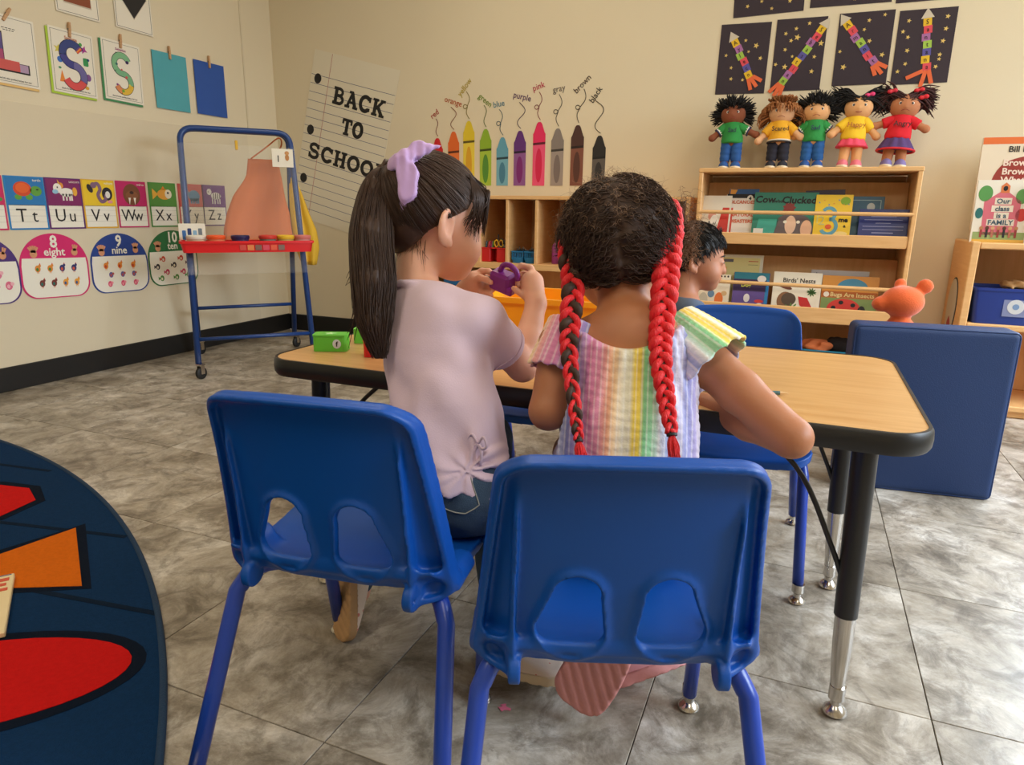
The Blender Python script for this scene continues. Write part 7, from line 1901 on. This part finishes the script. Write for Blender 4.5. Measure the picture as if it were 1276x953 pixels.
vs = [on_front(u, z, o_) for o_ in (0.017, 0.020) for u, z in ((-0.03, 0.50), (1.03, 0.50), (1.03, 1.13), (-0.03, 1.13))]
MB().add(vs, [(0, 1, 2, 3), (7, 6, 5, 4), (0, 4, 5, 1), (1, 5, 6, 2), (2, 6, 7, 3), (3, 7, 4, 0)]).build('clear_panel', M_CLEAR, es)
# red tray
yawE = math.atan2(wv[1], wv[0])
tc_ = (on_front(0.0, 0.612)+on_front(1.0, 0.612))/2+fdir*0.075
tr = thing('paint_tray', 'red plastic paint tray hooked across the front of the easel', 'tray', tuple(tc_+cE), (0, 0, yawE))
TWd = np.linalg.norm(on_front(1.0, 0.62)-on_front(0.0, 0.62))+0.07
open_tub(tr, TWd, 0.13, 0.055, mat('red_tray_plastic', (222, 30, 34), 0.35), 0.004, 0.97, 0.012)
for k, c in enumerate(((206, 70, 60), (226, 130, 70), (126, 92, 80), (214, 70, 90), (226, 90, 60), (130, 100, 90))):
    flat(tr, 'colour_swatch', rect(-0.045+0.036*k, 0.010, -0.045+0.036*k+0.030, 0.036), col(c), 0.0655, 0.002)
for k, (lb, x, c, hh) in enumerate((('paint pot with a white lid in the red tray', -0.235, (226, 220, 204), 0.0), ('paint pot with an orange lid in the red tray', -0.145, (236, 92, 40), 0.0), ('paint pot with a navy lid in the red tray', -0.035, (44, 36, 84), 0.0), ('paint pot with a red lid and grey-green paint in the tray', 0.095, (206, 60, 50), 0.0), ('paint pot with a yellow lid in the red tray', 0.180, (232, 190, 50), 0.0), ('small clear box at the right end of the red tray', 0.262, (206, 120, 110), 0.0))):
    p = Matrix.Rotation(yawE, 3, 'Z') @ Vector((x, 0, 0.0042)) + Vector(tc_+cE)
    t = thing('paint_pot', lb, 'pot', tuple(p), (0, 0, yawE), 'paint pots in the easel tray')
    bc = [(206, 180, 150), (236, 130, 90), (60, 50, 90), (120, 126, 110), (200, 170, 90), (214, 150, 140)][k]
    MB().lathe([(0.034, 0), (0.038, 0.004), (0.040, 0.058), (0.038, 0.060)], 20).build('jar', mat('jar_%d' % bc[0], bc, 0.3), t, 40)
    MB().lathe([(0.043, 0.058), (0.044, 0.060), (0.044, 0.072), (0.040, 0.076), (0.036, 0.074)], 22).build('lid', col(c, 0.4), t, 40)
p = on_front(0.02, 0.70, 0.05)
lbx = thing('label_card', 'white card with small blue pictures at the left end of the paint tray', 'card', tuple(on_front(0.04, 0.668, 0.028)+cE), (0, 0, yawE))
MB().box((0, 0, 0.035), (0.12, 0.003, 0.085), 0.001).build('card', PAPER, lbx)
for k in range(4): flat(lbx, 'picture', rrect(-0.045+0.024*k, 0.0+0.006*(k % 2), -0.028+0.024*k, 0.045+0.010*(k % 2), 0.004), col([(60, 110, 170), (40, 60, 110), (130, 170, 200), (110, 120, 130)][k]), 0.0018, 0.0006)
cd_ = thing('number_label', 'small white card reading 1 clipped to the top corner of the easel', 'card', tuple(on_front(0.90, 1.04, 0.024)+cE), (0, 0, yawE))
MB().box((0, 0, 0.035), (0.105, 0.0025, 0.090), 0.001).build('card', PAPER, cd_); letters(cd_, '1', 0.046, -0.022, 0.016, 0.0016, INK, 0.0003); flat(cd_, 'picture', ell(0.022, 0.038, 0.010, 0.016), col((190, 130, 70)), 0.0016, 0.0005); flat(cd_, 'picture', ell(0.022, 0.060, 0.011, 0.010), col((206, 150, 90)), 0.0016, 0.0005)
for lb, u, z in (('yellow clip on the clear easel panel', 0.49, 1.13), ('yellow clip near the right corner of the easel', 0.97, 1.10)):
    t = thing('clip', lb, 'clip', tuple(on_front(u, z, 0.0185)+cE), (0, 0, yawE), 'yellow clips on the easel')
    for sy in (-1, 1): MB().box((0, sy*0.005, 0.0), (0.013, 0.006, 0.045), 0.002).build('jaw', col((226, 180, 50), 0.5), t)
# aprons hanging on the rear frame
def apron(label, c, top, widths, L_, swing, fold, name='apron', rot=yawE):
    t = thing('apron', label, 'apron', tuple(top), (0, 0, rot), 'aprons on the easel')
    nv, nu = 18, 16; vs = []
    for j in range(nv):
        v = j/(nv-1); w = np.interp(v, np.linspace(0, 1, len(widths)), widths); c0 = np.interp(v, np.linspace(0, 1, len(swing)), swing)
        for i in range(nu):
            u = i/(nu-1)-0.5
            vs.append((c0+u*w, fold*math.sin(u*11+v*2.5)*(0.3+v)+0.01*math.sin(v*5), -v*L_))
    fs = [(j*nu+i, j*nu+i+1, (j+1)*nu+i+1, (j+1)*nu+i) for j in range(nv-1) for i in range(nu-1)]
    o = MB().add(vs, fs).build('cloth', mat('apron_%d' % c[0], c, 0.75, var=0.08, vscale=10, bump=0.2, bscale=200), t, 'all'); m_ = o.modifiers.new('cloth_thickness', 'SOLIDIFY'); m_.thickness = 0.0025
    return t
pA = cE+wv*0.13-fdir*0.07+vec(0, 0, 1.075)
ap = apron('orange apron hanging behind the clear easel panel', (214, 118, 66), pA, [0.15, 0.18, 0.26, 0.32, 0.35, 0.37], 0.47, [0.0, 0.0, -0.03, -0.04, -0.05, -0.04], 0.012)
MB().tube(bez([(-0.06, 0, 0.0), (0.02, 0.0, 0.06), (0.085, 0.0, 0.11), (0.10, 0.0, 0.08), (0.06, 0, 0.0)], 6), 0.004, 6).build('neck_strap', MATS['apron_214'], ap, 'all')
apron('yellow apron hanging at the right side of the easel', (222, 178, 50), cE+wv*0.285-fdir*0.07+vec(0, 0, 0.985), [0.03, 0.07, 0.10, 0.13, 0.13, 0.08], 0.47, [-0.01, 0.005, 0.02, 0.04, 0.05, 0.055], 0.014)
# ---- things on the table
def lockbox(label, x, y, z, rz, c, s=1.0):
    t = thing('toy_lock_box', label, 'toy', (x, y, z), (0, 0, rz), 'toy lock boxes on the table')
    m = mat('toy_plastic_%d_%d' % (c[0], c[1]), c, 0.4)
    MB().prism_z(rrect(-0.036*s, -0.022*s, 0.036*s, 0.022*s, 0.008*s, 3), 0.0, 0.032*s).build('box', m, t); MB().prism_z(rrect(-0.037*s, -0.023*s, 0.037*s, 0.023*s, 0.008*s, 3), 0.0325*s, 0.036*s).build('lid', m, t)
    flat(t, 'label_sticker', ell(0.016*s, 0.017*s, 0.009*s, 0.010*s, 16), col((206, 214, 224)), 0.0222*s, 0.0006); letters(t, 'f' if c[1] > 150 else 'r', 0.015*s, 0.016*s, 0.012*s, 0.0230*s, INK, 0.0004)
    flat_ = MB().prism_z(star(-0.002, 0.0, 0.013*s), 0.036*s, 0.0366*s).build('star_mark', col((196, 226, 170)), t)
    return t
lockbox('green toy lock box with a letter sticker on the table corner', -0.928, 1.205, TZ+0.0006, 0.42, (92, 186, 56)); lockbox('green toy lock box behind the first one on the table', -0.905, 1.315, TZ+0.0006, 0.30, (104, 190, 62), 0.92); lockbox('red toy lock box on the table behind the lavender shirt', -0.800, 1.205, TZ+0.0006, 0.5, (206, 30, 30))
yb = thing('toy_bin', 'bright orange-yellow plastic bin standing on the table between the girls', 'bin', (-0.525, 1.478, TZ+0.0006), (0, 0, 0.04))
open_tub(yb, 0.30, 0.205, 0.118, mat('orange_yellow_plastic', (244, 164, 20), 0.35), 0.004, 0.94, 0.016)
pn = thing('pencil', 'thin teal pencil lying on the table beside the elbow', 'pencil', (-0.065, 1.215, TZ+0.0045), (0, 0, 0.25))
MB().tube([(-0.07, 0, 0), (0.055, 0, 0)], 0.0038, 6).build('barrel', col((70, 110, 120), 0.4), pn); MB().tube([(0.055, 0, 0), (0.068, 0, 0)], [0.0038, 0.0008], 6).build('sharpened_tip', col((206, 170, 120)), pn)
# ---- on the rug and floor
wb = thing('alphabet_board', 'cream wooden board with red letters lying on the rug at the left edge', 'board', (-1.52, 0.70, 0.0110), (0, 0, 0.95))
MB().box((0, 0, 0.006), (0.20, 0.26, 0.012), 0.002).build('board', wood('board_cream', (226, 206, 160), (232, 214, 172), 8), wb)
m_ = text_mb('TE', 0.085, 0.0005, 0.002); m_.xf(Matrix.Rotation(R(-90), 4, 'X') @ Matrix.Identity(4)); 
m_.v = [(p[0]+0.03, p[1]*1.0+0.05, 0.0128) for p in [(q[0], q[1], q[2]) for q in m_.v]]
for (x0, y0, x1, y1) in ((0.02, 0.05, 0.035, 0.11), (0.0, 0.096, 0.055, 0.110), (0.062, 0.05, 0.076, 0.11), (0.062, 0.096, 0.092, 0.11), (0.062, 0.074, 0.088, 0.086), (0.062, 0.05, 0.092, 0.062)):
    MB().box(((x0+x1)/2, (y0+y1)/2, 0.0126), (x1-x0, y1-y0, 0.0012), 0.0003).build('letter_stroke', col((206, 84, 56)), wb)
MB().box((0, 0.124, 0.0126), (0.19, 0.003, 0.0008), 0.0003).build('blue_line', col((60, 80, 130)), wb)
sc_ = thing('paper_scrap', 'tiny pink paper scrap on the floor by the chair leg', 'scrap', (-0.393, 0.931, 0.0002))
MB().prism_z([(0.014*math.cos(a)*(0.6+0.4*math.sin(a*3.3+1)), 0.010*math.sin(a)*(0.7+0.3*math.cos(a*4))) for a in np.linspace(0, 2*PI, 18, endpoint=False)], 0.0, 0.0012).build('paper', col((220, 110, 140), 0.8), sc_)
